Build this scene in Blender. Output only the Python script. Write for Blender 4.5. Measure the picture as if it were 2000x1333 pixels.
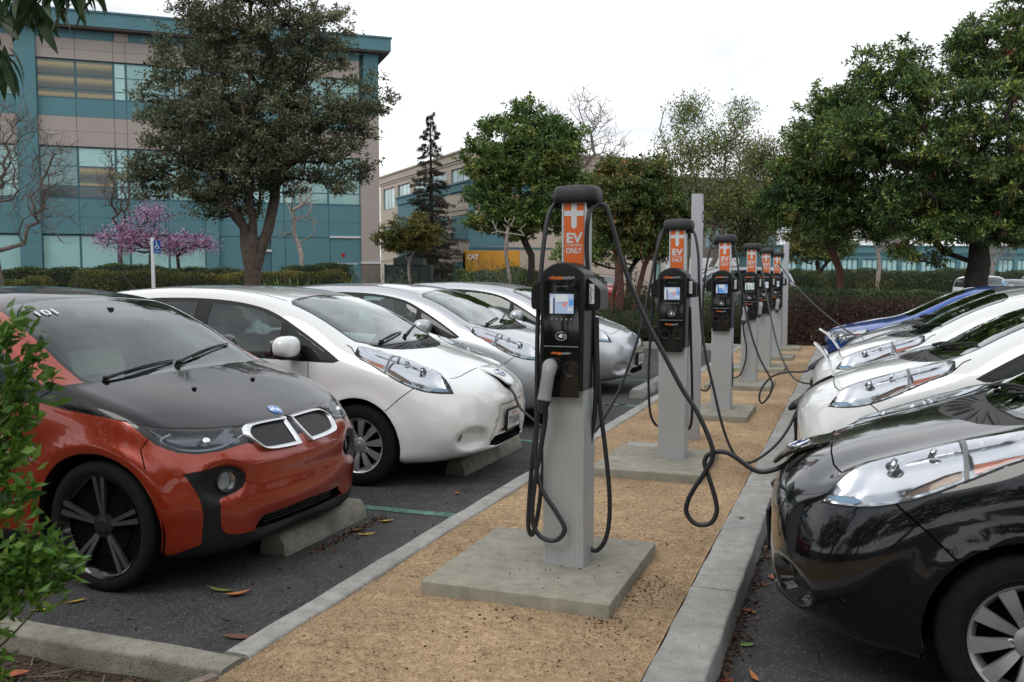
import bpy, bmesh, math, random
import numpy as np
from mathutils import Vector, Matrix, Euler
R = math.radians
scene = bpy.context.scene
for _o in list(bpy.data.objects):
    bpy.data.objects.remove(_o, do_unlink=True)
COL = scene.collection

# ------------------------------------------------------------------ camera
cam_data = bpy.data.cameras.new('camera')
cam = bpy.data.objects.new('camera', cam_data)
COL.objects.link(cam)
cam_data.sensor_width = 36.0
cam_data.lens = 1805.0 / 2000.0 * 36.0
cam_data.clip_start = 0.05
cam_data.clip_end = 2000.0
cam.location = (0, 0, 1.60)
cam.rotation_euler = (R(90 - 3.99), 0, R(20.26))
cam_data.dof.use_dof = True
cam_data.dof.focus_distance = 6.6
cam_data.dof.aperture_fstop = 7.1
scene.camera = cam

# ------------------------------------------------------------------ sky: a bright overcast with soft cloud structure
SUN_EL, SUN_ROT = R(48), R(200)
world = bpy.data.worlds.new('World')
scene.world = world
world.use_nodes = True
_nt = world.node_tree
_nt.nodes.clear()
def _wn(t, **k):
    n = _nt.nodes.new(t)
    for a, b in k.items():
        setattr(n, a, b)
    return n
_out = _wn('ShaderNodeOutputWorld')
_bg = _wn('ShaderNodeBackground')
_sky = _wn('ShaderNodeTexSky', sky_type='NISHITA', sun_disc=False, sun_elevation=SUN_EL, sun_rotation=SUN_ROT)
_skm = _wn('ShaderNodeVectorMath', operation='SCALE')
_skm.inputs['Scale'].default_value = 0.10
_tc = _wn('ShaderNodeTexCoord')
_sep = _wn('ShaderNodeSeparateXYZ')
_nt.links.new(_tc.outputs['Generated'], _sep.inputs[0])
# project the direction on a cloud ceiling so that clouds shrink towards the horizon
_zc = _wn('ShaderNodeMath', operation='MAXIMUM'); _zc.inputs[1].default_value = 0.0
_nt.links.new(_sep.outputs['Z'], _zc.inputs[0])
_za = _wn('ShaderNodeMath', operation='ADD'); _za.inputs[1].default_value = 0.16
_nt.links.new(_zc.outputs[0], _za.inputs[0])
_dx = _wn('ShaderNodeMath', operation='DIVIDE'); _dy = _wn('ShaderNodeMath', operation='DIVIDE')
_nt.links.new(_sep.outputs['X'], _dx.inputs[0]); _nt.links.new(_za.outputs[0], _dx.inputs[1])
_nt.links.new(_sep.outputs['Y'], _dy.inputs[0]); _nt.links.new(_za.outputs[0], _dy.inputs[1])
_cmb = _wn('ShaderNodeCombineXYZ')
_nt.links.new(_dx.outputs[0], _cmb.inputs[0]); _nt.links.new(_dy.outputs[0], _cmb.inputs[1])
_ns = _wn('ShaderNodeTexNoise'); _ns.inputs['Scale'].default_value = 1.15; _ns.inputs['Detail'].default_value = 7
_ns.inputs['Roughness'].default_value = 0.55; _ns.inputs['Distortion'].default_value = 0.35
_nt.links.new(_cmb.outputs[0], _ns.inputs['Vector'])
_cr = _wn('ShaderNodeValToRGB')
_cr.color_ramp.elements[0].position = 0.40; _cr.color_ramp.elements[0].color = (0.64, 0.67, 0.72, 1)
_cr.color_ramp.elements[1].position = 0.62; _cr.color_ramp.elements[1].color = (1.08, 1.08, 1.08, 1)
_nt.links.new(_ns.outputs['Fac'], _cr.inputs[0])
_mx = _wn('ShaderNodeMix', data_type='RGBA')
_mx.inputs['Factor'].default_value = 0.93
_nt.links.new(_sky.outputs[0], _skm.inputs[0])
_nt.links.new(_skm.outputs[0], _mx.inputs['A'])
_nt.links.new(_cr.outputs[0], _mx.inputs['B'])
_nt.links.new(_mx.outputs['Result'], _bg.inputs[0])
_bg.inputs[1].default_value = 1.0
_nt.links.new(_bg.outputs[0], _out.inputs[0])

sun_data = bpy.data.lights.new('sun', 'SUN')
sun = bpy.data.objects.new('sun', sun_data)
COL.objects.link(sun)
sun_data.energy = 0.6
sun_data.angle = R(25)
sun_data.color = (1.0, 0.96, 0.90)
# the sun stands behind the photographer's right shoulder
_az = R(200)
_d = Vector((math.sin(_az) * math.cos(SUN_EL), math.cos(_az) * math.cos(SUN_EL), math.sin(SUN_EL)))
sun.rotation_euler = _d.to_track_quat('Z', 'Y').to_euler()

scene.view_settings.view_transform = 'Standard'
scene.view_settings.look = 'None'
scene.view_settings.exposure = 0.48
scene.view_settings.gamma = 1.0
scene.view_settings.use_curve_mapping = False
scene.cycles.max_bounces = 8
scene.cycles.transparent_max_bounces = 16
scene.cycles.caustics_reflective = False
scene.cycles.caustics_refractive = False
# ------------------------------------------------------------------ helpers
rng = np.random.default_rng(7)
random.seed(7)

def tag(o, label=None, cat=None, group=None, kind=None):
    if label: o['label'] = label
    if cat: o['category'] = cat
    if group: o['group'] = group
    if kind: o['kind'] = kind
    return o

def empty(name, loc=(0, 0, 0), rz=0.0):
    o = bpy.data.objects.new(name, None)
    o.location = loc
    o.rotation_euler = (0, 0, rz)
    o.empty_display_size = 0.1
    COL.objects.link(o)
    return o

def kids(o):
    return list(o.children)

def copy_tree(o, parent=None):
    c = o.copy()
    COL.objects.link(c)
    if parent is not None:
        c.parent = parent
    for ch in kids(o):
        copy_tree(ch, c)
    return c

class MB:
    """collects vertices and faces and links them as one mesh object"""
    def __init__(s):
        s.v = []; s.f = []; s.m = []; s.n = 0
    def add(s, v, f, m=0):
        v = np.asarray(v, float).reshape(-1, 3)
        s.v.append(v)
        s.f.extend([tuple(int(i) + s.n for i in q) for q in f])
        s.m.extend([m] * len(f))
        s.n += len(v)
        return s
    def box(s, x0, x1, y0, y1, z0, z1, m=0, rot=None, at=(0, 0, 0)):
        v = np.array([(x, y, z) for z in (z0, z1) for y in (y0, y1) for x in (x0, x1)], float)
        if rot is not None:
            v = v @ np.array(rot).T
        v = v + np.array(at)
        return s.add(v, [(0, 2, 3, 1), (4, 5, 7, 6), (0, 1, 5, 4), (2, 6, 7, 3), (0, 4, 6, 2), (1, 3, 7, 5)], m)
    def bbox(s, x0, x1, y0, y1, z0, z1, b=0.01, m=0, rot=None, at=(0, 0, 0)):
        """box with chamfered edges"""
        b = min(b, (x1 - x0) * .49, (y1 - y0) * .49, (z1 - z0) * .49)
        bm = bmesh.new()
        vs = [bm.verts.new((x, y, z)) for z in (z0, z1) for y in (y0, y1) for x in (x0, x1)]
        for q in [(0, 2, 3, 1), (4, 5, 7, 6), (0, 1, 5, 4), (2, 6, 7, 3), (0, 4, 6, 2), (1, 3, 7, 5)]:
            bm.faces.new([vs[i] for i in q])
        bmesh.ops.bevel(bm, geom=bm.edges[:], offset=b, segments=2, profile=0.6, affect='EDGES')
        bm.verts.index_update()
        v = np.array([p.co[:] for p in bm.verts]); f = [[p.index for p in q.verts] for q in bm.faces]
        bm.free()
        if rot is not None:
            v = v @ np.array(rot).T
        return s.add(v + np.array(at), f, m)
    def prism(s, poly, z0, z1, m=0, axes=(0, 1, 2)):
        """extrude a 2-D polygon along the third of the axes"""
        n = len(poly)
        v = np.zeros((2 * n, 3))
        for k, z in enumerate((z0, z1)):
            v[k * n:(k + 1) * n, axes[0]] = [p[0] for p in poly]
            v[k * n:(k + 1) * n, axes[1]] = [p[1] for p in poly]
            v[k * n:(k + 1) * n, axes[2]] = z
        f = [tuple(range(n))[::-1], tuple(range(n, 2 * n))]
        f += [(i, (i + 1) % n, n + (i + 1) % n, n + i) for i in range(n)]
        return s.add(v, f, m)
    def tube(s, pts, r, n=8, m=0, cap=True):
        pts = np.asarray(pts, float)
        k = len(pts)
        rr = np.full(k, r) if np.isscalar(r) else np.asarray(r, float)
        t = np.gradient(pts, axis=0)
        t /= np.linalg.norm(t, axis=1)[:, None] + 1e-12
        a = np.array([0, 0, 1.0]) if abs(t[0][2]) < .9 else np.array([1.0, 0, 0])
        u = np.cross(t[0], a); u /= np.linalg.norm(u)
        V = []
        ang = np.linspace(0, 2 * math.pi, n, endpoint=False)
        for i in range(k):
            u = u - t[i] * (u @ t[i]); u /= np.linalg.norm(u) + 1e-12
            w = np.cross(t[i], u)
            V.append(pts[i] + rr[i] * (np.cos(ang)[:, None] * u + np.sin(ang)[:, None] * w))
        V = np.concatenate(V)
        f = [(i * n + j, i * n + (j + 1) % n, (i + 1) * n + (j + 1) % n, (i + 1) * n + j) for i in range(k - 1) for j in range(n)]
        if cap:
            f += [tuple(range(n))[::-1], tuple((k - 1) * n + j for j in range(n))]
        return s.add(V, f, m)
    def lathe(s, prof, n=32, axis='z', at=(0, 0, 0), m=0, a0=0.0, a1=2 * math.pi, sy=1.0):
        """prof: list of (radius, height)"""
        closed = abs(a1 - a0 - 2 * math.pi) < 1e-6
        ang = np.linspace(a0, a1, n, endpoint=not closed)
        V = []
        for r, h in prof:
            c, d = r * np.cos(ang), r * np.sin(ang) * sy
            hh = np.full(len(ang), h)
            if axis == 'z': V.append(np.stack([c, d, hh], 1))
            elif axis == 'y': V.append(np.stack([d, hh, c], 1))
            else: V.append(np.stack([hh, c, d], 1))
        V = np.concatenate(V) + np.array(at)
        k = len(prof)
        f = []
        for i in range(k - 1):
            for j in range(n if closed else n - 1):
                f.append((i * n + j, i * n + (j + 1) % n, (i + 1) * n + (j + 1) % n, (i + 1) * n + j))
        return s.add(V, f, m)
    def ell(s, c, r, nu=14, nv=10, m=0, rot=None, p=1.0):
        """(super)ellipsoid"""
        th = np.linspace(0, 2 * math.pi, nu, endpoint=False)
        ph = np.linspace(-math.pi / 2, math.pi / 2, nv)
        sg = lambda x: np.sign(x) * np.abs(x) ** p
        V = np.array([(sg(math.cos(b)) * sg(math.cos(a)), sg(math.cos(b)) * sg(math.sin(a)), sg(math.sin(b))) for b in ph for a in th]) * np.array(r)
        if rot is not None: V = V @ np.array(rot).T
        V += np.array(c)
        f = [(i * nu + j, i * nu + (j + 1) % nu, (i + 1) * nu + (j + 1) % nu, (i + 1) * nu + j) for i in range(nv - 1) for j in range(nu)]
        return s.add(V, f, m)
    def mirror_y(s):
        v = np.concatenate(s.v); n = len(v)
        w = v * np.array([1, -1, 1])
        s.v = [v, w]; s.f = s.f + [tuple(i + n for i in q)[::-1] for q in s.f]; s.m = s.m * 2; s.n = 2 * n
        return s
    def mesh(s, name, smooth=True, angle=40):
        me = bpy.data.meshes.new(name)
        v = np.concatenate(s.v) if s.v else np.zeros((0, 3))
        me.from_pydata(v.tolist(), [], s.f)
        me.validate(clean_customdata=False)
        if smooth:
            me.polygons.foreach_set('use_smooth', [True] * len(me.polygons))
            if angle < 180:
                bm = bmesh.new(); bm.from_mesh(me)
                lim = R(angle)
                for e in bm.edges:
                    if len(e.link_faces) == 2:
                        e.smooth = e.calc_face_angle(0) < lim
                bm.to_mesh(me); bm.free()
        if len(s.m) == len(me.polygons):
            me.polygons.foreach_set('material_index', s.m)
        return me
    def build(s, name, mats, parent=None, smooth=True, angle=40, loc=None, rot=None):
        me = s.mesh(name, smooth, angle)
        for mt in (mats if isinstance(mats, (list, tuple)) else [mats]):
            me.materials.append(mt)
        return link(name, me, parent, loc, rot)

def link(name, me, parent=None, loc=None, rot=None):
    o = bpy.data.objects.new(name, me)
    COL.objects.link(o)
    if parent is not None: o.parent = parent
    if loc is not None: o.location = loc
    if rot is not None: o.rotation_euler = rot
    return o

def rotz(a):
    c, s = math.cos(a), math.sin(a); return np.array([[c, -s, 0], [s, c, 0], [0, 0, 1]])
def rotx(a):
    c, s = math.cos(a), math.sin(a); return np.array([[1, 0, 0], [0, c, -s], [0, s, c]])
def roty(a):
    c, s = math.cos(a), math.sin(a); return np.array([[c, 0, s], [0, 1, 0], [-s, 0, c]])

def crom(pts, n=8, closed=False):
    """Catmull-Rom curve through the points"""
    P = np.asarray(pts, float); k = len(P); out = []
    idx = (lambda i: P[i % k]) if closed else (lambda i: P[min(max(i, 0), k - 1)])
    for i in range(k if closed else k - 1):
        p0, p1, p2, p3 = idx(i - 1), idx(i), idx(i + 1), idx(i + 2)
        for t in np.linspace(0, 1, n, endpoint=False):
            out.append(.5 * ((2 * p1) + (-p0 + p2) * t + (2 * p0 - 5 * p1 + 4 * p2 - p3) * t * t + (-p0 + 3 * p1 - 3 * p2 + p3) * t ** 3))
    if not closed: out.append(P[-1])
    return np.array(out)

def rpoly(w, h, r, n=5, cx=0, cy=0):
    """rounded rectangle"""
    out = []
    for (sx, sy, a) in ((1, 1, 0), (-1, 1, 90), (-1, -1, 180), (1, -1, 270)):
        for t in np.linspace(0, 90, n):
            out.append((cx + sx * (w / 2 - r) + r * math.cos(R(a + t)), cy + sy * (h / 2 - r) + r * math.sin(R(a + t))))
    return out

_txt = {}
def text_verts(body, bold=0.0, shear=0.0, ext=0.0):
    """letters as flat mesh geometry: (verts Nx3, faces), width normalised so that cap height = 1"""
    key = (body, bold, shear, ext)
    if key in _txt: return _txt[key]
    cu = bpy.data.curves.new('lettering', 'FONT')
    cu.body = body; cu.size = 1.0; cu.offset = bold; cu.shear = shear; cu.extrude = ext
    cu.align_x = 'CENTER'; cu.resolution_u = 3
    o = bpy.data.objects.new('lettering', cu); COL.objects.link(o)
    bpy.context.view_layer.update()
    dg = bpy.context.evaluated_depsgraph_get()
    me = bpy.data.meshes.new_from_object(o.evaluated_get(dg))
    v = np.array([p.co[:] for p in me.vertices]).reshape(-1, 3); f = [tuple(p.vertices) for p in me.polygons]
    bpy.data.objects.remove(o, do_unlink=True); bpy.data.curves.remove(cu); bpy.data.meshes.remove(me)
    v[:, :2] /= 0.69
    _txt[key] = (v, f)
    return v, f

# ------------------------------------------------------------------ materials
def mat(name, color=(.5, .5, .5), rough=.5, metal=0.0, coat=0.0, spec=.5, var=0.0, vscale=4.0, bump=0.0, bscale=30.0,
        ramp=None, alpha=1.0, coat_rough=.03, detail=6.0, obj=True, sub=None):
    m = bpy.data.materials.new(name); m.use_nodes = True
    nt = m.node_tree; b = nt.nodes['Principled BSDF']
    b.inputs['Base Color'].default_value = (*color, 1)
    b.inputs['Roughness'].default_value = rough
    b.inputs['Metallic'].default_value = metal
    b.inputs['Coat Weight'].default_value = coat
    b.inputs['Coat Roughness'].default_value = coat_rough
    b.inputs['Specular IOR Level'].default_value = spec
    tc = nt.nodes.new('ShaderNodeTexCoord')
    src = tc.outputs['Object']
    if var > 0 or ramp:
        n = nt.nodes.new('ShaderNodeTexNoise'); n.inputs['Scale'].default_value = vscale; n.inputs['Detail'].default_value = detail
        n.inputs['Roughness'].default_value = .62
        nt.links.new(src, n.inputs['Vector'])
        r = nt.nodes.new('ShaderNodeValToRGB')
        if ramp:
            els = r.color_ramp.elements
            els[0].position, els[0].color = ramp[0][0], (*ramp[0][1], 1)
            els[1].position, els[1].color = ramp[-1][0], (*ramp[-1][1], 1)
            for p, c in ramp[1:-1]:
                e = els.new(p); e.color = (*c, 1)
        else:
            lo = tuple(max(0, c * (1 - var)) for c in color); hi = tuple(c * (1 + var) for c in color)
            r.color_ramp.elements[0].position = .3; r.color_ramp.elements[0].color = (*lo, 1)
            r.color_ramp.elements[1].position = .7; r.color_ramp.elements[1].color = (*hi, 1)
        nt.links.new(n.outputs['Fac'], r.inputs[0]); nt.links.new(r.outputs[0], b.inputs['Base Color'])
    if bump > 0:
        n2 = nt.nodes.new('ShaderNodeTexNoise'); n2.inputs['Scale'].default_value = bscale; n2.inputs['Detail'].default_value = 4
        nt.links.new(src, n2.inputs['Vector'])
        bp = nt.nodes.new('ShaderNodeBump'); bp.inputs['Strength'].default_value = bump; bp.inputs['Distance'].default_value = .01
        nt.links.new(n2.outputs['Fac'], bp.inputs['Height']); nt.links.new(bp.outputs[0], b.inputs['Normal'])
    return m

def glassy(name, tint=(.75, .85, .82), refl=1.0, dark=0.35, ior=1.5):
    """thin automotive glass: tinted transparency under a mirror-like coat that grows towards grazing angles"""
    m = bpy.data.materials.new(name); m.use_nodes = True
    nt = m.node_tree; nt.nodes.clear()
    o = nt.nodes.new('ShaderNodeOutputMaterial'); mix = nt.nodes.new('ShaderNodeMixShader')
    tr = nt.nodes.new('ShaderNodeBsdfTransparent'); gl = nt.nodes.new('ShaderNodeBsdfGlossy'); fr = nt.nodes.new('ShaderNodeFresnel')
    tr.inputs[0].default_value = (*[t * (1 - dark) for t in tint], 1)
    gl.inputs['Roughness'].default_value = 0.0
    gl.inputs['Color'].default_value = (.93, .98, .97, 1)
    fr.inputs['IOR'].default_value = ior
    mul = nt.nodes.new('ShaderNodeMath'); mul.operation = 'MULTIPLY'; mul.inputs[1].default_value = refl; mul.use_clamp = True
    nt.links.new(fr.outputs[0], mul.inputs[0]); nt.links.new(mul.outputs[0], mix.inputs[0])
    nt.links.new(tr.outputs[0], mix.inputs[1]); nt.links.new(gl.outputs[0], mix.inputs[2])
    nt.links.new(mix.outputs[0], o.inputs[0])
    return m

M = {}
M['black_plastic'] = mat('black_plastic', (.010, .010, .011), .5, spec=.3, var=.15, vscale=60)
M['rubber'] = mat('rubber', (.011, .011, .012), .8, spec=.15, var=.3, vscale=25, bump=.15, bscale=120)
M['gloss_black'] = mat('gloss_black', (.004, .004, .0045), .08, spec=.5, coat=.2)
M['matt_black'] = mat('matt_black', (.003, .003, .0035), .95, spec=.1)
M['chrome'] = mat('chrome', (.82, .83, .85), .07, metal=1.0)
M['satin'] = mat('satin', (.55, .56, .58), .28, metal=1.0)
M['alloy'] = mat('alloy', (.50, .50, .51), .36, metal=.75, var=.1, vscale=12)
M['white_print'] = mat('white_print', (.78, .79, .80), .5)
# ------------------------------------------------------------------ car bodies
def pchip(xs, ys, q):
    xs = np.asarray(xs, float); ys = np.asarray(ys, float)
    h = np.diff(xs); d = np.diff(ys) / h
    m = np.zeros(len(xs))
    for i in range(1, len(xs) - 1):
        if d[i - 1] * d[i] > 0:
            w1, w2 = 2 * h[i] + h[i - 1], h[i] + 2 * h[i - 1]
            m[i] = (w1 + w2) / (w1 / d[i - 1] + w2 / d[i])
    m[0], m[-1] = d[0], d[-1]
    k = np.clip(np.searchsorted(xs, q) - 1, 0, len(xs) - 2)
    t = (q - xs[k]) / h[k]
    return (ys[k] * (1 + 2 * t) * (1 - t) ** 2 + h[k] * m[k] * t * (1 - t) ** 2 + ys[k + 1] * t * t * (3 - 2 * t) + h[k] * m[k + 1] * t * t * (t - 1))

def body_grid(spec, nu, per):
    L = spec['L']
    s = np.linspace(0, math.pi, nu)
    # finer spacing over the front, where the photographs look
    s = s - .18 * np.sin(2 * s) * .5 - .10 * np.sin(s)
    s = (s - s[0]) / (s[-1] - s[0]) * math.pi
    K = []
    for key in spec['K']:
        ty, tz = key
        f = lambda tab: pchip([math.acos(max(-1, min(1, 1 - 2 * x / L))) for x, _ in tab], [v for _, v in tab], s)
        K.append((f(ty), f(tz)))
    xs = L * (1 - np.cos(s)) / 2
    nk = len(K); rows = []
    for i in range(nu):
        P = [np.array([K[k][0][i], K[k][1][i]]) for k in range(nk)]
        P = [P[1] * np.array([-1, 1])] + P + [P[-2] * np.array([-1, 1])]
        row = []
        for k in range(1, nk):
            p0, p1, p2, p3 = P[k - 1], P[k], P[k + 1], P[k + 2]
            n = per[k - 1]
            t0 = 0.0
            t1 = t0 + max(np.linalg.norm(p1 - p0), 1e-5) ** .5; t2 = t1 + max(np.linalg.norm(p2 - p1), 1e-5) ** .5; t3 = t2 + max(np.linalg.norm(p3 - p2), 1e-5) ** .5
            for t in np.linspace(t1, t2, n, endpoint=False):
                a1 = (t1 - t) / (t1 - t0) * p0 + (t - t0) / (t1 - t0) * p1
                a2 = (t2 - t) / (t2 - t1) * p1 + (t - t1) / (t2 - t1) * p2
                a3 = (t3 - t) / (t3 - t2) * p2 + (t - t2) / (t3 - t2) * p3
                b1 = (t2 - t) / (t2 - t0) * a1 + (t - t0) / (t2 - t0) * a2
                b2 = (t3 - t) / (t3 - t1) * a2 + (t - t1) / (t3 - t1) * a3
                row.append((t2 - t) / (t2 - t1) * b1 + (t - t1) / (t2 - t1) * b2)
        row.append(P[nk])
        row = np.array(row)
        rows.append(np.column_stack([np.full(len(row), xs[i]), np.maximum(row[:, 0], 0), row[:, 1]]))
    return np.array(rows)

def inpoly(p, poly):
    x, y = p; c = False; j = len(poly) - 1
    for i in range(len(poly)):
        xi, yi = poly[i]; xj, yj = poly[j]
        if (yi > y) != (yj > y) and x < (xj - xi) * (y - yi) / (yj - yi) + xi: c = not c
        j = i
    return c

PROJ = {'side': (0, 2), 'top': (0, 1), 'front': (1, 2)}

def cut_region(bm, lay, idx, proj, poly, cond):
    a, b = PROJ[proj]
    P = np.array(poly); lo = P.min(0) - 1e-4; hi = P.max(0) + 1e-4
    bb = {}
    def box(f):
        r = bb.get(f)
        if r is None:
            xs = [v.co[a] for v in f.verts]; ys = [v.co[b] for v in f.verts]
            r = bb[f] = (min(xs), max(xs), min(ys), max(ys))
        return r
    faces = []
    for f in bm.faces:
        r = box(f)
        if r[1] >= lo[0] and r[0] <= hi[0] and r[3] >= lo[1] and r[2] <= hi[1] and cond(f.calc_center_median()):
            faces.append(f)
    n = len(poly)
    for i in range(n):
        p, q = poly[i], poly[(i + 1) % n]
        dx, dy = q[0] - p[0], q[1] - p[1]
        l = math.hypot(dx, dy)
        if l < 1e-5: continue
        x0, x1 = min(p[0], q[0]) - 1e-4, max(p[0], q[0]) + 1e-4; y0, y1 = min(p[1], q[1]) - 1e-4, max(p[1], q[1]) + 1e-4
        nx, ny = -dy / l, dx / l
        sub, rest = [], []
        for f in faces:
            r = box(f)
            if r[1] >= x0 and r[0] <= x1 and r[3] >= y0 and r[2] <= y1:
                ds = [(v.co[a] - p[0]) * nx + (v.co[b] - p[1]) * ny for v in f.verts]
                if min(ds) < -1e-5 and max(ds) > 1e-5: sub.append(f); continue
            rest.append(f)
        if not sub: continue
        co = [0, 0, 0]; no = [0, 0, 0]
        co[a], co[b] = p; no[a], no[b] = nx, ny
        geom = set(sub)
        for f in sub:
            geom.update(f.edges); geom.update(f.verts)
            bb.pop(f, None)
        res = bmesh.ops.bisect_plane(bm, geom=list(geom), dist=1e-6, plane_co=co, plane_no=no)
        faces = rest + [g for g in res['geom'] if isinstance(g, bmesh.types.BMFace)]
        for f in faces[len(rest):]: bb.pop(f, None)
    for f in faces:
        if f.is_valid:
            c = f.calc_center_median()
            if inpoly((c[a], c[b]), poly): f[lay] = idx

def strip(pts, w):
    """a thin band around a polyline, as quads"""
    out = []
    for (p, q) in zip(pts[:-1], pts[1:]):
        dx, dy = q[0] - p[0], q[1] - p[1]; l = math.hypot(dx, dy)
        nx, ny = -dy / l * w / 2, dx / l * w / 2; ex, ey = dx / l * w * .25, dy / l * w * .25
        out.append([(p[0] + nx - ex, p[1] + ny - ey), (q[0] + nx + ex, q[1] + ny + ey), (q[0] - nx + ex, q[1] - ny + ey), (p[0] - nx - ex, p[1] - ny - ey)])
    return out

class Body:
    """half of a car's skin, cut along the outlines of its panels, lamps and panes"""
    def __init__(s, spec, nu=110, per=(7, 6, 5, 9, 8, 6, 5, 4)):
        G = body_grid(spec, nu, per)
        if 'disp' in spec:
            G = spec['disp'](G)
        s.spec = spec
        s.bm = bmesh.new(); bm = s.bm
        s.lay = bm.faces.layers.int.new('tag')
        nu, nv, _ = G.shape
        vs = [[bm.verts.new(G[i, j]) for j in range(nv)] for i in range(nu)]
        for i in range(nu - 1):
            for j in range(nv - 1):
                bm.faces.new((vs[i][j], vs[i][j + 1], vs[i + 1][j + 1], vs[i + 1][j]))
        bmesh.ops.remove_doubles(bm, verts=bm.verts, dist=1e-4)
        bmesh.ops.dissolve_degenerate(bm, edges=bm.edges, dist=1e-5)
        s.names = ['body']
    def tagid(s, name):
        if name not in s.names: s.names.append(name)
        return s.names.index(name)
    def region(s, name, proj, poly, cond=lambda c: True):
        cut_region(s.bm, s.lay, s.tagid(name), proj, [tuple(p) for p in poly], cond)
    def seam(s, proj, pts, w=.006, cond=lambda c: True, name='seam', keep=()):
        for q in strip(pts, w): s.region(name, proj, q, cond)
    def finish(s):
        bm = s.bm
        if 'warp' in s.spec:
            for v in bm.verts: v.co = s.spec['warp'](*v.co)
        bm.normal_update()
        for f in bm.faces: f.smooth = True
        bm.verts.index_update()
        s.co = np.array([v.co[:] for v in bm.verts]); s.no = np.array([v.normal[:] for v in bm.verts])
        c = np.abs(s.co[:, 1]) < 1e-5; s.no[c, 1] = 0
        s.no /= np.linalg.norm(s.no, axis=1)[:, None] + 1e-9
        # the grid may be wound inwards: make the normals point out
        mid = np.array([s.spec['L'] / 2, 0, .7])
        if ((s.co - mid) * s.no).sum() < 0: s.no = -s.no; s.flip = True
        else: s.flip = False
        from mathutils.bvhtree import BVHTree
        s.bvh = BVHTree.FromBMesh(bm)
        s.faces = {}
        for f in bm.faces:
            ids = [v.index for v in f.verts]
            if s.flip: ids = ids[::-1]
            s.faces.setdefault(f[s.lay], []).append(ids)
    def mesh(s, name, names, off=0.0, skirt=True, side=0, dish=0.0):
        """side 0: both halves in one mesh; +1/-1: one half only"""
        fs = [f for nm in names if nm in s.names for f in s.faces.get(s.names.index(nm), [])]
        used = sorted({i for f in fs for i in f}); mp = {i: k for k, i in enumerate(used)}
        co = s.co[used]; no = s.no[used]
        base = co.copy()
        if dish:
            e_ = {}
            for f in fs:
                for a, b in zip(f, f[1:] + f[:1]): e_[(a, b)] = 1
            bd_ = sorted({mp[i] for (a, b) in e_ if (b, a) not in e_ for i in (a, b)})
            dd = np.sqrt(((base[:, None] - base[bd_][None]) ** 2).sum(-1)).min(1)
            co = co + no * (off * (1 - np.exp(-dd / dish)))[:, None]; skirt = False
        else: co = co + no * off
        if off: co[np.abs(base[:, 1]) < 1e-5, 1] = 0
        F = [[mp[i] for i in f] for f in fs]
        V = [co]; N = [no]; nF = len(F)
        if skirt and off:
            ed = {}
            for f in F:
                for a, b in zip(f, f[1:] + f[:1]): ed[(a, b)] = ed.get((a, b), 0) + 1
            bd = [(a, b) for (a, b) in ed if (b, a) not in ed and not (abs(base[a, 1]) < 1e-5 and abs(base[b, 1]) < 1e-5)]
            n0 = len(co)
            bl = sorted({i for e in bd for i in e}); m2 = {i: n0 + k for k, i in enumerate(bl)}; m3 = {i: n0 + len(bl) + k for k, i in enumerate(bl)}
            bnd = base[bl] - no[bl] * .0005
            V += [co[bl], bnd]; N += [no[bl], no[bl]]
            for a, b in bd: F.append([m2[b], m2[a], m3[a], m3[b]] if True else None)
        V = np.concatenate(V); N = np.concatenate(N)
        if side == 0:
            n = len(V); W = V * [1, -1, 1]; NW = N * [1, -1, 1]
            mid = np.abs(V[:, 1]) < 1e-5
            mm = np.arange(n) + n; mm[mid] = np.arange(n)[mid]
            F2 = [[int(mm[i]) for i in f][::-1] for f in F]
            F = F + F2; V = np.concatenate([V, W]); N = np.concatenate([N, NW])
        elif side < 0:
            V = V * [1, -1, 1]; N = N * [1, -1, 1]; F = [f[::-1] for f in F]
        used = sorted({i for f in F for i in f}); mp = {i: k for k, i in enumerate(used)}
        V = V[used]; N = N[used]; F = [[mp[i] for i in f] for f in F]
        me = bpy.data.meshes.new(name)
        me.from_pydata(V.tolist(), [], F)
        me.polygons.foreach_set('use_smooth', [True] * len(F))
        if not dish: me.normals_split_custom_set_from_vertices([tuple(n) for n in N])
        return me
    def point(s, x=None, y=None, z=None, proj='side'):
        """the skin vertex nearest to a place in one projection (outer side)"""
        a, b = PROJ[proj]; q = {'side': (x, z), 'top': (x, y), 'front': (y, z)}[proj]
        d = (s.co[:, a] - q[0]) ** 2 + (s.co[:, b] - q[1]) ** 2
        if proj == 'front': d = d + np.where(s.co[:, 0] > 1.0, 9, 0)
        if proj == 'top': d = d + np.where(s.co[:, 2] < .55, 9, 0)
        if proj == 'side': d = d + np.where(s.co[:, 1] < .4, 9, 0)
        i = int(np.argmin(d)); return s.co[i], s.no[i]
    def arch_flange(s, name, depth=.05, rad=None):
        """the rolled lip round the wheel openings"""
        hid = s.names.index('opening')
        ed = {}
        for t, fs in s.faces.items():
            if t == hid: continue
            for f in fs:
                for a, b in zip(f, f[1:] + f[:1]): ed[(a, b)] = t
        he = set()
        for f in s.faces.get(hid, []):
            for a, b in zip(f, f[1:] + f[:1]): he.add((a, b))
        m = MB()
        for (a, b), t in ed.items():
            if (b, a) in he:
                A, B = s.co[a], s.co[b]
                d = np.array([0, -depth, 0])
                m.add([A, B, B + d, A + d], [(1, 0, 3, 2)])
        m.mirror_y()
        return m.mesh(name, angle=180)

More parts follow.
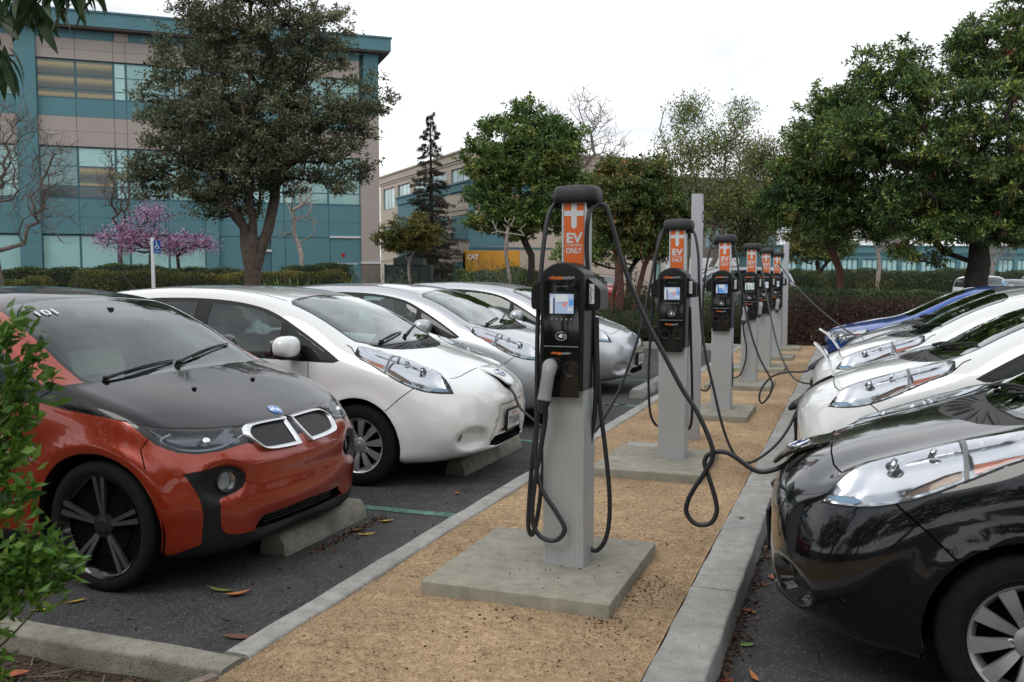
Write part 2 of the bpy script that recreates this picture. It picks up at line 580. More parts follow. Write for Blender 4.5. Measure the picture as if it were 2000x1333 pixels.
def wheel_mesh_tyre(Rw, w, rr):
    m = MB()
    h = w / 2
    prof = [(rr - .004, -h * .80), (rr + .012, -h * .92), (rr + (Rw - rr) * .45, -h), (Rw - .02, -h * .93), (Rw - .004, -h * .78), (Rw, -h * .6)]
    for k in range(1, 4):   # tread grooves
        y = -h * .6 + k * h * .3
        prof += [(Rw, y - .006), (Rw - .008, y - .004), (Rw - .008, y + .004), (Rw, y + .006)]
    prof += [(Rw, h * .6), (Rw - .004, h * .78), (Rw - .02, h * .93), (rr + (Rw - rr) * .45, h), (rr + .012, h * .92), (rr - .004, h * .80)]
    m.lathe(prof, 56, axis='y')
    # rib on the side wall
    m.lathe([(rr + .022, -h * .955), (rr + .026, -h * .985), (rr + .030, -h * .975)], 56, axis='y')
    return m.mesh('tyre', angle=50)

def make_wheel(kind, parent, x, side, Rw, w, spec_mats, ycen):
    """outer face towards -y for side -1; returns the wheel part"""
    rr = Rw * (.655 if kind == 'cover' else .775)
    key = (kind, Rw)
    if key not in WHEELS:
        ty = wheel_mesh_tyre(Rw, w, rr)
        h = w / 2
        rim = MB(); n = 64
        # barrel and flange (outer face at negative y)
        rim.lathe([(rr - .03, h * .8), (rr - .03, -h * .5), (rr - .012, -h * .80), (rr, -h * .93), (rr + .004, -h * .95), (rr + .004, -h * .86)], n, axis='y')
        cap = MB(); hub = MB(); lug = MB(); back = MB()
        back.lathe([(0.001, -h * .25), (rr - .03, -h * .25)], 40, axis='y')
        back.lathe([(.001, -h * .35), (rr * .62, -h * .35), (rr * .62, -h * .25)], 40, axis='y')
        def blade(ang, r0, r1, w0, w1, y0, y1, th=.012, bow=.0):
            """flat spoke from radius r0 to r1, outer face at y0..y1"""
            ca, sa = math.cos(ang), math.sin(ang); k = 6; V = []; F = []
            for i in range(k + 1):
                t = i / k; r = r0 + (r1 - r0) * t; ww = w0 + (w1 - w0) * t; y = y0 + (y1 - y0) * t - bow * math.sin(math.pi * t)
                for (dx, dyy) in ((-ww / 2, th * .8), (-ww / 2 * .86, -.0), (ww / 2 * .86, 0), (ww / 2, th * .8)):
                    px, pz = r, dx
                    V.append((px * ca - pz * sa, y + dyy, px * sa + pz * ca))
            for i in range(k):
                for j in range(3):
                    a = i * 4 + j; F.append((a, a + 1, a + 5, a + 4))
            return V, F
        blades = []
        if kind == 'cover':
            for k in range(10):
                a = 2 * math.pi * k / 10 + .16
                V, F = blade(a, .050, rr - .006, .030, .066, -h * .62, -h * .88, th=.016, bow=.008)
                blades.append((V, F))
            rim.lathe([(.052, -h * .50), (.060, -h * .70), (.040, -h * .78), (.030, -h * .78)], 32, axis='y')
            hub.lathe([(.001, -h * .80), (.026, -h * .80), (.032, -h * .76), (.032, -h * .6)], 24, axis='y')
            for k in range(5):
                a = 2 * math.pi * (k + .5) / 5 + .16
                c = (.068 * math.cos(a), 0, .068 * math.sin(a))
                rim.lathe([(.015, -h * .55), (.017, -h * .70), (.013, -h * .72), (.011, -h * .55)], 14, axis='y', at=c)
                lug.lathe([(.011, -h * .58), (.008, -h * .66), (.001, -h * .67)], 8, axis='y', at=c)
        else:
            for k in range(5):
                for d in (-1, 1):
                    a = 2 * math.pi * k / 5 + math.pi / 2 + d * .105
                    V, F = blade(a, .060, rr - .004, .020, .030, -h * .60, -h * .90, th=.020, bow=.0)
                    blades.append((V, F))
            hub.lathe([(.001, -h * .66), (.030, -h * .66), (.034, -h * .62), (.060, -h * .58), (.066, -h * .4)], 28, axis='y')
            for k in range(5):
                a = 2 * math.pi * (k + .5) / 5 + math.pi / 2
                lug.lathe([(.010, -h * .52), (.008, -h * .6), (.001, -h * .61)], 8, axis='y', at=(.05 * math.cos(a), 0, .05 * math.sin(a)))
        bl = []
        for V, F in blades:
            b = MB(); b.add(V, F); bl.append(b.mesh('spoke', angle=20))
        WHEELS[key] = dict(ty=ty, rim=rim.mesh('rim', angle=35), hub=hub.mesh('hub_cap', angle=35), lug=lug.mesh('lug_nut', angle=35), back=back.mesh('brake_disc', angle=30), bl=bl)
    W = WHEELS[key]
    root = link('wheel', W['ty'].copy() if False else W['ty'], parent, (x, side * ycen, Rw))
    setm(root, M['rubber'])
    if side > 0: root.rotation_euler = (0, 0, math.pi)
    for nm, k, mt in (('rim', 'rim', spec_mats['rim']), ('hub_cap', 'hub', spec_mats['hub']), ('lug_nut', 'lug', spec_mats['lug']), ('brake_disc', 'back', M['matt_black'])):
        setm(link(nm, W[k], root), mt)
    for b in W['bl']:
        setm(link('spoke', b, root), spec_mats['spoke'])
    return root
WHEELS = {}

def setm(o, m):
    """material on the object, so that copies can share a mesh and differ in colour"""
    if len(o.data.materials) == 0: o.data.materials.append(None)
    o.material_slots[0].link = 'OBJECT'
    o.material_slots[0].material = m
    return o

M['paint_white'] = mat('pearl_white_paint', (.80, .81, .805), .22, coat=1.0, spec=.5)
def metallic(name, col, rough=.30, metal=.6, coat=1.0):
    m = mat(name, col, rough, metal=metal, coat=coat)
    nt = m.node_tree; b = nt.nodes['Principled BSDF']
    tc = nt.nodes.new('ShaderNodeTexCoord'); v = nt.nodes.new('ShaderNodeTexVoronoi'); v.inputs['Scale'].default_value = 1400
    bp = nt.nodes.new('ShaderNodeBump'); bp.inputs['Strength'].default_value = .05; bp.inputs['Distance'].default_value = .001
    nt.links.new(tc.outputs['Object'], v.inputs['Vector']); nt.links.new(v.outputs['Distance'], bp.inputs['Height']); nt.links.new(bp.outputs[0], b.inputs['Normal'])
    return m
M['paint_silver'] = metallic('brilliant_silver_paint', (.50, .515, .54), .33, .75)
M['paint_grey'] = metallic('grey_silver_paint', (.33, .345, .37), .30, .7)
M['paint_black'] = mat('black_paint', (.0035, .004, .0055), .16, coat=1.0, spec=.12)
M['paint_red'] = metallic('solar_orange_paint', (.30, .024, .003), .26, .40)
M['paint_blue'] = metallic('blue_paint', (.008, .07, .36), .28, .5)
M['paint_darkred'] = metallic('red_paint', (.34, .008, .014), .3, .2)
M['glass_front'] = glassy('windscreen_glass', (.74, .90, .86), 1.65, .0, 1.5)
M['glass_side'] = glassy('side_window_glass', (.66, .80, .78), 1.6, .05, 1.5)
M['lens'] = glassy('lamp_lens', (.97, .98, 1.0), 1.0, .03, 1.45)
M['amber'] = mat('amber_reflector', (.55, .10, .01), .15, coat=.6, var=.3, vscale=60)
M['blue_lens'] = mat('blue_lamp_accent', (.30, .50, .72), .15, coat=.6)
M['lamp_chrome'] = mat('lamp_reflector', (.66, .67, .69), .16, metal=1.0)
M['lamp_brown'] = mat('brown_lamp_trim', (.10, .055, .035), .2, metal=.5)
M['badge_blue'] = mat('blue_badge', (.03, .12, .45), .25, coat=.5)
M['interior'] = mat('dark_grey_interior', (.065, .066, .068), .7, var=.2, vscale=9)
M['seat_fabric'] = mat('seat_fabric', (.30, .30, .29), .9, var=.2, vscale=30)
M['plate_white'] = mat('licence_plate_white', (.62, .62, .60), .4)
M['plate_blue'] = mat('plate_lettering', (.03, .05, .16), .5)
M['plate_red'] = mat('plate_state_lettering', (.45, .05, .05), .5)
M['red_lens'] = mat('red_tail_lamp', (.38, .012, .012), .12, coat=.7)

WMATS_LEAF = dict(rim=M['alloy'], hub=M['alloy'], lug=M['black_plastic'], spoke=M['alloy'])
M['dark_alloy'] = mat('machined_dark_alloy', (.13, .13, .135), .35, metal=.8, var=.15, vscale=20)
WMATS_I3 = dict(rim=M['gloss_black'], hub=M['black_plastic'], lug=M['black_plastic'], spoke=M['dark_alloy'])

def T(*p): return list(p)

def put_text(root, body, size, mats, loc, Rm, bold=0.0, name='lettering', width=None, off=.001):
    """flat lettering; Rm maps text x,y,normal to car axes (3x3 columns)"""
    v, f = text_verts(body, bold)
    v = v.copy() * size
    if width: v[:, 0] *= width / (v[:, 0].max() - v[:, 0].min())
    v[:, 2] += off
    w = v @ np.array(Rm).T + np.array(loc)
    m = MB(); m.add(w, f)
    return m.build(name, mats, root, smooth=False)

def frame_from(n, up=(0, 0, 1), flip=False):
    """text frame on a surface with normal n: columns right, up, normal as seen from outside"""
    n = np.array(n, float); n /= np.linalg.norm(n)
    up = np.array(up, float); up = up - n * (up @ n); up /= np.linalg.norm(up)
    rt = np.cross(up, n)
    return np.column_stack([rt, up, n])

def interior(root, spec, body):
    """dark cabin, dashboard, seats and steering wheel seen through the panes"""
    c = spec['cabin']    # x of dash, seat, rear seat; belt height
    d = MB()
    d.bbox(c['dash'], c['dash'] + .34, -.68, .68, .70, c['belt'] - .02, .05)
    d.box(c['dash'] + .3, c['rear'] + .8, -.72, .72, .28, .32)
    d.build('dashboard', M['interior'], root)
    for sd in (-1, 1):
        m = MB()
        m.bbox(c['seat'] - .45, c['seat'] + .08, sd * .36 - .25, sd * .36 + .25, .42, .58, .06)
        m.bbox(-.07, .07, -.24, .24, 0, .62, .06, rot=roty(R(18)), at=(c['seat'] + .03, sd * .36, .52))
        m.bbox(-.05, .05, -.13, .13, 0, .20, .045, rot=roty(R(14)), at=(c['seat'] + .25, sd * .36, 1.13))
        m.build('seat', M['seat_fabric'], root)
    m = MB()
    m.bbox(c['rear'] - .4, c['rear'] + .05, -.62, .62, .45, .60, .06)
    m.bbox(-.07, .07, -.60, .60, 0, .60, .06, rot=roty(R(20)), at=(c['rear'] + .02, 0, .55))
    for yy in (-.38, 0, .38): m.bbox(-.05, .05, -.12, .12, 0, .16, .04, rot=roty(R(14)), at=(c['rear'] + .25, yy, 1.10))
    m.build('rear_seat', M['seat_fabric'], root)
    m = MB()
    ring = []
    for a in np.linspace(0, 2 * math.pi, 33):
        ring.append((0, .185 * math.cos(a), .185 * math.sin(a)))
    Rm = roty(R(-25))
    cen = np.array([c['dash'] + .42, -.36, c['belt'] - .05])
    m.tube(np.array(ring) @ Rm.T + cen, .015, 8, cap=False)
    m.ell(cen, (.03, .07, .06), rot=Rm)
    for a in (0, math.pi, -math.pi / 2):
        m.tube([cen, cen + np.array((0, .18 * math.cos(a), .18 * math.sin(a))) @ Rm.T], .014, 6)
    m.build('steering_wheel', M['interior'], root)
    # rear-view mirror
    m = MB(); q = spec['rvm']
    m.bbox(q[0] - .02, q[0] + .02, -.12, .12, q[1] - .035, q[1] + .035, .015)
    m.box(q[0] - .06, q[0], -.01, .01, q[1] + .01, q[1] + .05)
    m.build('rear_view_mirror', M['black_plastic'], root)

def door_mirror(root, x, y, z, sd, paint, size=1.0):
    m = MB()
    m.ell((x + .02, sd * (y + .12), z + .03), (.075 * size, .125 * size, .082 * size), 20, 12, p=.75)
    o = m.build('door_mirror', M['x'] if False else paint, root, angle=180)
    a = MB()
    a.ell((x + .03, sd * (y + .11), z - .005), (.070 * size, .118 * size, .062 * size), 18, 10, p=.75)
    a.tube([(x + .0, sd * (y - .02), z - .05), (x, sd * (y + .05), z - .04), (x + .02, sd * (y + .09), z - .02)], .026, 8)
    a.build('mirror_base', M['black_plastic'], o)
    g = MB()
    g.box(x + .096, x + .099, min(sd * (y + .03), sd * (y + .22)), max(sd * (y + .03), sd * (y + .22)), z - .02, z + .08)
    g.build('mirror_glass', M['chrome'], o)
    return o

def wiper(root, body, a, b, name='wiper'):
    """a blade lying on the windscreen from a to b, both (x, y) in plan"""
    m = MB(); pts = []
    for t in np.linspace(0, 1, 9):
        x = a[0] + (b[0] - a[0]) * t; y = a[1] + (b[1] - a[1]) * t
        p, n = body.point(x=x, y=abs(y), proj='top')
        z = surf_z(body, x, abs(y))
        n = n * [1, np.sign(y) if y else 1, 1]
        pts.append(np.array([x, y, z]) + n * (.014 + .008 * math.sin(math.pi * t)))
    m.tube(pts, np.interp(np.linspace(0, 1, 9), [0, .25, 1], [.010, .008, .004]), 6)
    lo = np.array(pts) - np.array([0, 0, .012])
    m.tube(lo[2:], .005, 4)
    m.ell(pts[0], (.022, .018, .013))
    m.build(name, M['black_plastic'], root)

def surf_z(body, x, y):
    if hasattr(body, 'bvh'):
        h = body.bvh.ray_cast(Vector((x, max(y, 1e-4), 3)), Vector((0, 0, -1)))
        if h[0] is not None: return h[0].z
    co = body.co
    d = (co[:, 0] - x) ** 2 + (co[:, 1] - y) ** 2 + np.where(co[:, 2] < .55, 9, 0)
    i = np.argsort(d)[:4]
    w = 1 / (d[i] + 1e-6)
    # plane correction with the vertex normals
    z = co[i, 2] - (body.no[i, 0] * (x - co[i, 0]) + body.no[i, 1] * (y - co[i, 1])) / np.maximum(body.no[i, 2], .15)
    return float((z * w).sum() / w.sum())

def wheel_well(root, spec, x):
    for sd in (-1, 1):
        m = MB(); Ra = spec['arch'] + .012
        prof = [(Ra, .0), (Ra, .34), (.02, .34)]
        V = []; n = 24
        for r, h in prof:
            for a in np.linspace(-.35, math.pi + .35, n):
                V.append((x + r * math.cos(a), sd * (spec['W'] - .03 - h), spec['R'] + r * math.sin(a)))
        F = [(i * n + j, i * n + j + 1, (i + 1) * n + j + 1, (i + 1) * n + j) for i in range(2) for j in range(n - 1)]
        m.add(V, F)
        m.build('wheel_well', M['matt_black'], root, angle=180)

def licence_plate(root, x, z, text, tilt=.0, frame=True, top='California', sgn=-1, w=.305, h=.155):
    """sgn -1: plate on the nose (faces -x)"""
    m = MB()
    if frame: m.bbox(-.007, .007, -w / 2 - .012, w / 2 + .012, -h / 2 - .012, h / 2 + .012, .004, rot=roty(tilt), at=(x, 0, z))
    else: m.bbox(-.003, .003, -w / 2, w / 2, -h / 2, h / 2, .001, rot=roty(tilt), at=(x, 0, z))
    o = m.build('licence_plate', M['black_plastic'] if frame else M['plate_white'], root, angle=30)
    p = MB(); p.box(sgn * .0075 - .001, sgn * .0075 + .001, -w / 2 + .006, w / 2 - .006, -h / 2 + .006, h / 2 - .006, rot=roty(tilt), at=(x, 0, z))
    p.build('plate_sheet', M['plate_white'], o, smooth=False)
    n = np.array([sgn, 0, 0]) @ roty(tilt).T
    Fm = frame_from(n)
    up = Fm[:, 1]
    c = np.array([x, 0, z]) + n * .0088
    if text: put_text(o, text, h * .42, M['plate_blue'], c - up * h * .26, Fm, .012, 'plate_number', width=w * .86)
    if top: put_text(o, top, h * .13, M['plate_red'], c + up * h * .26, Fm, .01, 'plate_state', width=w * .42)
    return o

# ---------------------------------------------------------------- the five-door hatchback with long bug-eye lamps
def leaf_disp(G):
    x, y, z = G[..., 0], G[..., 1], G[..., 2]
    out = G.copy()
    def gs(v, s): return np.exp(-(v / s) ** 2)
    # fog lamp bowls
    front = (x < .62)
    r = np.sqrt(((y - .60) / .115) ** 2 + ((z - .375) / .075) ** 2)
    k = np.clip(1.25 - r, 0, .5) / .5; k = k * k * (3 - 2 * k) * front * (x < .5)
    out[..., 0] += .060 * k
    out[..., 1] -= .030 * k
    # recess round the number plate, widening downwards
    yr = .24 + .16 * np.clip((.60 - z) / .25, 0, 1)
    k = np.clip((yr - y) / .03, 0, 1) * np.clip((.60 - z) / .02, 0, 1) * np.clip((z - .27) / .02, 0, 1)
    k = k * k * (3 - 2 * k) * (x < .25)
    out[..., 0] += .022 * k
    # lower lip
    k = gs(z - .265, .026) * (x < .5) * np.clip((.72 - y) / .3, 0, 1)
    out[..., 0] -= .020 * k
    # the crest that carries the lamps
    out[..., 2] -= np.clip(z - 1.25, 0, 1) * .09
    yc = np.interp(x, [.2, .3, .45, .7, .98, 1.1], [.62, .64, .655, .69, .74, .75])
    k = gs(y - yc, .085) * np.clip((x - .22) / .18, 0, 1) * np.clip((1.12 - x) / .22, 0, 1) * (z > .6)
    out[..., 2] += .030 * k
    # wheel arch flares
    for cx in (.955, 3.655):
        d = np.sqrt((x - cx) ** 2 + (z - .316) ** 2)
        k = gs(d - .375, .045) * (y > .6) * (z < .85)
        out[..., 1] += .016 * k
    # crease low on the doors
    k = gs(z - .36 - .02 * (x - 1.4), .035) * np.clip((x - 1.35) / .15, 0, 1) * np.clip((3.25 - x) / .15, 0, 1) * (y > .6)
    out[..., 1] -= .014 * k
    return out

LEAF = dict(L=4.445, W=.885, R=.316, arch=.362, axles=(.955, 3.655), disp=leaf_disp,
    cabin=dict(dash=.98, seat=2.15, rear=3.05, belt=1.0), rvm=(1.62, 1.30),
    K=[
     (T((0, 0), (4.445, 0)), T((0, .60), (.03, .69), (.1, .775), (.25, .86), (.45, .935), (.7, 1.01), (.9, 1.06), (1.0, 1.10), (1.3, 1.275), (1.55, 1.40), (1.7, 1.455), (2.0, 1.515), (2.4, 1.545), (2.8, 1.55), (3.3, 1.53), (3.8, 1.46), (4.05, 1.39), (4.2, 1.18), (4.35, .95), (4.42, .80), (4.445, .62))),
     (T((0, 0), (.03, .14), (.1, .22), (.25, .27), (.45, .30), (.9, .34), (1.3, .34), (1.7, .33), (3.8, .29), (4.3, .24), (4.445, 0)),
      T((0, .595), (.03, .682), (.1, .765), (.25, .850), (.45, .922), (.7, .997), (.9, 1.048), (1.0, 1.088), (1.3, 1.264), (1.55, 1.39), (1.7, 1.445), (2.0, 1.506), (2.4, 1.538), (2.8, 1.542), (3.3, 1.52), (3.8, 1.45), (4.05, 1.37), (4.2, 1.16), (4.35, .93), (4.445, .61))),
     (T((0, 0), (.03, .26), (.1, .42), (.25, .52), (.45, .565), (.7, .61), (.95, .655), (1.3, .635), (1.7, .605), (2.4, .60), (3.8, .54), (4.05, .52), (4.3, .44), (4.445, 0)),
      T((0, .58), (.03, .655), (.1, .725), (.25, .80), (.45, .872), (.7, .955), (.95, 1.035), (1.05, 1.09), (1.3, 1.235), (1.55, 1.36), (1.7, 1.412), (2.0, 1.478), (2.4, 1.513), (2.8, 1.518), (3.3, 1.495), (3.8, 1.415), (4.05, 1.33), (4.2, 1.12), (4.35, .88), (4.445, .60))),
     (T((0, 0), (.03, .34), (.1, .53), (.25, .665), (.45, .735), (.7, .77), (.9, .775), (1.1, .762), (1.3, .742), (1.5, .72), (1.7, .700), (2.0, .672), (2.6, .655), (3.6, .61), (4.0, .58), (4.3, .50), (4.445, 0)),
      T((0, .55), (.03, .61), (.1, .67), (.25, .75), (.45, .845), (.7, .935), (.9, 1.0), (1.1, 1.075), (1.3, 1.180), (1.5, 1.28), (1.7, 1.358), (2.0, 1.428), (2.4, 1.465), (2.8, 1.470), (3.3, 1.45), (3.8, 1.365), (4.05, 1.25), (4.2, 1.05), (4.35, .84), (4.445, .59))),
     (T((0, 0), (.03, .37), (.1, .585), (.25, .74), (.45, .82), (.7, .855), (.95, .865), (1.4, .862), (3.2, .862), (3.8, .84), (4.1, .79), (4.3, .68), (4.445, 0)),
      T((0, .52), (.1, .58), (.25, .655), (.45, .74), (.7, .83), (.95, .895), (1.2, .925), (1.5, .94), (2.2, .955), (3.2, .985), (3.8, 1.0), (4.2, .93), (4.445, .55))),
     (T((0, 0), (.03, .385), (.1, .615), (.25, .785), (.45, .862), (.7, .882), (3.7, .882), (4.1, .84), (4.3, .74), (4.445, 0)),
      T((0, .46), (.1, .48), (.25, .52), (.45, .56), (.95, .63), (2.2, .66), (3.7, .70), (4.445, .50))),
     (T((0, 0), (.03, .37), (.1, .595), (.25, .765), (.45, .845), (.7, .868), (1.2, .872), (3.7, .872), (4.1, .83), (4.3, .73), (4.445, 0)),
      T((0, .40), (.1, .37), (.25, .35), (.7, .34), (3.7, .36), (4.445, .42))),
     (T((0, 0), (.03, .27), (.1, .47), (.25, .66), (.45, .78), (.7, .825), (1.2, .845), (3.7, .845), (4.1, .78), (4.3, .68), (4.445, 0)),
      T((0, .35), (.03, .30), (.1, .262), (.25, .232), (.45, .21), (.7, .20), (1.2, .19), (3.7, .20), (4.2, .24), (4.445, .36))),
     (T((0, 0), (4.445, 0)),
      T((0, .34), (.03, .29), (.1, .25), (.25, .215), (.45, .19), (1.2, .17), (3.7, .18), (4.2, .23), (4.445, .35)))])

def circ(cx, cz, r, n=40):
    return [(cx + r * math.cos(2 * math.pi * k / n), cz + r * math.sin(2 * math.pi * k / n)) for k in range(n)]

def make_leaf_body():
    B = Body(LEAF)
    fr = lambda c: c.x < .62
    # windscreen, rear window, panes
    ws = [(.92, 0)] + [(.925, .15), (.945, .32), (.985, .48), (1.03, .60), (1.075, .668)] + [(1.2, .660), (1.35, .648), (1.5, .634), (1.63, .618)] + [(1.66, .58), (1.675, .45), (1.69, .25), (1.695, 0)] + [(1.69, -.02), (.92, -.02)]
    up = lambda c: c.z > .7
    B.region('screen_surround', 'top', [(.895, -.02), (.895, 0), (.905, .2), (.94, .42), (1.0, .60), (1.055, .690), (1.2, .678), (1.35, .665), (1.5, .650), (1.65, .634), (1.695, .58), (1.71, .45), (1.72, .25), (1.725, 0), (1.725, -.02)], up)
    B.region('windscreen', 'top', ws, up)
    B.region('rear_window', 'top', [(4.06, -.02), (4.06, .42), (4.28, .40), (4.28, -.02)], lambda c: c.z > .95)
    dl = crom([(1.11, .957), (1.20, 1.015), (1.35, 1.105), (1.5, 1.190), (1.7, 1.292), (1.9, 1.358), (2.2, 1.405), (2.6, 1.425), (3.1, 1.412), (3.5, 1.345), (3.72, 1.25)], 3).tolist() + [(3.74, 1.18), (3.62, 1.06), (3.45, 1.025), (2.9, 1.0), (2.3, .975), (1.7, .955), (1.3, .942), (1.16, .940)]
    sd = lambda c: c.y > .5
    B.region('window_frame', 'side', dl, sd)
    q = [(1.165, .965), (1.27, 1.035), (1.42, 1.122), (1.60, 1.215), (1.60, .968), (1.3, .958)]
    B.region('quarter_pane', 'side', q, sd)
    fdw = crom([(1.66, 1.245), (1.80, 1.305), (1.95, 1.345), (2.2, 1.378), (2.36, 1.388)], 3).tolist() + [(2.36, 1.0), (2.0, .985), (1.66, .972)]
    B.region('front_side_pane', 'side', fdw, sd)
    rdw = [(2.50, 1.394), (2.7, 1.398), (3.0, 1.388), (3.3, 1.355), (3.42, 1.33), (3.42, 1.05), (3.0, 1.028), (2.50, 1.006)]
    B.region('rear_side_pane', 'side', rdw, sd)
    # cowl vents: a black fan ahead of the windscreen
    B.region('cowl_panel', 'top', [(.70, -.02), (.70, .03), (.715, .14), (.75, .27), (.81, .40), (.89, .50), (.965, .575), (1.0, .60), (.94, .42), (.905, .2), (.895, 0), (.895, -.02)], up)
    # lamps
    inner = crom([(.215, .700), (.27, .672), (.33, .640), (.42, .606), (.52, .584), (.62, .575), (.74, .582), (.84, .612), (.93, .665), (1.0, .760)], 3).tolist()
    B.region('body', 'top', inner + [(1.0, 1.0), (.215, 1.0)], lambda c: c.z > .6 and c.y > .4)
    low = crom([(.215, .722), (.33, .730), (.45, .752), (.58, .800), (.72, .868), (.86, .940), (.965, .985), (1.0, 1.02)], 3).tolist()
    ix = [p[0] for p in inner]; iy = [p[1] for p in inner]
    B.region('lamp', 'side', low + [(1.0, 1.2), (.215, 1.2)], lambda c: c.y > float(np.interp(c.x, ix, iy)) and c.y > .4)
    lx = [p[0] for p in low]; lz = [p[1] for p in low]
    inl = lambda c: c.y > float(np.interp(c.x, ix, iy)) + .001 and c.z > float(np.interp(c.x, lx, lz)) + .001 and .2 < c.x < 1.0
    B.region('turn_signal', 'side', [(.752, .898), (.754, .930), (.82, .950), (.90, .974), (.95, .985), (.90, .968), (.82, .930)], inl)
    B.region('lamp_trim', 'side', [(.52, .792), (.60, .826), (.712, .880), (.712, .905), (.66, .885), (.58, .842), (.53, .812)], inl)
    B.region('lamp_bar', 'top', [(.722, .5), (.738, .5), (.738, .9), (.722, .9)], inl)
    B.region('blue_accent', 'side', [(.325 + .055 * math.cos(t) + .0, .752 + .012 * math.sin(t) + .10 * .055 * math.cos(t)) for t in np.linspace(0, 2 * math.pi, 14, endpoint=False)], inl)
    for pl, pj in ((inner, 'top'), (low, 'side')):
        B.seam(pj, [tuple(p) for p in pl], .0065, lambda c: c.x > .2 and c.x < 1.005 and c.y > .4 and c.z > .68 and (c.z > float(np.interp(c.x, lx, lz)) - .006) and c.y > float(np.interp(c.x, ix, iy)) - .006, name='lamp_seal')
    # seams
    B.seam('top', [(.262, .115), (.262, .30), (.275, .45), (.31, .585)], .007, lambda c: c.z > .62)
    B.seam('side', [(.50, .768), (.60, .69), (.70, .60)], .007, lambda c: c.y > .5)
    B.seam('side', [(.985, 1.0), (1.045, 1.055), (1.09, 1.075)], .006, lambda c: c.y > .5)
    B.seam('side', [(1.36, .22), (1.36, .75), (1.375, .942)], .007, lambda c: c.y > .5)
    B.seam('side', [(2.43, .22), (2.43, .70), (2.44, .975)], .007, lambda c: c.y > .5)
    B.seam('side', [(3.22, .30), (3.30, .62), (3.52, .85), (3.62, 1.05)], .007, lambda c: c.y > .5)
    B.seam('side', [(1.30, .245), (3.30, .245)], .006, lambda c: c.y > .5)
    B.seam('top', [(1.72, .60), (2.4, .565), (3.2, .55), (4.0, .50)], .010, lambda c: c.z > 1.2)
    # nose
    B.region('lower_grille', 'front', [(-.02, .275), (.30, .275), (.395, .292), (.30, .352), (-.02, .352)], fr)
    B.region('grille_strip', 'front', [(-.02, .366), (.27, .366), (.245, .392), (-.02, .392)], fr)
    B.region('fog_lamp', 'front', [(.655 + .026 * math.cos(t), .378 + .034 * math.sin(t)) for t in np.linspace(0, 2 * math.pi, 16, endpoint=False)], fr)
    # flap over the charging socket
    lid = crom([(.030, 0), (.034, .05), (.055, .085), (.12, .112), (.20, .125), (.250, .115), (.260, .06), (.262, 0)], 3).tolist()
    B.region('charge_flap', 'top', [(.030, -.02)] + lid + [(.262, -.02)], lambda c: c.z > .60)
    # tail
    B.region('tail_lamp', 'side', [(4.18, .80), (4.10, 1.05), (4.06, 1.32), (4.12, 1.34), (4.24, 1.05), (4.34, .82)], lambda c: c.y > .4)
    for ax in LEAF['axles']:
        B.region('opening', 'side', circ(ax, .325, .362), lambda c: c.y > .45 and c.z < .75)
    B.finish()
    return B

def lamp_inner(B, side, root, mats):
    """what is behind the clear lens: mirror bowl, projector, turn signal"""
    pass

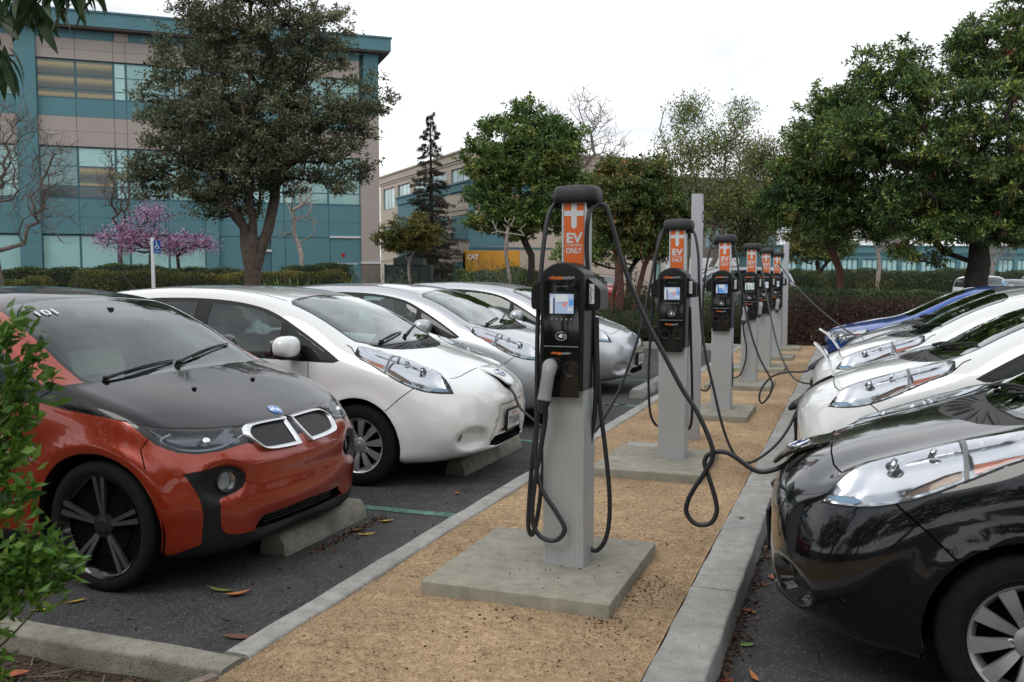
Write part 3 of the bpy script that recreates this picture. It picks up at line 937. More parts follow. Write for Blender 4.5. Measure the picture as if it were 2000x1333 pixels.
LEAFM = {}
LALL = ['lamp', 'turn_signal', 'lamp_trim', 'lamp_bar', 'blue_accent']
def make_leaf(paint, flap_deg, plate, spec=LEAF):
    """local axes: nose at x = 0 pointing -x, height z"""
    root = empty('parked_hatchback')
    if not LEAFM:
        B = make_leaf_body(); LEAFM['B'] = B
        for key, names, off, side in [
            ('body', ['body'], 0, 0), ('seam', ['seam'], -.006, 0), ('windscreen', ['windscreen'], -.002, 0), ('surround', ['screen_surround'], -.0015, 0),
            ('cowl', ['cowl_panel'], -.006, 0), ('rear_window', ['rear_window'], -.002, 0), ('lower_grille', ['lower_grille'], -.030, 0), ('strip', ['grille_strip'], .004, 0),
            ('flap_closed', ['charge_flap'], .001, 0), ('port', ['charge_flap'], -.055, 0), ('liner', ['body', 'seam'], -.028, 0)]:
            LEAFM[key] = B.mesh(key, names, off, skirt=(key != 'liner'))
        for s_ in (-1, 1):
            for key, names, off in [('frame', ['window_frame'], -.003), ('quarter', ['quarter_pane'], -.005), ('fpane', ['front_side_pane'], -.006), ('rpane', ['rear_side_pane'], -.006),
                                    ('lens', LALL, .004), ('bowl', LALL, -.045), ('ts', ['turn_signal'], -.005), ('trim', ['lamp_trim'], -.010), ('bar', ['lamp_bar'], .007), ('blue', ['blue_accent'], -.004), ('seal', ['lamp_seal'], .002), ('fog', ['fog_lamp'], -.004), ('tail', ['tail_lamp'], .004)]:
                LEAFM[key + str(s_)] = B.mesh(key, names, off, side=s_, dish=.030 if key == 'bowl' else 0)
        LEAFM['flange'] = B.arch_flange('wheel_arch_lip')
    B = LEAFM['B']
    def put(key, name, m, parent=root):
        return setm(link(name, LEAFM[key], parent), m)
    body = put('body', 'body', paint)
    put('seam', 'panel_gap', M['matt_black'])
    put('flange', 'wheel_arch_lip', paint)
    put('liner', 'inner_lining', M['interior'])
    put('surround', 'windscreen_surround', M['gloss_black'])
    put('windscreen', 'windscreen', M['glass_front'])
    put('rear_window', 'rear_window', M['glass_side'])
    cowl = put('cowl', 'cowl_panel', M['black_plastic'])
    # louvres of the cowl, standing a little proud
    if 'louvre' not in LEAFM:
        ms = []
        for k in range(-4, 5):
            a = k * 18.5
            m = MB()
            r0, r1 = .23, .30
            w = []
            for t in np.linspace(0, 1, 6):
                yy = (.10 + (.47 - .10) * t) * math.sin(R(a)) * 1.12
                xx = .90 - (.055 + .135 * t) * math.cos(R(a)) * .98 - .0 + .35 * yy * yy * .25
                w.append((xx, yy))
            pts = []
            for i, (xx, yy) in enumerate(w):
                pts.append((xx, yy, surf_z(B, xx, abs(yy)) - .012))
            m.tube(pts, [.004, .014, .019, .020, .015, .004], 8)
            ms.append(m.mesh('louvre'))
        LEAFM['louvre'] = ms
    for me in LEAFM['louvre']:
        setm(link('louvre', me, cowl), M['black_plastic'])
    put('lower_grille', 'lower_grille', M['matt_black'])
    put('strip', 'grille_strip', M['satin'])
    for s_ in (-1, 1):
        fr_ = put('frame%d' % s_, 'window_frame', M['black_plastic'])
        put('quarter%d' % s_, 'quarter_pane', M['glass_dark'], fr_)
        put('fpane%d' % s_, 'front_side_pane', M['glass_side'], fr_)
        put('rpane%d' % s_, 'rear_side_pane', M['glass_side'], fr_)
        put('tail%d' % s_, 'tail_lamp', M['red_lens'])
        fog = put('fog%d' % s_, 'fog_lamp', M['lamp_chrome'])
        hl = put('bowl%d' % s_, 'headlight', M['lamp_chrome'])
        # inner elements, between bowl and lens
        key = 'lampparts%d' % s_
        if key not in LEAFM:
            P = lambda x, y: np.array([x, s_ * y, surf_z(B, x, y)])
            pr = MB(); c = P(.49, .672) - [0, 0, .030]
            ax = roty(R(-62)) @ rotz(0)
            pr.lathe([(.034, .01), (.037, .0), (.036, -.006), (.030, -.009), (.027, -.003)], 24, at=(0, 0, 0))
            for v in pr.v: v[:] = v @ roty(R(-68)).T + c
            gl = MB(); gl.ell(c, (.026, .026, .020), 16, 12)
            hi = MB(); c2 = P(.63, .660) - [0, 0, .024]
            hi.lathe([(.022, .01), (.025, .0), (.024, -.006), (.018, -.008), (.015, .003), (.001, .006)], 20)
            for v in hi.v: v[:] = v @ roty(R(-68)).T + c2
            LEAFM[key] = [('projector', pr.mesh('projector'), 'chrome'), ('projector_lens', gl.mesh('projector_lens', angle=180), 'gloss_black'), ('high_beam', hi.mesh('high_beam'), 'chrome')]
        for nm, me, mk in LEAFM[key]: setm(link(nm, me, hl), M[mk])
        put('ts%d' % s_, 'turn_signal', M['amber'], hl); put('trim%d' % s_, 'lamp_trim', M['lamp_brown'], hl); put('bar%d' % s_, 'lamp_divider', M['grey_plastic'], hl)
        put('blue%d' % s_, 'blue_accent', M['blue_lens'], hl); put('seal%d' % s_, 'lamp_seal', M['black_plastic'], hl)
        put('lens%d' % s_, 'headlight_lens', M['lens'], hl)
        door_mirror(root, 1.46, .875, 1.035, s_, paint, 1.05)
        # door handles
        for hx in (2.28, 3.16):
            m = MB(); m.bbox(hx - .09, hx + .09, s_ * .885 - .016, s_ * .885 + .016, .845, .87, .010); m.build('door_handle', paint, root)
    # flap and socket
    hinge = np.array([.262, 0, surf_z(B, .262, 0)])
    if flap_deg == 0:
        fl = put('flap_closed', 'charge_flap', paint)
    else:
        put('port', 'charge_socket', M['black_plastic'])
        me = B.mesh('charge_flap', ['charge_flap'], .004, side=0)
        co = np.array([v.co[:] for v in me.vertices])
        nf = len(me.polygons)
        m = MB()
        base = co.copy()
        faces = [list(p.vertices) for p in me.polygons]
        m.add(co - hinge, faces)
        # inner face of the flap, so that it has a thickness
        me2 = B.mesh('tmp', ['charge_flap'], -.010, side=0)
        m.add(np.array([v.co[:] for v in me2.vertices]) - hinge, [list(p.vertices)[::-1] for p in me2.polygons])
        fl = m.build('charge_flap', paint, root, angle=50, loc=tuple(hinge), rot=(0, R(flap_deg), 0))
        h = MB()
        for yy in (-.05, .05):
            h.tube([(.235, yy, hinge[2] - .05), (.245, yy, hinge[2] - .01), (.262, yy, hinge[2] + .003)], .006, 6)
            h.bbox(.11, .215, yy - .042, yy + .042, .70, .762, .012)
        h.build('socket_housing', M['black_plastic'], root)
    # badge on the flap
    bx = .125
    bp = np.array([bx, 0, surf_z(B, bx, 0)]); p, n = B.point(x=bx, y=0, proj='top')
    n = n / np.linalg.norm(n); Fm = frame_from(n, up=(1, 0, .5))
    off = np.array(hinge) if flap_deg != 0 else np.zeros(3)
    m = MB(); c = bp + n * .006 - off
    ring = [(.060 * math.cos(a), .050 * math.sin(a), .003) for a in np.linspace(0, 2 * math.pi, 33)]
    m.tube(np.array(ring) @ Fm.T + c, .0055, 6, cap=False)
    bdg = m.build('badge', M['chrome'], fl)
    m = MB(); m.box(-.070, .070, -.013, .013, .0, .006); w = m.v[0] @ Fm.T + c; m.v = [w]; m.build('badge_bar', M['chrome'], bdg, smooth=False)
    m = MB(); m.lathe([(.0001, .0005), (.055, .0005)], 24, sy=.80); m.v = [v @ Fm.T + c for v in m.v]; m.build('badge_field', M['badge_blue'], bdg)
    put_text(bdg, 'NISSAN', .016, M['badge_blue'], c + n * .0066 - Fm[:, 1] * .0065, Fm, .01, 'badge_lettering', width=.115)
    if plate is not None:
        licence_plate(root, -.002, .455, plate, tilt=R(-4))
    for ax in spec['axles']:
        for s_ in (-1, 1):
            make_wheel('cover', root, ax, s_, spec['R'], .205, WMATS_LEAF, .885 - .118)
        wheel_well(root, spec, ax)
    interior(root, spec, B)
    wiper(root, B, (.985, -.05), (1.15, -.60)); wiper(root, B, (.975, .42), (1.04, -.08 + .0))
    # aerial at the back of the roof
    m = MB(); m.ell((3.75, 0, 1.47), (.05, .02, .015)); m.tube([(3.74, 0, 1.475), (3.82, 0, 1.56), (3.93, 0, 1.68)], [.006, .004, .004], 6); m.build('aerial', M['black_plastic'], root)
    # underbody
    m = MB(); m.box(.35, 4.1, -.60, .60, .20, .30); m.build('underbody', M['matt_black'], root)
    return root

M['glass_dark'] = glassy('dark_quarter_glass', (.25, .3, .3), 1.0, .8, 1.5)
M['grey_plastic'] = mat('grey_plastic', (.16, .17, .18), .4)
# ---------------------------------------------------------------- the orange and black compact hatchback with twin grilles
def i3_disp(G):
    x, y, z = G[..., 0], G[..., 1], G[..., 2]
    out = G.copy()
    gs = lambda v, s: np.exp(-(v / s) ** 2)
    # chin: the bumper tucks in under the grilles, then swells again
    k = gs(z - .52, .055) * (x < .45) * np.clip((.52 - y) / .12, 0, 1)
    out[..., 0] += .010 * k
    k = gs(z - .285, .05) * (x < .4) * np.clip((.45 - y) / .08, 0, 1)
    out[..., 0] += .030 * k
    # fog lamp surround stands in a hollow
    r = np.sqrt(((y - .60) / .13) ** 2 + ((z - .555) / .095) ** 2)
    k = np.clip(1.2 - r, 0, .5) / .5; k = k * k * (3 - 2 * k) * (x < .5)
    out[..., 0] += .030 * k
    out[..., 1] -= .012 * k
    for cx in (.66, 3.23):
        d = np.sqrt((x - cx) ** 2 + (z - .345) ** 2)
        k = gs(d - .43, .045) * (y > .6) * (z < .9)
        out[..., 1] += .016 * k
    # hood shoulder line
    k = gs(z - .60 - .1 * (x - 1.2), .04) * np.clip((x - 1.15) / .2, 0, 1) * np.clip((2.9 - x) / .2, 0, 1) * (y > .6)
    out[..., 1] -= .012 * k
    return out

def i3_warp(x, y, z):
    f = lambda t: max(0.0, min(1.0, t))
    k = f((z - .62) / .16) * f(1 - x / .6)
    x2 = x + .050 * k
    q = f((z - .66) / .14) * f((1.25 - x) / .4)
    # rounder in plan at the corners
    c = f(1 - x / .45) * f((abs(y) - .25) / .45)
    return (x2 + .030 * c * c, y, z - .028 * q)
def i3_wp(x, z, y=.5):
    a = i3_warp(x, y, z); return a[0], a[2]

I3 = dict(L=4.0, warp=i3_warp, W=.888, R=.337, arch=.388, axles=(.66, 3.23), disp=i3_disp,
    cabin=dict(dash=.92, seat=1.75, rear=2.55, belt=1.06), rvm=(1.45, 1.36),
    K=[
     (T((0, 0), (4.0, 0)), T((0, .60), (.02, .72), (.05, .775), (.10, .825), (.17, .862), (.25, .895), (.45, .965), (.65, 1.03), (.78, 1.072), (.86, 1.10), (1.0, 1.185), (1.3, 1.35), (1.55, 1.455), (1.8, 1.505), (2.2, 1.535), (2.8, 1.535), (3.4, 1.505), (3.7, 1.44), (3.85, 1.2), (3.94, .9), (4.0, .6))),
     (T((0, 0), (.02, .15), (.05, .22), (.1, .28), (.25, .33), (.8, .36), (1.5, .35), (3.5, .31), (3.9, .25), (4.0, 0)),
      T((0, .595), (.02, .715), (.05, .772), (.10, .820), (.17, .858), (.25, .890), (.45, .962), (.65, 1.028), (.78, 1.068), (.86, 1.092), (1.0, 1.175), (1.3, 1.342), (1.55, 1.447), (1.8, 1.498), (2.2, 1.528), (2.8, 1.528), (3.4, 1.497), (3.7, 1.43), (3.85, 1.18), (3.94, .88), (4.0, .6))),
     (T((0, 0), (.02, .28), (.05, .42), (.1, .535), (.17, .60), (.3, .66), (.5, .70), (.78, .715), (1.2, .68), (1.55, .645), (2.2, .615), (3.4, .57), (3.75, .53), (3.9, .45), (4.0, 0)),
      T((0, .58), (.02, .69), (.05, .745), (.10, .792), (.17, .832), (.3, .885), (.5, .958), (.78, 1.043), (.86, 1.065), (1.0, 1.135), (1.3, 1.30), (1.55, 1.41), (1.8, 1.462), (2.2, 1.492), (2.8, 1.492), (3.4, 1.46), (3.7, 1.38), (3.85, 1.12), (4.0, .6))),
     (T((0, 0), (.02, .33), (.05, .50), (.1, .63), (.17, .71), (.3, .785), (.5, .825), (.78, .835), (1.0, .815), (1.2, .785), (1.55, .74), (1.8, .72), (2.2, .705), (3.4, .66), (3.75, .62), (3.9, .54), (4.0, 0)),
      T((0, .56), (.02, .65), (.05, .70), (.10, .745), (.17, .790), (.3, .855), (.5, .935), (.78, 1.020), (1.0, 1.09), (1.3, 1.235), (1.55, 1.345), (1.8, 1.408), (2.2, 1.445), (2.8, 1.445), (3.4, 1.41), (3.7, 1.31), (3.85, 1.05), (4.0, .58))),
     (T((0, 0), (.02, .355), (.05, .54), (.1, .68), (.17, .765), (.3, .838), (.5, .872), (.8, .882), (2.2, .880), (3.4, .865), (3.75, .80), (3.9, .70), (4.0, 0)),
      T((0, .53), (.02, .58), (.1, .64), (.17, .68), (.3, .745), (.5, .83), (.8, .925), (1.1, .975), (1.6, 1.0), (2.8, 1.02), (3.5, 1.04), (3.85, .95), (4.0, .55))),
     (T((0, 0), (.02, .362), (.05, .555), (.1, .70), (.17, .79), (.3, .865), (.5, .892), (3.4, .892), (3.75, .84), (3.9, .74), (4.0, 0)),
      T((0, .47), (.1, .50), (.3, .56), (.8, .64), (2.2, .68), (3.5, .72), (4.0, .5))),
     (T((0, 0), (.02, .35), (.05, .54), (.1, .68), (.17, .775), (.3, .852), (.5, .880), (3.4, .880), (3.75, .83), (3.9, .73), (4.0, 0)),
      T((0, .40), (.1, .36), (.3, .36), (.8, .37), (3.5, .39), (4.0, .42))),
     (T((0, 0), (.02, .31), (.05, .49), (.1, .63), (.17, .73), (.3, .81), (.5, .845), (1.2, .85), (3.4, .85), (3.75, .78), (3.9, .68), (4.0, 0)),
      T((0, .31), (.02, .245), (.05, .225), (.1, .21), (.3, .20), (3.5, .21), (3.8, .25), (4.0, .34))),
     (T((0, 0), (4.0, 0)),
      T((0, .30), (.02, .235), (.05, .215), (.1, .20), (.3, .19), (3.5, .20), (3.8, .24), (4.0, .33)))])

def make_i3():
    B = Body(I3)
    fr = lambda c: c.x < .45
    sd = lambda c: c.y > .5
    up = lambda c: c.z > .7
    # black bonnet and belt in one sweep, seen from the side; the pillar above stays orange
    B.region('bonnet', 'side', [(.075, .832), (.14, .838), (.25, .858), (.40, .893), (.60, .925), (.80, .950), (1.05, .975), (1.45, .985), (1.45, 1.04), (1.10, 1.055), (.93, 1.062), (.86, 1.075), (.86, 1.3), (.05, 1.3)], lambda c: True)
    B.region('bonnet', 'top', [(.70, -.02), (.70, .82), (.86, .82), (.90, .5), (.90, -.02)], lambda c: c.z > .95)
    B.region('screen_surround', 'top', [(.795, -.02), (.795, .3), (.81, .52), (.845, .70), (.90, .728), (1.05, .718), (1.3, .690), (1.48, .662), (1.58, .645), (1.62, .60), (1.635, .3), (1.64, -.02)], up)
    B.region('roof_panel', 'top', [(1.62, -.02), (1.62, .60), (1.58, .655), (1.8, .650), (2.2, .635), (3.4, .59), (3.68, .55), (3.70, -.02)], lambda c: c.z > 1.2)
    B.region('windscreen', 'top', [(.815, -.02), (.815, .3), (.83, .50), (.868, .68), (.92, .706), (1.05, .698), (1.3, .668), (1.48, .640), (1.55, .625), (1.585, .585), (1.60, .3), (1.605, -.02)], up)
    B.region('rear_window', 'top', [(3.72, -.02), (3.72, .5), (3.84, .48), (3.84, -.02)], lambda c: c.z > 1.1)
    dl = crom([(1.02, 1.050), (1.15, 1.105), (1.35, 1.195), (1.55, 1.275), (1.8, 1.345), (2.1, 1.380), (2.5, 1.385), (3.0, 1.37), (3.4, 1.32)], 3).tolist() + [(3.5, 1.18), (3.45, 1.06), (2.9, 1.06), (2.45, .98), (1.9, .97), (1.45, 1.0), (1.1, 1.03)]
    B.region('window_frame', 'side', dl, sd)
    B.region('front_side_pane', 'side', [(1.22, 1.10), (1.40, 1.182), (1.60, 1.26), (1.85, 1.325), (2.15, 1.35), (2.28, 1.352), (2.28, 1.01), (1.9, 1.0), (1.5, 1.03), (1.22, 1.055)], sd)
    B.region('rear_side_pane', 'side', [(2.38, 1.355), (2.8, 1.345), (3.1, 1.32), (3.25, 1.28), (3.25, 1.09), (2.9, 1.085), (2.38, 1.02)], sd)
    # lamps (side view outline, outboard of the grilles)
    lp = crom([(.475, .905), (.36, .886), (.25, .862), (.15, .842), (.090, .835)], 3).tolist() + [(.055, .815), (.050, .745), (.075, .728), (.13, .725), (.20, .745), (.30, .800), (.40, .862)]
    B.region('lamp_bezel', 'side', lp, lambda c: c.y > .405)
    B.region('lamp', 'side', [(.36, .872), (.27, .856), (.17, .836), (.06, .820), (.058, .752), (.082, .737), (.13, .738), (.19, .757), (.28, .808)], lambda c: c.y > .455)
    # grilles between the lamps
    B.region('grille_panel', 'front', [(-.02, .838), (.41, .838), (.46, .80), (.43, .745), (.33, .725), (-.02, .725)], fr)
    # fog lamp surround: a C that runs down into the black chin
    cs = crom([(.79, .628), (.70, .636), (.60, .638), (.53, .625), (.48, .585), (.475, .54), (.51, .500), (.58, .482), (.630, .470), (.635, .42), (.630, .335), (.60, .29)], 3).tolist() + [(.52, .272), (.30, .268), (-.02, .268), (-.02, .15), (.9, .15), (.9, .20), (.72, .262), (.715, .40), (.735, .50), (.775, .60)]
    B.region('chin', 'front', cs, lambda c: c.x < .36)
    B.region('fog_lamp', 'front', [(.575 + .052 * math.cos(t), .556 + .052 * math.sin(t)) for t in np.linspace(0, 2 * math.pi, 20, endpoint=False)], fr)
    B.region('lower_grille', 'front', [(-.02, .268), (.35, .268), (.43, .275), (.36, .335), (-.02, .345)], fr)
    B.region('side_sill', 'side', [(.95, .15), (.95, .25), (1.1, .27), (2.9, .27), (3.0, .15)], sd)
    # seams
    B.seam('side', [(.34, .825), (.37, .77), (.335, .66)], .006, lambda c: c.y > .5)
    B.seam('side', [(1.22, .22), (1.20, .70), (1.16, .97)], .006, lambda c: c.y > .5)
    B.seam('side', [(2.33, .22), (2.33, .98)], .006, lambda c: c.y > .5)
    B.seam('side', [(.92, 1.058), (1.02, 1.0), (1.05, .975)], .006, lambda c: c.y > .6)
    for ax in I3['axles']:
        B.region('opening', 'side', circ(ax, .343, .388), lambda c: c.y > .45 and c.z < .85)
    B.finish()
    root = empty('parked_compact_car')
    red, blk = M['paint_red'], M['gloss_black']
    def put(name, names, off, m, parent=root, side=0, skirt=True, dish=0):
        return setm(link(name, B.mesh(name, names, off, side=side, skirt=skirt, dish=dish), parent), m)
    put('body', ['body'], 0, red)
    put('panel_gap', ['seam'], -.005, M['matt_black'])
    bon = put('bonnet', ['bonnet'], .0015, M['bonnet_black'])
    put('roof_panel', ['roof_panel'], .001, blk)
    put('windscreen_surround', ['screen_surround'], .0005, blk)
    wsn = put('windscreen', ['windscreen'], -.002, M['glass_front'])
    put('rear_window', ['rear_window'], -.002, M['glass_side'])
    put('inner_lining', ['body', 'seam', 'bonnet', 'roof_panel'], -.03, M['interior'], skirt=False)
    put('chin', ['chin'], -.003, M['black_plastic'])
    put('side_sill', ['side_sill'], .004, M['black_plastic'])
    put('grille_panel', ['grille_panel'], -.006, blk)
    lg = put('lower_grille', ['lower_grille'], -.035, M['matt_black'])
    setm(link('wheel_arch_lip', B.arch_flange('wheel_arch_lip'), root), M['black_plastic'])
    for s_ in (-1, 1):
        f = put('window_frame', ['window_frame'], -.002, blk, side=s_)
        put('front_side_pane', ['front_side_pane'], -.005, M['glass_side'], f, s_)
        put('rear_side_pane', ['rear_side_pane'], -.005, M['glass_side'], f, s_)
        bz = put('headlight', ['lamp_bezel'], -.002, blk, side=s_)
        put('headlight_bowl', ['lamp'], -.045, M['lamp_dark'], bz, s_, dish=.03)
        # U-shaped light guide and projector behind the lens
        def on(x, z, d):
            x, z = i3_wp(x, z, .6)
            p, n = B.point(x=x, z=z, proj='side')
            i = np.argmin((B.co[:, 0] - x) ** 2 + (B.co[:, 2] - z) ** 2 + np.where(B.co[:, 1] < .34, 9, 0)); p, n = B.co[i], B.no[i]
            return (p - n * d) * [1, s_, 1]
        m = MB(); m.tube(crom([on(.27, .845, .012), on(.29, .815, .012), on(.22, .775, .012), on(.14, .750, .012), on(.085, .752, .012), on(.068, .775, .012), on(.066, .805, .012)], 4), .008, 6)
        m.build('light_guide', M['guide'], bz, angle=180)
        m = MB(); m.ell(on(.13, .795, .020), (.030, .034, .026), 14, 10); m.build('projector_lens', M['chrome'], bz, angle=180)
        m = MB(); m.ell(on(.085, .795, .020), (.016, .030, .018), 12, 8); m.build('high_beam', M['satin'], bz, angle=180)
        put('headlight_lens', ['lamp'], .002, M['lens'], bz, s_)
        fg = put('fog_lamp', ['fog_lamp'], -.022, M['lamp_chrome'], side=s_)
        put('fog_lens', ['fog_lamp'], -.003, M['lens'], fg, s_)
        p, n = B.point(y=.575, z=.556, proj='front')
        m = MB(); ring = []
        for a in np.linspace(0, 2 * math.pi, 25):
            yy, zz = .575 + .056 * math.cos(a), .556 + .056 * math.sin(a)
            q = p - 0; x = q[0] - (n[1] * (yy - q[1]) + n[2] * (zz - q[2])) / n[0]
            ring.append((x - .002, s_ * yy, zz))
        m.tube(ring, .006, 6, cap=False); m.build('fog_ring', M['black_plastic'], fg)
        # kidney: a rounded frame, leaning with the nose
        pts = [(.028, .800), (.034, .808), (.28, .812), (.352, .800), (.388, .768), (.372, .722), (.315, .684), (.085, .672), (.048, .686)]
        oc = crom(pts, 4, True)
        def nose_x(yy, zz):
            d = (B.co[:, 1] - yy) ** 2 + (B.co[:, 2] - zz) ** 2 + np.where(B.co[:, 0] > .45, 9, 0)
            i = np.argsort(d)[:3]; w = 1 / (d[i] + 1e-6)
            return float(((B.co[i, 0] - (B.no[i, 1] * (yy - B.co[i, 1]) + B.no[i, 2] * (zz - B.co[i, 2])) / np.minimum(B.no[i, 0], -.25)) * w).sum() / w.sum())
        base = np.array([[nose_x(a, b), a, b] for a, b in oc])
        # make the frame planar-ish: fit x as linear in y and z, then stand it proud
        A = np.column_stack([np.ones(len(base)), base[:, 1], base[:, 2]]); cf = np.linalg.lstsq(A, base[:, 0], rcond=None)[0]; cf[0] -= .014
        X = lambda yy, zz: cf[0] + cf[1] * yy + cf[2] * zz
        m = MB(); n_ = len(oc); cy, cz = oc.mean(0)
        rings = []
        for (sc, dx) in ((1.0, .03), (1.0, -.012), (.975, -.020), (.945, -.020), (.90, .004), (.86, .016)):
            rings.append([(X(cy + (a - cy) * sc, cz + (b - cz) * (sc - (1 - sc) * .75)) + dx, s_ * (cy + (a - cy) * sc), cz + (b - cz) * (sc - (1 - sc) * .75)) for a, b in oc])
        m.add(sum(rings, []), [(i * n_ + j, i * n_ + (j + 1) % n_, (i + 1) * n_ + (j + 1) % n_, (i + 1) * n_ + j) for i in range(5) for j in range(n_)])
        k = m.build('grille_frame', M['satin_bright'], root, angle=60)
        m = MB(); m.add([(X(a, b) + .004, s_ * a, b) for a, b in [(cy + (a - cy) * .93, cz + (b - cz) * .88) for a, b in oc]], [tuple(range(n_))]); m.build('grille_insert', M['insert'], k, smooth=False)
        door_mirror(root, 1.36, .875, 1.08, s_, blk, 1.0)
    # slats of the lower grille
    for zz in (.290, .308, .326):
        m = MB(); pts = []
        for yy in np.linspace(-.33, .33, 15):
            p, n = B.point(y=abs(yy), z=zz, proj='front'); pts.append((p[0] + .012, yy, zz))
        m.tube(pts, .005, 5); m.build('grille_slat', M['black_plastic'], lg)
    # badge
    bx = .215
    p, n = B.point(x=bx, y=0, proj='top'); c = np.array([bx, 0, surf_z(B, bx, 0)]) + n * .003
    Fm = frame_from(n, up=(1, 0, .5))
    m = MB(); m.lathe([(.0001, .006), (.034, .006), (.037, .002), (.046, .001)], 32); m.v = [v @ Fm.T + c for v in m.v]; bdg = m.build('badge', M['badge_blue2'], bon)
    m = MB(); ring = [(.034 * math.cos(a), .034 * math.sin(a), .006) for a in np.linspace(0, 2 * math.pi, 33)]
    m.tube(np.array(ring) @ Fm.T + c, .0022, 5, cap=False); m.build('badge_ring', M['chrome'], bdg)
    m = MB()
    for q in range(4):
        arc = [(0, 0)] + [(.024 * math.cos(a), .024 * math.sin(a)) for a in np.linspace(q * math.pi / 2, (q + 1) * math.pi / 2, 7)]
        (m if q in (0, 2) else m).add(np.array([(a, b, .0068) for a, b in arc]) @ Fm.T + c, [tuple(range(len(arc)))], m=q % 2)
    m.build('badge_roundel', [M['badge_sky'], M['white_print']], bdg, smooth=False)
    put_text(bdg, 'BMW', .010, M['white_print'], c + n * .0075 + Fm[:, 1] * .0255, Fm, .01, 'badge_lettering', width=.03)
    # washer jets
    for yy in (-.26, .26):
        m = MB(); m.ell((.56, yy, surf_z(B, .56, abs(yy)) + .006), (.016, .013, .010)); m.build('washer_jet', M['black_plastic'], root)
    wiper(root, B, (.88, .02), (1.02, -.60)); wiper(root, B, (.855, .60), (.90, .05))
    # number on the screen, name on the door
    p, n = B.point(x=1.40, y=.46, proj='top')
    loc = np.array([1.40, .46, surf_z(B, 1.40, .46)]) + n * .004
    # read from the front, high on the car's right
    Fm = frame_from(n, up=(1, 0, .5))
    put_text(wsn, '101', .060, M['white_print'], loc, Fm, .012, 'number', width=.13)
    p, n = B.point(x=1.06, z=.66, proj='side'); n = n * [1, 1, 1]
    for s_ in (1, -1):
        nn = n * [1, s_, 1]; pp = p * [1, s_, 1]
        put_text(root, 'i3', .085, M['satin'], pp + nn * .003, frame_from(nn), .01, 'model_lettering', off=.006)
    for ax in I3['axles']:
        for s_ in (-1, 1):
            make_wheel('twin', root, ax, s_, I3['R'], .165, WMATS_I3, .888 - .095)
        wheel_well(root, I3, ax)
    interior(root, I3, B)
    for s_ in (-1, 1):
        m = MB(); m.bbox(2.15, 2.33, s_ * .892 - .015, s_ * .892 + .015, .90, .925, .01); m.build('door_handle', red, root)
    m = MB(); m.box(.35, 3.7, -.58, .58, .19, .28); m.build('underbody', M['matt_black'], root)
    return root

M['bonnet_black'] = mat('bonnet_black_paint', (.004, .004, .005), .2, coat=.75, coat_rough=.02, spec=.08)
M['insert'] = mat('dark_grille_insert', (.004, .004, .004), .25, spec=.25)
M['lamp_dark'] = mat('dark_lamp_bowl', (.14, .15, .17), .25, metal=.9, bump=.2, bscale=20)
M['guide'] = mat('light_guide', (.45, .50, .56), .2, coat=.5)
M['satin_bright'] = mat('brushed_grille_frame', (.72, .73, .75), .25, metal=.9)
M['badge_blue2'] = mat('badge_blue_ring', (.05, .20, .55), .2, coat=.5)
M['badge_sky'] = mat('badge_light_blue', (.12, .40, .80), .2)
# ---------------------------------------------------------------- other cars, from a profile
def generic_spec(L, W, H, prof, ws, dlo, R_=.32, front=.90, rear=.95, belt=.92):
    """prof: centre line (x, z) from nose to tail; ws: (base, top) of the windscreen; dlo: (x0, x1) of the side windows"""
    xs = np.unique(np.concatenate([[0, .03, .1, .2, .35, .55, .8], np.linspace(1.0, L - .9, 14), [L - .6, L - .4, L - .2, L - .1, L - .03, L]]))
    px, pz = [p[0] for p in prof], [p[1] for p in prof]
    def plan(x, k):
        a = min(1, x / .75); b = min(1, (L - x) / .6)
        e = (1 - (1 - a) ** 2.6) ** .5 * (1 - (1 - b) ** 2.8) ** .5
        return W * k * e
    cab = lambda x: float(np.clip((np.interp(x, px, pz) - belt - .1) / (H - belt - .1), 0, 1))
    K = []
    zc = {x: float(pchip(px, pz, np.array([x]))[0]) for x in xs}
    nose = .55
    rows = [[] for _ in range(9)]
    for x in xs:
        z = zc[x]; c = cab(x)
        bz = min(belt, z - .10) if z > .7 else z - .08
        end = min(1, x / .15, (L - x) / .15)
        zs = [z, z - .008, z - .035, z - .085, bz - .04 * (1 - c), .60, .38, .24 + .10 * (1 - end), .21 + .10 * (1 - end)]
        zs[4] = min(zs[4], zs[3] - .05); zs[5] = min(zs[5], zs[4] - .06); zs[6] = min(zs[6], zs[5] - .06); zs[7] = min(zs[7], zs[6] - .05); zs[8] = zs[7] - .02
        ks = [0, .36, .64 - .02 * c, .86 - .12 * c, .975, 1.0, .985, .94, 0]
        for i in range(9): rows[i].append((float(plan(x, ks[i])), float(zs[i])))
    K = [([(float(x), r[0]) for x, r in zip(xs, row)], [(float(x), r[1]) for x, r in zip(xs, row)]) for row in rows]
    return dict(L=L, W=W, H=H, R=R_, arch=R_ + .055, axles=(front, L - rear), K=K, ws=ws, dlo=dlo, belt=belt, prof=prof,
                cabin=dict(dash=ws[0] + .1, seat=ws[0] + 1.25, rear=ws[0] + 2.1, belt=belt + .03), rvm=(ws[0] + .7, H - .25))

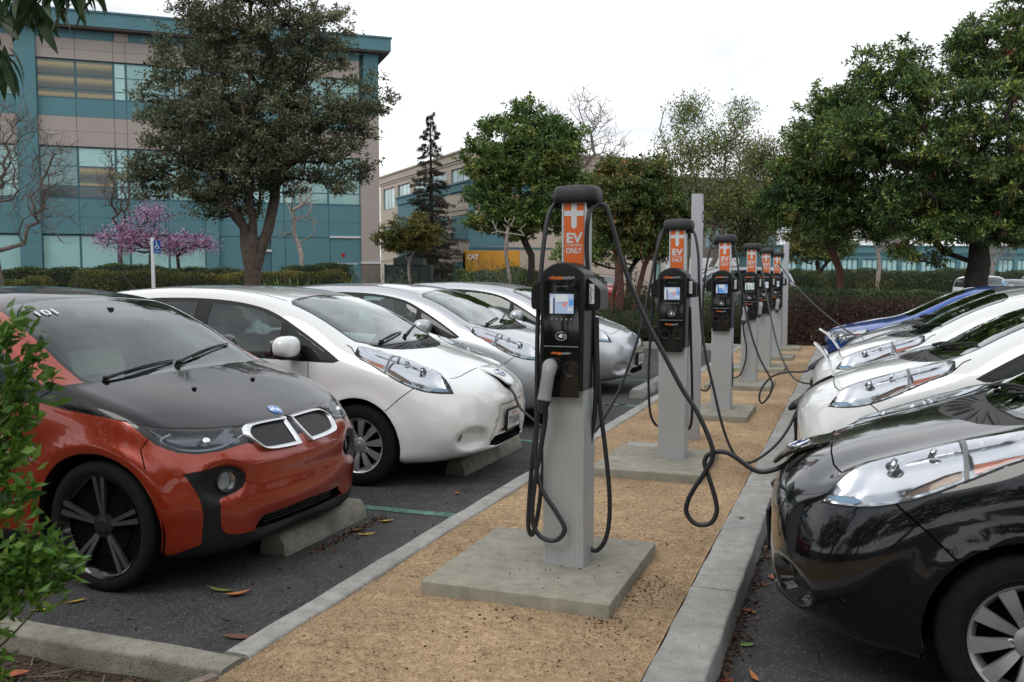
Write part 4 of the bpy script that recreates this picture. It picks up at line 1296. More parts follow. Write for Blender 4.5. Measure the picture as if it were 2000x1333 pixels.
def make_generic(spec, paint, name, lamps=True, plate=None, rear_plate=None, nu=76, per=(5, 4, 4, 7, 6, 5, 4, 3), grille=True):
    B = Body(spec, nu, per)
    L, H, belt = spec['L'], spec['H'], spec['belt']
    sd = lambda c: c.y > .45
    up = lambda c: c.z > belt - .05
    w0, w1 = spec['ws']; W = spec['W']
    B.region('windscreen', 'top', [(w0, -.02), (w0 + .02, .35 * W), (w0 + .10, .70 * W), (w0 + .16, .74 * W), (w1 - .05, .655 * W), (w1, .60 * W), (w1 + .04, .3 * W), (w1 + .05, -.02)], up)
    px, pz = [p[0] for p in spec['prof']], [p[1] for p in spec['prof']]
    r0, r1 = spec.get('rw', (L - .75, L - .35))
    B.region('rear_window', 'top', [(r0, -.02), (r0, .56 * W), (r1 - .04, .60 * W), (r1, .3 * W), (r1 + .01, -.02)], up)
    d0, d1 = spec['dlo']
    top = []
    for x in np.linspace(d0, d1, 12):
        zt = float(np.interp(x, px, pz)) - .125
        top.append((x, max(zt, belt + .01)))
    dl = [(d0 - .02, belt - .01)] + top + [(d1 + .02, belt - .0)]
    B.region('window_frame', 'side', dl, sd)
    mid = (d0 + d1) / 2
    for nm, a, b in (('front_side_pane', d0 + .25, mid - .04), ('rear_side_pane', mid + .05, d1 - .10)):
        pl = [(a, belt + .02)] + [(x, max(float(np.interp(x, px, pz)) - .155, belt + .03)) for x in np.linspace(a, b, 8)] + [(b, belt + .02)]
        B.region(nm, 'side', pl, sd)
    for x in (d0 + .02, mid, d1 - .05):
        B.seam('side', [(x, .28), (x, belt)], .008, sd)
    zl = float(np.interp(.30, px, pz))
    if lamps:
        B.region('lamp', 'side', [(.07, zl - .19), (.09, zl - .10), (.30, zl - .055), (.62, zl - .02), (.66, zl - .05), (.50, zl - .14), (.30, zl - .20)], lambda c: c.y > .42 * W)
        if grille:
            B.region('grille', 'front', [(-.02, .30), (.50, .30), (.42, .46), (-.02, .46)], lambda c: c.x < .4)
            B.region('grille', 'front', [(-.02, .54), (.34, .54), (.38, .60), (-.02, .61)], lambda c: c.x < .4)
    zt = float(np.interp(L - .2, px, pz))
    B.region('tail_lamp', 'side', [(L - .42, zt - .12), (L - .02, zt - .10), (L - .0, zt - .26), (L - .25, zt - .25)], lambda c: c.y > .40 * W)
    for ax in spec['axles']:
        B.region('opening', 'side', circ(ax, spec['R'] + .01, spec['arch'], 30), lambda c: c.y > .45 and c.z < spec['R'] * 2.3)
    B.finish()
    root = empty(name)
    def put(nm, names, off, m, parent=root, side=0, skirt=True, dish=0):
        return setm(link(nm, B.mesh(nm, names, off, side=side, skirt=skirt, dish=dish), parent), m)
    put('body', ['body'], 0, paint); put('panel_gap', ['seam'], -.005, M['matt_black'])
    put('windscreen', ['windscreen'], -.003, M['glass_front']); put('rear_window', ['rear_window'], -.003, M['glass_side'])
    put('inner_lining', ['body', 'seam'], -.03, M['interior'], skirt=False)
    if lamps and grille:
        g = put('grille', ['grille'], -.02, M['matt_black'])
    for s_ in (-1, 1):
        f = put('window_frame', ['window_frame'], -.003, M['black_plastic'], side=s_)
        put('front_side_pane', ['front_side_pane'], -.006, M['glass_side'], f, s_); put('rear_side_pane', ['rear_side_pane'], -.006, M['glass_side'], f, s_)
        if lamps:
            h = put('headlight', ['lamp'], -.045, M['lamp_chrome'], side=s_, dish=.03)
            p, n = B.point(x=.26, z=zl - .13, proj='side')
            m = MB(); m.ell((p - n * .02) * [1, s_, 1], (.04, .03, .035), 12, 8); m.build('projector_lens', M['chrome'], h)
            p, n = B.point(x=.50, z=zl - .085, proj='side')
            m = MB(); m.ell((p - n * .012) * [1, s_, 1], (.08, .012, .014), 12, 6); m.build('turn_signal', M['amber'], h)
            put('headlight_lens', ['lamp'], .002, M['lens'], h, s_)
        put('tail_lamp', ['tail_lamp'], .003, M['red_lens'], side=s_)
        door_mirror(root, spec['ws'][0] + .45, W * .97, belt + .06, s_, paint, .95)
        for ax in spec['axles']:
            make_wheel('cover', root, ax, s_, spec['R'], .20, WMATS_LEAF, W - .115)
    for ax in spec['axles']: wheel_well(root, spec, ax)
    if plate is not None: licence_plate(root, .01, .45, plate, frame=False)
    if rear_plate is not None: licence_plate(root, L - .005, rear_plate, '', frame=False, top=None, sgn=1)
    interior(root, spec, B)
    m = MB(); m.box(.4, L - .4, -.55, .55, .20, .30); m.build('underbody', M['matt_black'], root)
    return root

def hatch_spec():
    return generic_spec(4.36, .91, 1.47, [(0, .62), (.05, .74), (.15, .81), (.4, .88), (.8, .965), (1.05, 1.01), (1.15, 1.05), (1.5, 1.22), (1.9, 1.40), (2.2, 1.46), (2.6, 1.47), (3.2, 1.44), (3.7, 1.36), (3.95, 1.22), (4.15, 1.02), (4.28, .86), (4.36, .62)], (1.10, 1.92), (1.45, 3.75))
def sedan_spec():
    s = generic_spec(4.6, .90, 1.46, [(0, .60), (.05, .72), (.2, .80), (.6, .90), (1.0, .98), (1.15, 1.03), (1.6, 1.25), (1.95, 1.42), (2.3, 1.46), (2.8, 1.45), (3.2, 1.36), (3.65, 1.12), (3.85, 1.04), (4.2, 1.03), (4.45, 1.0), (4.55, .85), (4.6, .62)], (1.12, 1.95), (1.45, 3.55))
    s['rw'] = (3.0, 3.66); return s
def suv_spec():
    s = generic_spec(4.5, .92, 1.66, [(0, .66), (.05, .82), (.2, .92), (.6, 1.02), (1.0, 1.08), (1.15, 1.13), (1.5, 1.36), (1.8, 1.57), (2.2, 1.65), (3.0, 1.66), (3.8, 1.62), (4.1, 1.55), (4.25, 1.32), (4.4, 1.02), (4.46, .85), (4.5, .62)], (1.12, 1.80), (1.40, 4.0), R_=.35, belt=1.03)
    s['rw'] = (4.02, 4.36); return s
# ------------------------------------------------------------------ ground
def ground_mat(name, stops, scale, fine=260.0, bump=.25, rough=.9, speck=None, crack=False, patch=(.85, 1.12), pscale=.6, streak=False):
    m = bpy.data.materials.new(name); m.use_nodes = True
    nt = m.node_tree; b = nt.nodes['Principled BSDF']; b.inputs['Roughness'].default_value = rough; b.inputs['Specular IOR Level'].default_value = .3
    L = nt.links.new
    tc = nt.nodes.new('ShaderNodeTexCoord'); src = tc.outputs['Object']
    n1 = nt.nodes.new('ShaderNodeTexNoise'); n1.inputs['Scale'].default_value = scale; n1.inputs['Detail'].default_value = 8; n1.inputs['Roughness'].default_value = .7
    L(src, n1.inputs['Vector'])
    r = nt.nodes.new('ShaderNodeValToRGB'); e = r.color_ramp.elements
    e[0].position, e[0].color = stops[0][0], (*stops[0][1], 1); e[1].position, e[1].color = stops[-1][0], (*stops[-1][1], 1)
    for p, c in stops[1:-1]:
        q = e.new(p); q.color = (*c, 1)
    L(n1.outputs['Fac'], r.inputs[0]); col = r.outputs[0]
    def mixmul(col, fac_out, lo, hi, p0=.35, p1=.65):
        rr = nt.nodes.new('ShaderNodeMapRange'); rr.inputs['From Min'].default_value = p0; rr.inputs['From Max'].default_value = p1
        rr.inputs['To Min'].default_value = lo; rr.inputs['To Max'].default_value = hi
        L(fac_out, rr.inputs['Value'])
        v = nt.nodes.new('ShaderNodeVectorMath'); v.operation = 'SCALE'
        L(col, v.inputs[0]); L(rr.outputs[0], v.inputs['Scale']); return v.outputs[0]
    n2 = nt.nodes.new('ShaderNodeTexNoise'); n2.inputs['Scale'].default_value = pscale; n2.inputs['Detail'].default_value = 5
    L(src, n2.inputs['Vector']); col = mixmul(col, n2.outputs['Fac'], *patch)
    n4 = nt.nodes.new('ShaderNodeTexNoise'); n4.inputs['Scale'].default_value = pscale * 9; n4.inputs['Detail'].default_value = 6
    L(src, n4.inputs['Vector']); col = mixmul(col, n4.outputs['Fac'], .88, 1.1)
    v = nt.nodes.new('ShaderNodeTexVoronoi'); v.inputs['Scale'].default_value = fine
    L(src, v.inputs['Vector'])
    if speck:
        th, c, amt = speck
        sp = nt.nodes.new('ShaderNodeSeparateColor'); L(v.outputs['Color'], sp.inputs[0])
        gt = nt.nodes.new('ShaderNodeMath'); gt.operation = 'GREATER_THAN'; gt.inputs[1].default_value = th; L(sp.outputs[0], gt.inputs[0])
        am = nt.nodes.new('ShaderNodeMath'); am.operation = 'MULTIPLY'; am.inputs[1].default_value = amt; L(gt.outputs[0], am.inputs[0])
        mx = nt.nodes.new('ShaderNodeMix'); mx.data_type = 'RGBA'; mx.inputs['B'].default_value = (*c, 1)
        L(am.outputs[0], mx.inputs['Factor']); L(col, mx.inputs['A']); col = mx.outputs['Result']
    if crack:
        vc = nt.nodes.new('ShaderNodeTexVoronoi'); vc.feature = 'DISTANCE_TO_EDGE'; vc.inputs['Scale'].default_value = .55
        wn = nt.nodes.new('ShaderNodeTexNoise'); wn.inputs['Scale'].default_value = 2.2; wn.inputs['Detail'].default_value = 6
        ad = nt.nodes.new('ShaderNodeVectorMath'); ad.operation = 'ADD'; sc = nt.nodes.new('ShaderNodeVectorMath'); sc.operation = 'SCALE'; sc.inputs['Scale'].default_value = .7
        L(src, wn.inputs['Vector']); L(wn.outputs['Color'], sc.inputs[0]); L(src, ad.inputs[0]); L(sc.outputs[0], ad.inputs[1]); L(ad.outputs[0], vc.inputs['Vector'])
        rr = nt.nodes.new('ShaderNodeMapRange'); rr.inputs['From Min'].default_value = .0; rr.inputs['From Max'].default_value = .006; rr.inputs['To Min'].default_value = .55; rr.inputs['To Max'].default_value = 1
        L(vc.outputs['Distance'], rr.inputs['Value'])
        vm = nt.nodes.new('ShaderNodeVectorMath'); vm.operation = 'SCALE'; L(col, vm.inputs[0]); L(rr.outputs[0], vm.inputs['Scale']); col = vm.outputs[0]
    L(col, b.inputs['Base Color'])
    bp = nt.nodes.new('ShaderNodeBump'); bp.inputs['Strength'].default_value = bump; bp.inputs['Distance'].default_value = .006
    ma = nt.nodes.new('ShaderNodeMath'); ma.operation = 'ADD'
    n3 = nt.nodes.new('ShaderNodeTexNoise'); n3.inputs['Scale'].default_value = fine * .6; n3.inputs['Detail'].default_value = 3
    L(src, n3.inputs['Vector']); L(n3.outputs['Fac'], ma.inputs[0]); L(v.outputs['Distance'], ma.inputs[1])
    L(ma.outputs[0], bp.inputs['Height']); L(bp.outputs[0], b.inputs['Normal'])
    return m

M['asphalt'] = ground_mat('asphalt', [(.3, (.040, .040, .041)), (.55, (.055, .055, .056)), (.75, (.078, .077, .075))], 7, 170, .5, .85, speck=(.93, (.19, .18, .17), .8), crack=True, patch=(.75, 1.25), pscale=.5)
M['asphalt_old'] = ground_mat('worn_asphalt', [(.3, (.15, .15, .145)), (.7, (.21, .205, .20))], 5, 60, .3, .9, patch=(.9, 1.1), pscale=.15)
M['gravel'] = ground_mat('decomposed_granite', [(.28, (.25, .16, .085)), (.45, (.38, .26, .15)), (.62, (.49, .35, .21)), (.8, (.60, .45, .29))], 30, 130, 1.0, .95, speck=(.88, (.22, .13, .07), .42), patch=(.80, 1.16), pscale=1.1)
M['soil'] = ground_mat('mulch_soil', [(.3, (.030, .020, .014)), (.5, (.075, .052, .036)), (.75, (.16, .12, .085))], 30, 90, 1.0, .95, patch=(.7, 1.2), pscale=2.0)
M['kerb'] = ground_mat('kerb_concrete', [(.3, (.27, .265, .245)), (.55, (.33, .325, .305)), (.8, (.38, .375, .35))], 9, 160, .35, .85, speck=(.965, (.12, .11, .10), .6), patch=(.85, 1.08), pscale=1.4)
M['kerb_old'] = ground_mat('weathered_kerb_concrete', [(.3, (.17, .155, .115)), (.5, (.26, .245, .20)), (.8, (.33, .315, .27))], 7, 140, .45, .9, speck=(.95, (.09, .08, .07), .6), patch=(.72, 1.08), pscale=2.2)
M['pad'] = ground_mat('pad_concrete', [(.3, (.22, .21, .165)), (.55, (.275, .26, .21)), (.8, (.33, .31, .26))], 6, 190, .25, .85, speck=(.985, (.10, .09, .08), .5), patch=(.84, 1.12), pscale=1.7)
M['green_paint'] = ground_mat('worn_green_paint', [(.38, (.06, .075, .07)), (.50, (.10, .20, .155)), (.7, (.15, .30, .235))], 16, 170, .4, .8, patch=(.9, 1.1), pscale=2)

def sheet(name, x0, x1, y0, y1, z, m, nx=1, ny=1, hf=None):
    X = np.linspace(x0, x1, nx + 1); Y = np.linspace(y0, y1, ny + 1)
    V = np.array([(x, y, z + (hf(x, y) if hf else 0)) for y in Y for x in X])
    F = [(j * (nx + 1) + i, j * (nx + 1) + i + 1, (j + 1) * (nx + 1) + i + 1, (j + 1) * (nx + 1) + i) for j in range(ny) for i in range(nx)]
    a = MB(); a.add(V, F)
    return tag(a.build(name, m, angle=180), kind='structure')

sheet('asphalt', -400, 400, -60, 22.0, 0, M['asphalt'])
sheet('far_ground', -400, 400, 22.0, 700, 0, M['asphalt_old'])

def noise2(x, y, s, seed=0):
    return (math.sin(x * 3.1 * s + seed) * math.cos(y * 2.7 * s - seed * 1.7) + math.sin((x + y) * 5.3 * s + seed * 2.1) * .5 + math.cos((x * 1.7 - y) * 9.1 * s) * .3) / 1.8

# planting strip of decomposed granite between the kerbs
sheet('gravel_bed', -2.155, -.695, -1.5, 20.45, .137, M['gravel'], 60, 420, lambda x, y: .006 * noise2(x, y, 1.2) + .003 * noise2(x, y, 6, 2) + (-.010 if abs(x + 1.42) > .70 else 0))
sheet('mulch_bed', -9.0, -2.16, -3.0, 2.755, .055, M['soil'], 60, 60, lambda x, y: .012 * noise2(x, y, 2) + .008 * noise2(x, y, 8, 1))
sheet('planted_bed', -60, -2.2, 20.44, 60, .07, M['soil'], 1, 1)
sheet('hedge_bed', -2.2, 60, 20.46, 23.3, .11, M['soil'], 1, 1)

def kerb_run(name, segs, m, group=None):
    """segs: list of (x0,x1,y0,y1) with a joint between neighbours"""
    root = empty(name); root['kind'] = 'structure'
    for (x0, x1, y0, y1, z1) in segs:
        b = MB()
        # subdivide along the run so that the arris can wander a little
        long_y = (y1 - y0) > (x1 - x0)
        n = max(2, int((y1 - y0 if long_y else x1 - x0) / .12))
        R0 = .014
        prof = [(0, -.05), (0, z1 - R0), (R0 * .3, z1 - R0 * .3), (R0, z1), (.5, z1 + .001), (1 - R0, z1), (1 - R0 * .3, z1 - R0 * .3), (1, z1 - R0), (1, -.05)]
        V = []; k = len(prof)
        for i in range(n + 1):
            t = i / n
            for (a, z) in prof:
                w = (x1 - x0) if long_y else (y1 - y0)
                s = a if a <= .1 else (a * w if a == .5 else (w - (1 - a)))
                s = max(0, min(w, s if a != 0 else 0))
                jx = .0025 * math.sin(i * 1.7 + a * 5) + .0015 * math.sin(i * .37)
                if long_y: V.append((x0 + s + jx, y0 + (y1 - y0) * t, z + .0015 * math.sin(i * .9)))
                else: V.append((x0 + (x1 - x0) * t, y0 + s + jx, z + .0015 * math.sin(i * .9)))
        F = [(i * k + j, i * k + j + 1, (i + 1) * k + j + 1, (i + 1) * k + j) for i in range(n) for j in range(k - 1)]
        F += [tuple(range(k)), tuple(n * k + j for j in range(k))[::-1]]
        b.add(V, F); b.build('kerb_segment', m, root, angle=60)
    return root

ys = [-1.6, 1.25, 4.3, 6.55, 9.8, 12.9, 16.0, 20.3]
kerb_run('kerb_right', [(-.69, -.47, a + .004, b - .004, .142) for a, b in zip(ys[:-1], ys[1:])], M['kerb'])
ys = [2.905, 5.9, 9.0, 12.1, 15.2, 20.3]
kerb_run('kerb_left', [(-2.275, -2.155, a + .004, b - .004, .142) for a, b in zip(ys[:-1], ys[1:])], M['kerb'])
kerb_run('kerb_front', [(-2.165 - (i + 1) * 2.4 - .0, -2.165 - i * 2.4 - .006, 2.755, 2.900, .142) for i in range(4)], M['kerb_old'])
kerb_run('kerb_far', [(-2.28 - (i + 1) * 3.0, -2.28 - i * 3.0 - .006, 20.30, 20.44, .142) for i in range(8)], M['kerb'])
kerb_run('kerb_far_right', [(-.46 + i * 3.0, -.46 + (i + 1) * 3.0 - .006, 20.30, 20.44, .142) for i in range(6)], M['kerb'])

# stall lines
for y in (5.58, 8.42, 11.2, 14.0, 16.8):
    a = MB(); n = 40; X = np.linspace(-7.4, -2.285, n)
    V = [(x, y - .05 + .003 * math.sin(i * 2.3), .004) for i, x in enumerate(X)] + [(x, y + .05 + .003 * math.sin(i * 1.9), .004) for i, x in enumerate(X)]
    a.add(V, [(i, i + 1, n + i + 1, n + i) for i in range(n - 1)])
    tag(a.build('parking_line', M['green_paint'], smooth=False), kind='structure')

# concrete wheel stops
def wheel_stop(x, y0, y1, label, m):
    a = MB(); L_ = y1 - y0
    prof = [(-.095, 0), (-.085, .07), (-.06, .118), (-.045, .125), (.045, .125), (.06, .118), (.085, .07), (.095, 0)]
    ysn = [0, .012, .07, L_ - .07, L_ - .012, L_]; sc = [.90, .96, 1, 1, .96, .90]
    V = [(px * s, yy - L_ / 2, pz * (s if pz > .1 else 1)) for yy, s in zip(ysn, sc) for px, pz in prof]
    k = len(prof); F = [(i * k + j, i * k + j + 1, (i + 1) * k + j + 1, (i + 1) * k + j) for i in range(5) for j in range(k - 1)]
    F += [tuple(range(k)), tuple(5 * k + j for j in range(k))[::-1]]
    a.add(V, F)
    o = a.build('wheel_stop', m, angle=30, loc=(x, (y0 + y1) / 2, 0.001))
    return tag(o, label, 'wheel stop', 'concrete wheel stops under the noses of the left row')
wheel_stop(-3.10, 4.42, 5.36, 'grey concrete wheel stop under the orange and black car', M['kerb_old'])
wheel_stop(-2.98, 6.75, 8.1, 'grey concrete wheel stop under the nose of the white hatchback', M['kerb_old'])
wheel_stop(-2.98, 9.3, 11.0, 'concrete wheel stop under the silver car behind the nearest charger', M['kerb'])
wheel_stop(-2.66, 11.9, 13.7, 'pale concrete wheel stop ahead of the farthest silver car on the left', M['kerb'])

# charger pads
PADS = [(-1.85, -.95, 3.77, 4.77), (-1.80, -.99, 6.50, 7.50), (-1.80, -.97, 9.40, 10.35), (-1.80, -.97, 12.1, 13.0), (-1.80, -.97, 14.5, 15.4), (-1.80, -.97, 16.7, 17.5), (-1.60, -.97, 18.9, 19.7)]
PL = ['large square concrete pad under the nearest charging station', 'concrete pad under the second charging station', 'concrete pad under the third charging station', 'concrete pad under the fourth charging station',
      'concrete pad under the fifth charging station', 'concrete pad under the sixth and farthest charging station', 'small concrete pad at the foot of the far thin post']
for (x0, x1, y0, y1), lb in zip(PADS, PL):
    a = MB(); a.bbox(x0, x1, y0, y1, .02, .200, .016)
    v = a.v[0]; c = np.array([(x0 + x1) / 2, (y0 + y1) / 2])
    a.v[0] = v * [1, 1, 1] + np.array([(.004 * math.sin(q[1] * 7), .004 * math.sin(q[0] * 9), 0) for q in v])
    o = a.build('concrete_pad', M['pad'], angle=50)
    tag(o, lb, 'concrete pad', 'concrete pads under the chargers')
a = MB(); a.bbox(-1.83, -1.42, 7.62, 7.98, .05, .142, .008); tag(a.build('junction_box_cover', M['kerb'], angle=50), 'small concrete box cover set in the gravel behind the second charger', 'box cover')

# pebbles and dark crumbs on the gravel
def scatter_mesh(name, pts, sizes, m, flat=.6, kind='stuff', seed=1):
    r = np.random.default_rng(seed)
    base = np.array([(1, 0, 0), (-1, 0, 0), (0, 1, 0), (0, -1, 0), (0, 0, 1), (0, 0, -1)], float)
    fc = np.array([(0, 2, 4), (2, 1, 4), (1, 3, 4), (3, 0, 4), (2, 0, 5), (1, 2, 5), (3, 1, 5), (0, 3, 5)])
    N = len(pts)
    V = base[None] * (sizes[:, None, None] * r.uniform(.6, 1.2, (N, 1, 3))) * np.array([1, 1, flat])
    a = r.uniform(0, 6.28, N); c, s = np.cos(a), np.sin(a)
    X = V[..., 0] * c[:, None] - V[..., 1] * s[:, None]; Y = V[..., 0] * s[:, None] + V[..., 1] * c[:, None]
    V = np.stack([X, Y, V[..., 2]], -1) + pts[:, None]
    F = (fc[None] + (np.arange(N) * 6)[:, None, None]).reshape(-1, 3)
    me = bpy.data.meshes.new(name)
    fast_mesh(me, V.reshape(-1, 3), F)
    me.materials.append(m)
    o = link(name, me)
    if kind: o['kind'] = kind
    return o

def fast_mesh(me, V, F, smooth=False):
    V = np.asarray(V, np.float32); F = np.asarray(F, np.int32); k = F.shape[1]
    me.vertices.add(len(V)); me.vertices.foreach_set('co', V.ravel())
    me.loops.add(F.size); me.loops.foreach_set('vertex_index', F.ravel())
    me.polygons.add(len(F)); me.polygons.foreach_set('loop_start', np.arange(len(F), dtype=np.int32) * k); me.polygons.foreach_set('loop_total', np.full(len(F), k, np.int32))
    if smooth: me.polygons.foreach_set('use_smooth', np.ones(len(F), bool))
    me.update(calc_edges=True)

def gravel_z(x, y): return .137 + .006 * noise2(x, y, 1.2) + .003 * noise2(x, y, 6, 2)
def free_of_pads(x, y):
    return not any(a - .005 < x < b + .005 and c - .005 < y < d + .005 for a, b, c, d in PADS)
r_ = np.random.default_rng(3)
def gen(n, near, smin, smax):
    P = []; S = []
    while len(P) < n:
        x = r_.uniform(-2.15, -.70); y = 2.3 + (near - 2.3) * r_.random() ** 1.7
        if free_of_pads(x, y): P.append((x, y, gravel_z(x, y) + .001)); S.append(r_.uniform(smin, smax))
    return np.array(P), np.array(S)
P_, S_ = gen(34000, 11, .0014, .0042); scatter_mesh('gravel_grit', P_, S_, M['gravel'], .8)
M['pebble_light'] = mat('pale_grit', (.52, .42, .30), .9, var=.3, vscale=300)
P_, S_ = gen(11000, 9, .0014, .0040); scatter_mesh('pale_grit', P_, S_, M['pebble_light'], .8, seed=4)
M['debris'] = mat('dark_plant_debris', (.05, .030, .018), .95, var=.6, vscale=200)
# crumbs gather in patches round the pads
P = []; S = []
for (cx, cy, sd_, n) in [(-.86, 4.2, .09, 260), (-.95, 3.72, .05, 110), (-1.35, 3.70, .10, 70), (-.85, 3.55, .15, 90), (-1.1, 3.2, .35, 160), (-1.7, 3.3, .3, 110), (-1.2, 5.4, .4, 170), (-.85, 5.0, .12, 90), (-1.5, 2.7, .3, 90), (-.85, 5.9, .12, 60), (-1.3, 8.3, .25, 110), (-.9, 7.9, .2, 60), (-1.3, 8.8, .4, 90), (-1.7, 5.5, .3, 50), (-1.0, 11.2, .4, 80)]:
    for _ in range(n):
        x, y = cx + r_.normal() * sd_, cy + r_.normal() * sd_ * 1.4
        if -2.15 < x < -.70 and free_of_pads(x, y): P.append((x, y, gravel_z(x, y) + .002)); S.append(abs(r_.normal()) * .0028 + .0012)
for _ in range(900):
    x = r_.uniform(-2.14, -.71); y = r_.uniform(2.4, 19)
    if free_of_pads(x, y): P.append((x, y, gravel_z(x, y) + .002)); S.append(r_.uniform(.001, .0035))
for _ in range(26):
    x, y = -1.3 + r_.normal() * .15, 4.05 + r_.normal() * .12
    if -1.8 < x < -1 and 3.85 < y < 4.7: P.append((x, y, .202)); S.append(r_.uniform(.002, .007))
scatter_mesh('plant_debris', np.array(P), np.array(S), M['debris'], .7, seed=5)
# twigs: short curved stems
a = MB()
for _ in range(230):
    x = r_.uniform(-2.1, -.75); y = 2.5 + 7 * r_.random() ** 1.5
    if not free_of_pads(x, y): continue
    an = r_.uniform(0, 6.28); l = r_.uniform(.015, .06); z = gravel_z(x, y) + .004
    c, s = math.cos(an), math.sin(an); k = r_.uniform(-.3, .3)
    a.tube([(x, y, z), (x + c * l / 2 - s * l * k, y + s * l / 2 + c * l * k, z + .004), (x + c * l, y + s * l, z)], .0009, 3, cap=False)
tag(a.build('twig_litter', M['debris'], smooth=False), kind='stuff')
# mulch: chips and clods in the bed at the lower left
P = []; S = []
for _ in range(9000):
    x = r_.uniform(-4.2, -2.2); y = r_.uniform(1.5, 2.74); P.append((x, y, .06 + .012 * noise2(x, y, 2) + .008 * noise2(x, y, 8, 1))); S.append(abs(r_.normal()) * .005 + .002)
M['chips'] = mat('mulch_chips', (.10, .068, .045), .95, var=.75, vscale=60, ramp=[(.3, (.03, .02, .014)), (.5, (.10, .065, .045)), (.62, (.17, .12, .085)), (.8, (.30, .24, .18))])
scatter_mesh('mulch_chips', np.array(P), np.array(S), M['chips'], .5, seed=6)
# pale specks of litter and grit on the asphalt
P = []; S = []
for _ in range(2600):
    if r_.random() < .6: x = r_.uniform(-4.4, -2.28); y = r_.uniform(2.95, 8.5)
    else: x = r_.uniform(-.47, .9); y = r_.uniform(2.6, 5.5)
    P.append((x, y, .002)); S.append(r_.uniform(.0008, .0030))
scatter_mesh('asphalt_grit', np.array(P), np.array(S), M['pebble_light'], .7, seed=8)
# leaf litter caught along the foot of the right-hand kerb and round the wheel stop
# ------------------------------------------------------------------ charging stations
M['alu'] = mat('anodised_aluminium', (.46, .475, .48), .42, metal=.35, var=.05, vscale=3)
M['charger_black'] = mat('charger_black_plastic', (.009, .009, .010), .38, spec=.35, var=.15, vscale=40, bump=.1, bscale=400)
M['charger_face'] = mat('charger_glossy_face', (.004, .004, .0045), .10, coat=.3)
M['cap_grey'] = mat('charger_cap_rubber', (.022, .023, .026), .55, var=.12, vscale=30)
M['cable'] = mat('cable_rubber', (.018, .019, .022), .45)
M['orange_sign'] = mat('orange_sign_vinyl', (.72, .145, .025), .45)
M['sign_white'] = mat('sign_white', (.66, .68, .70), .5)
M['orange_print'] = mat('orange_print', (.85, .20, .03), .5)
M['grey_print'] = mat('grey_print', (.32, .36, .40), .5)
M['gun_grey'] = mat('connector_grey', (.27, .275, .285), .4)
M['yard_pole'] = mat('galvanised_post', (.42, .42, .45), .45, metal=.35, var=.06, vscale=5)

def screen_mat():
    m = bpy.data.materials.new('display'); m.use_nodes = True
    b = m.node_tree.nodes['Principled BSDF']
    b.inputs['Base Color'].default_value = (.05, .05, .06, 1); b.inputs['Roughness'].default_value = .15
    return m
def lit(name, col, s=1.0):
    m = bpy.data.materials.new(name); m.use_nodes = True; b = m.node_tree.nodes['Principled BSDF']
    b.inputs['Base Color'].default_value = (*[c * .3 for c in col], 1); b.inputs['Emission Color'].default_value = (*col, 1); b.inputs['Emission Strength'].default_value = s
    b.inputs['Roughness'].default_value = .15
    return m
SCR = [lit('display_pale_blue', (.36, .45, .62), .5), lit('display_white', (.62, .66, .70), .45), lit('display_blue', (.10, .28, .62), .5), lit('display_red', (.65, .22, .18), .5), lit('display_dark', (.03, .04, .09), .6), lit('display_green', (.40, .52, .42), .45)]

FRONT = np.column_stack([(1, 0, 0), (0, 0, 1), (0, -1, 0)]).astype(float)   # text frame on a face that looks towards -y

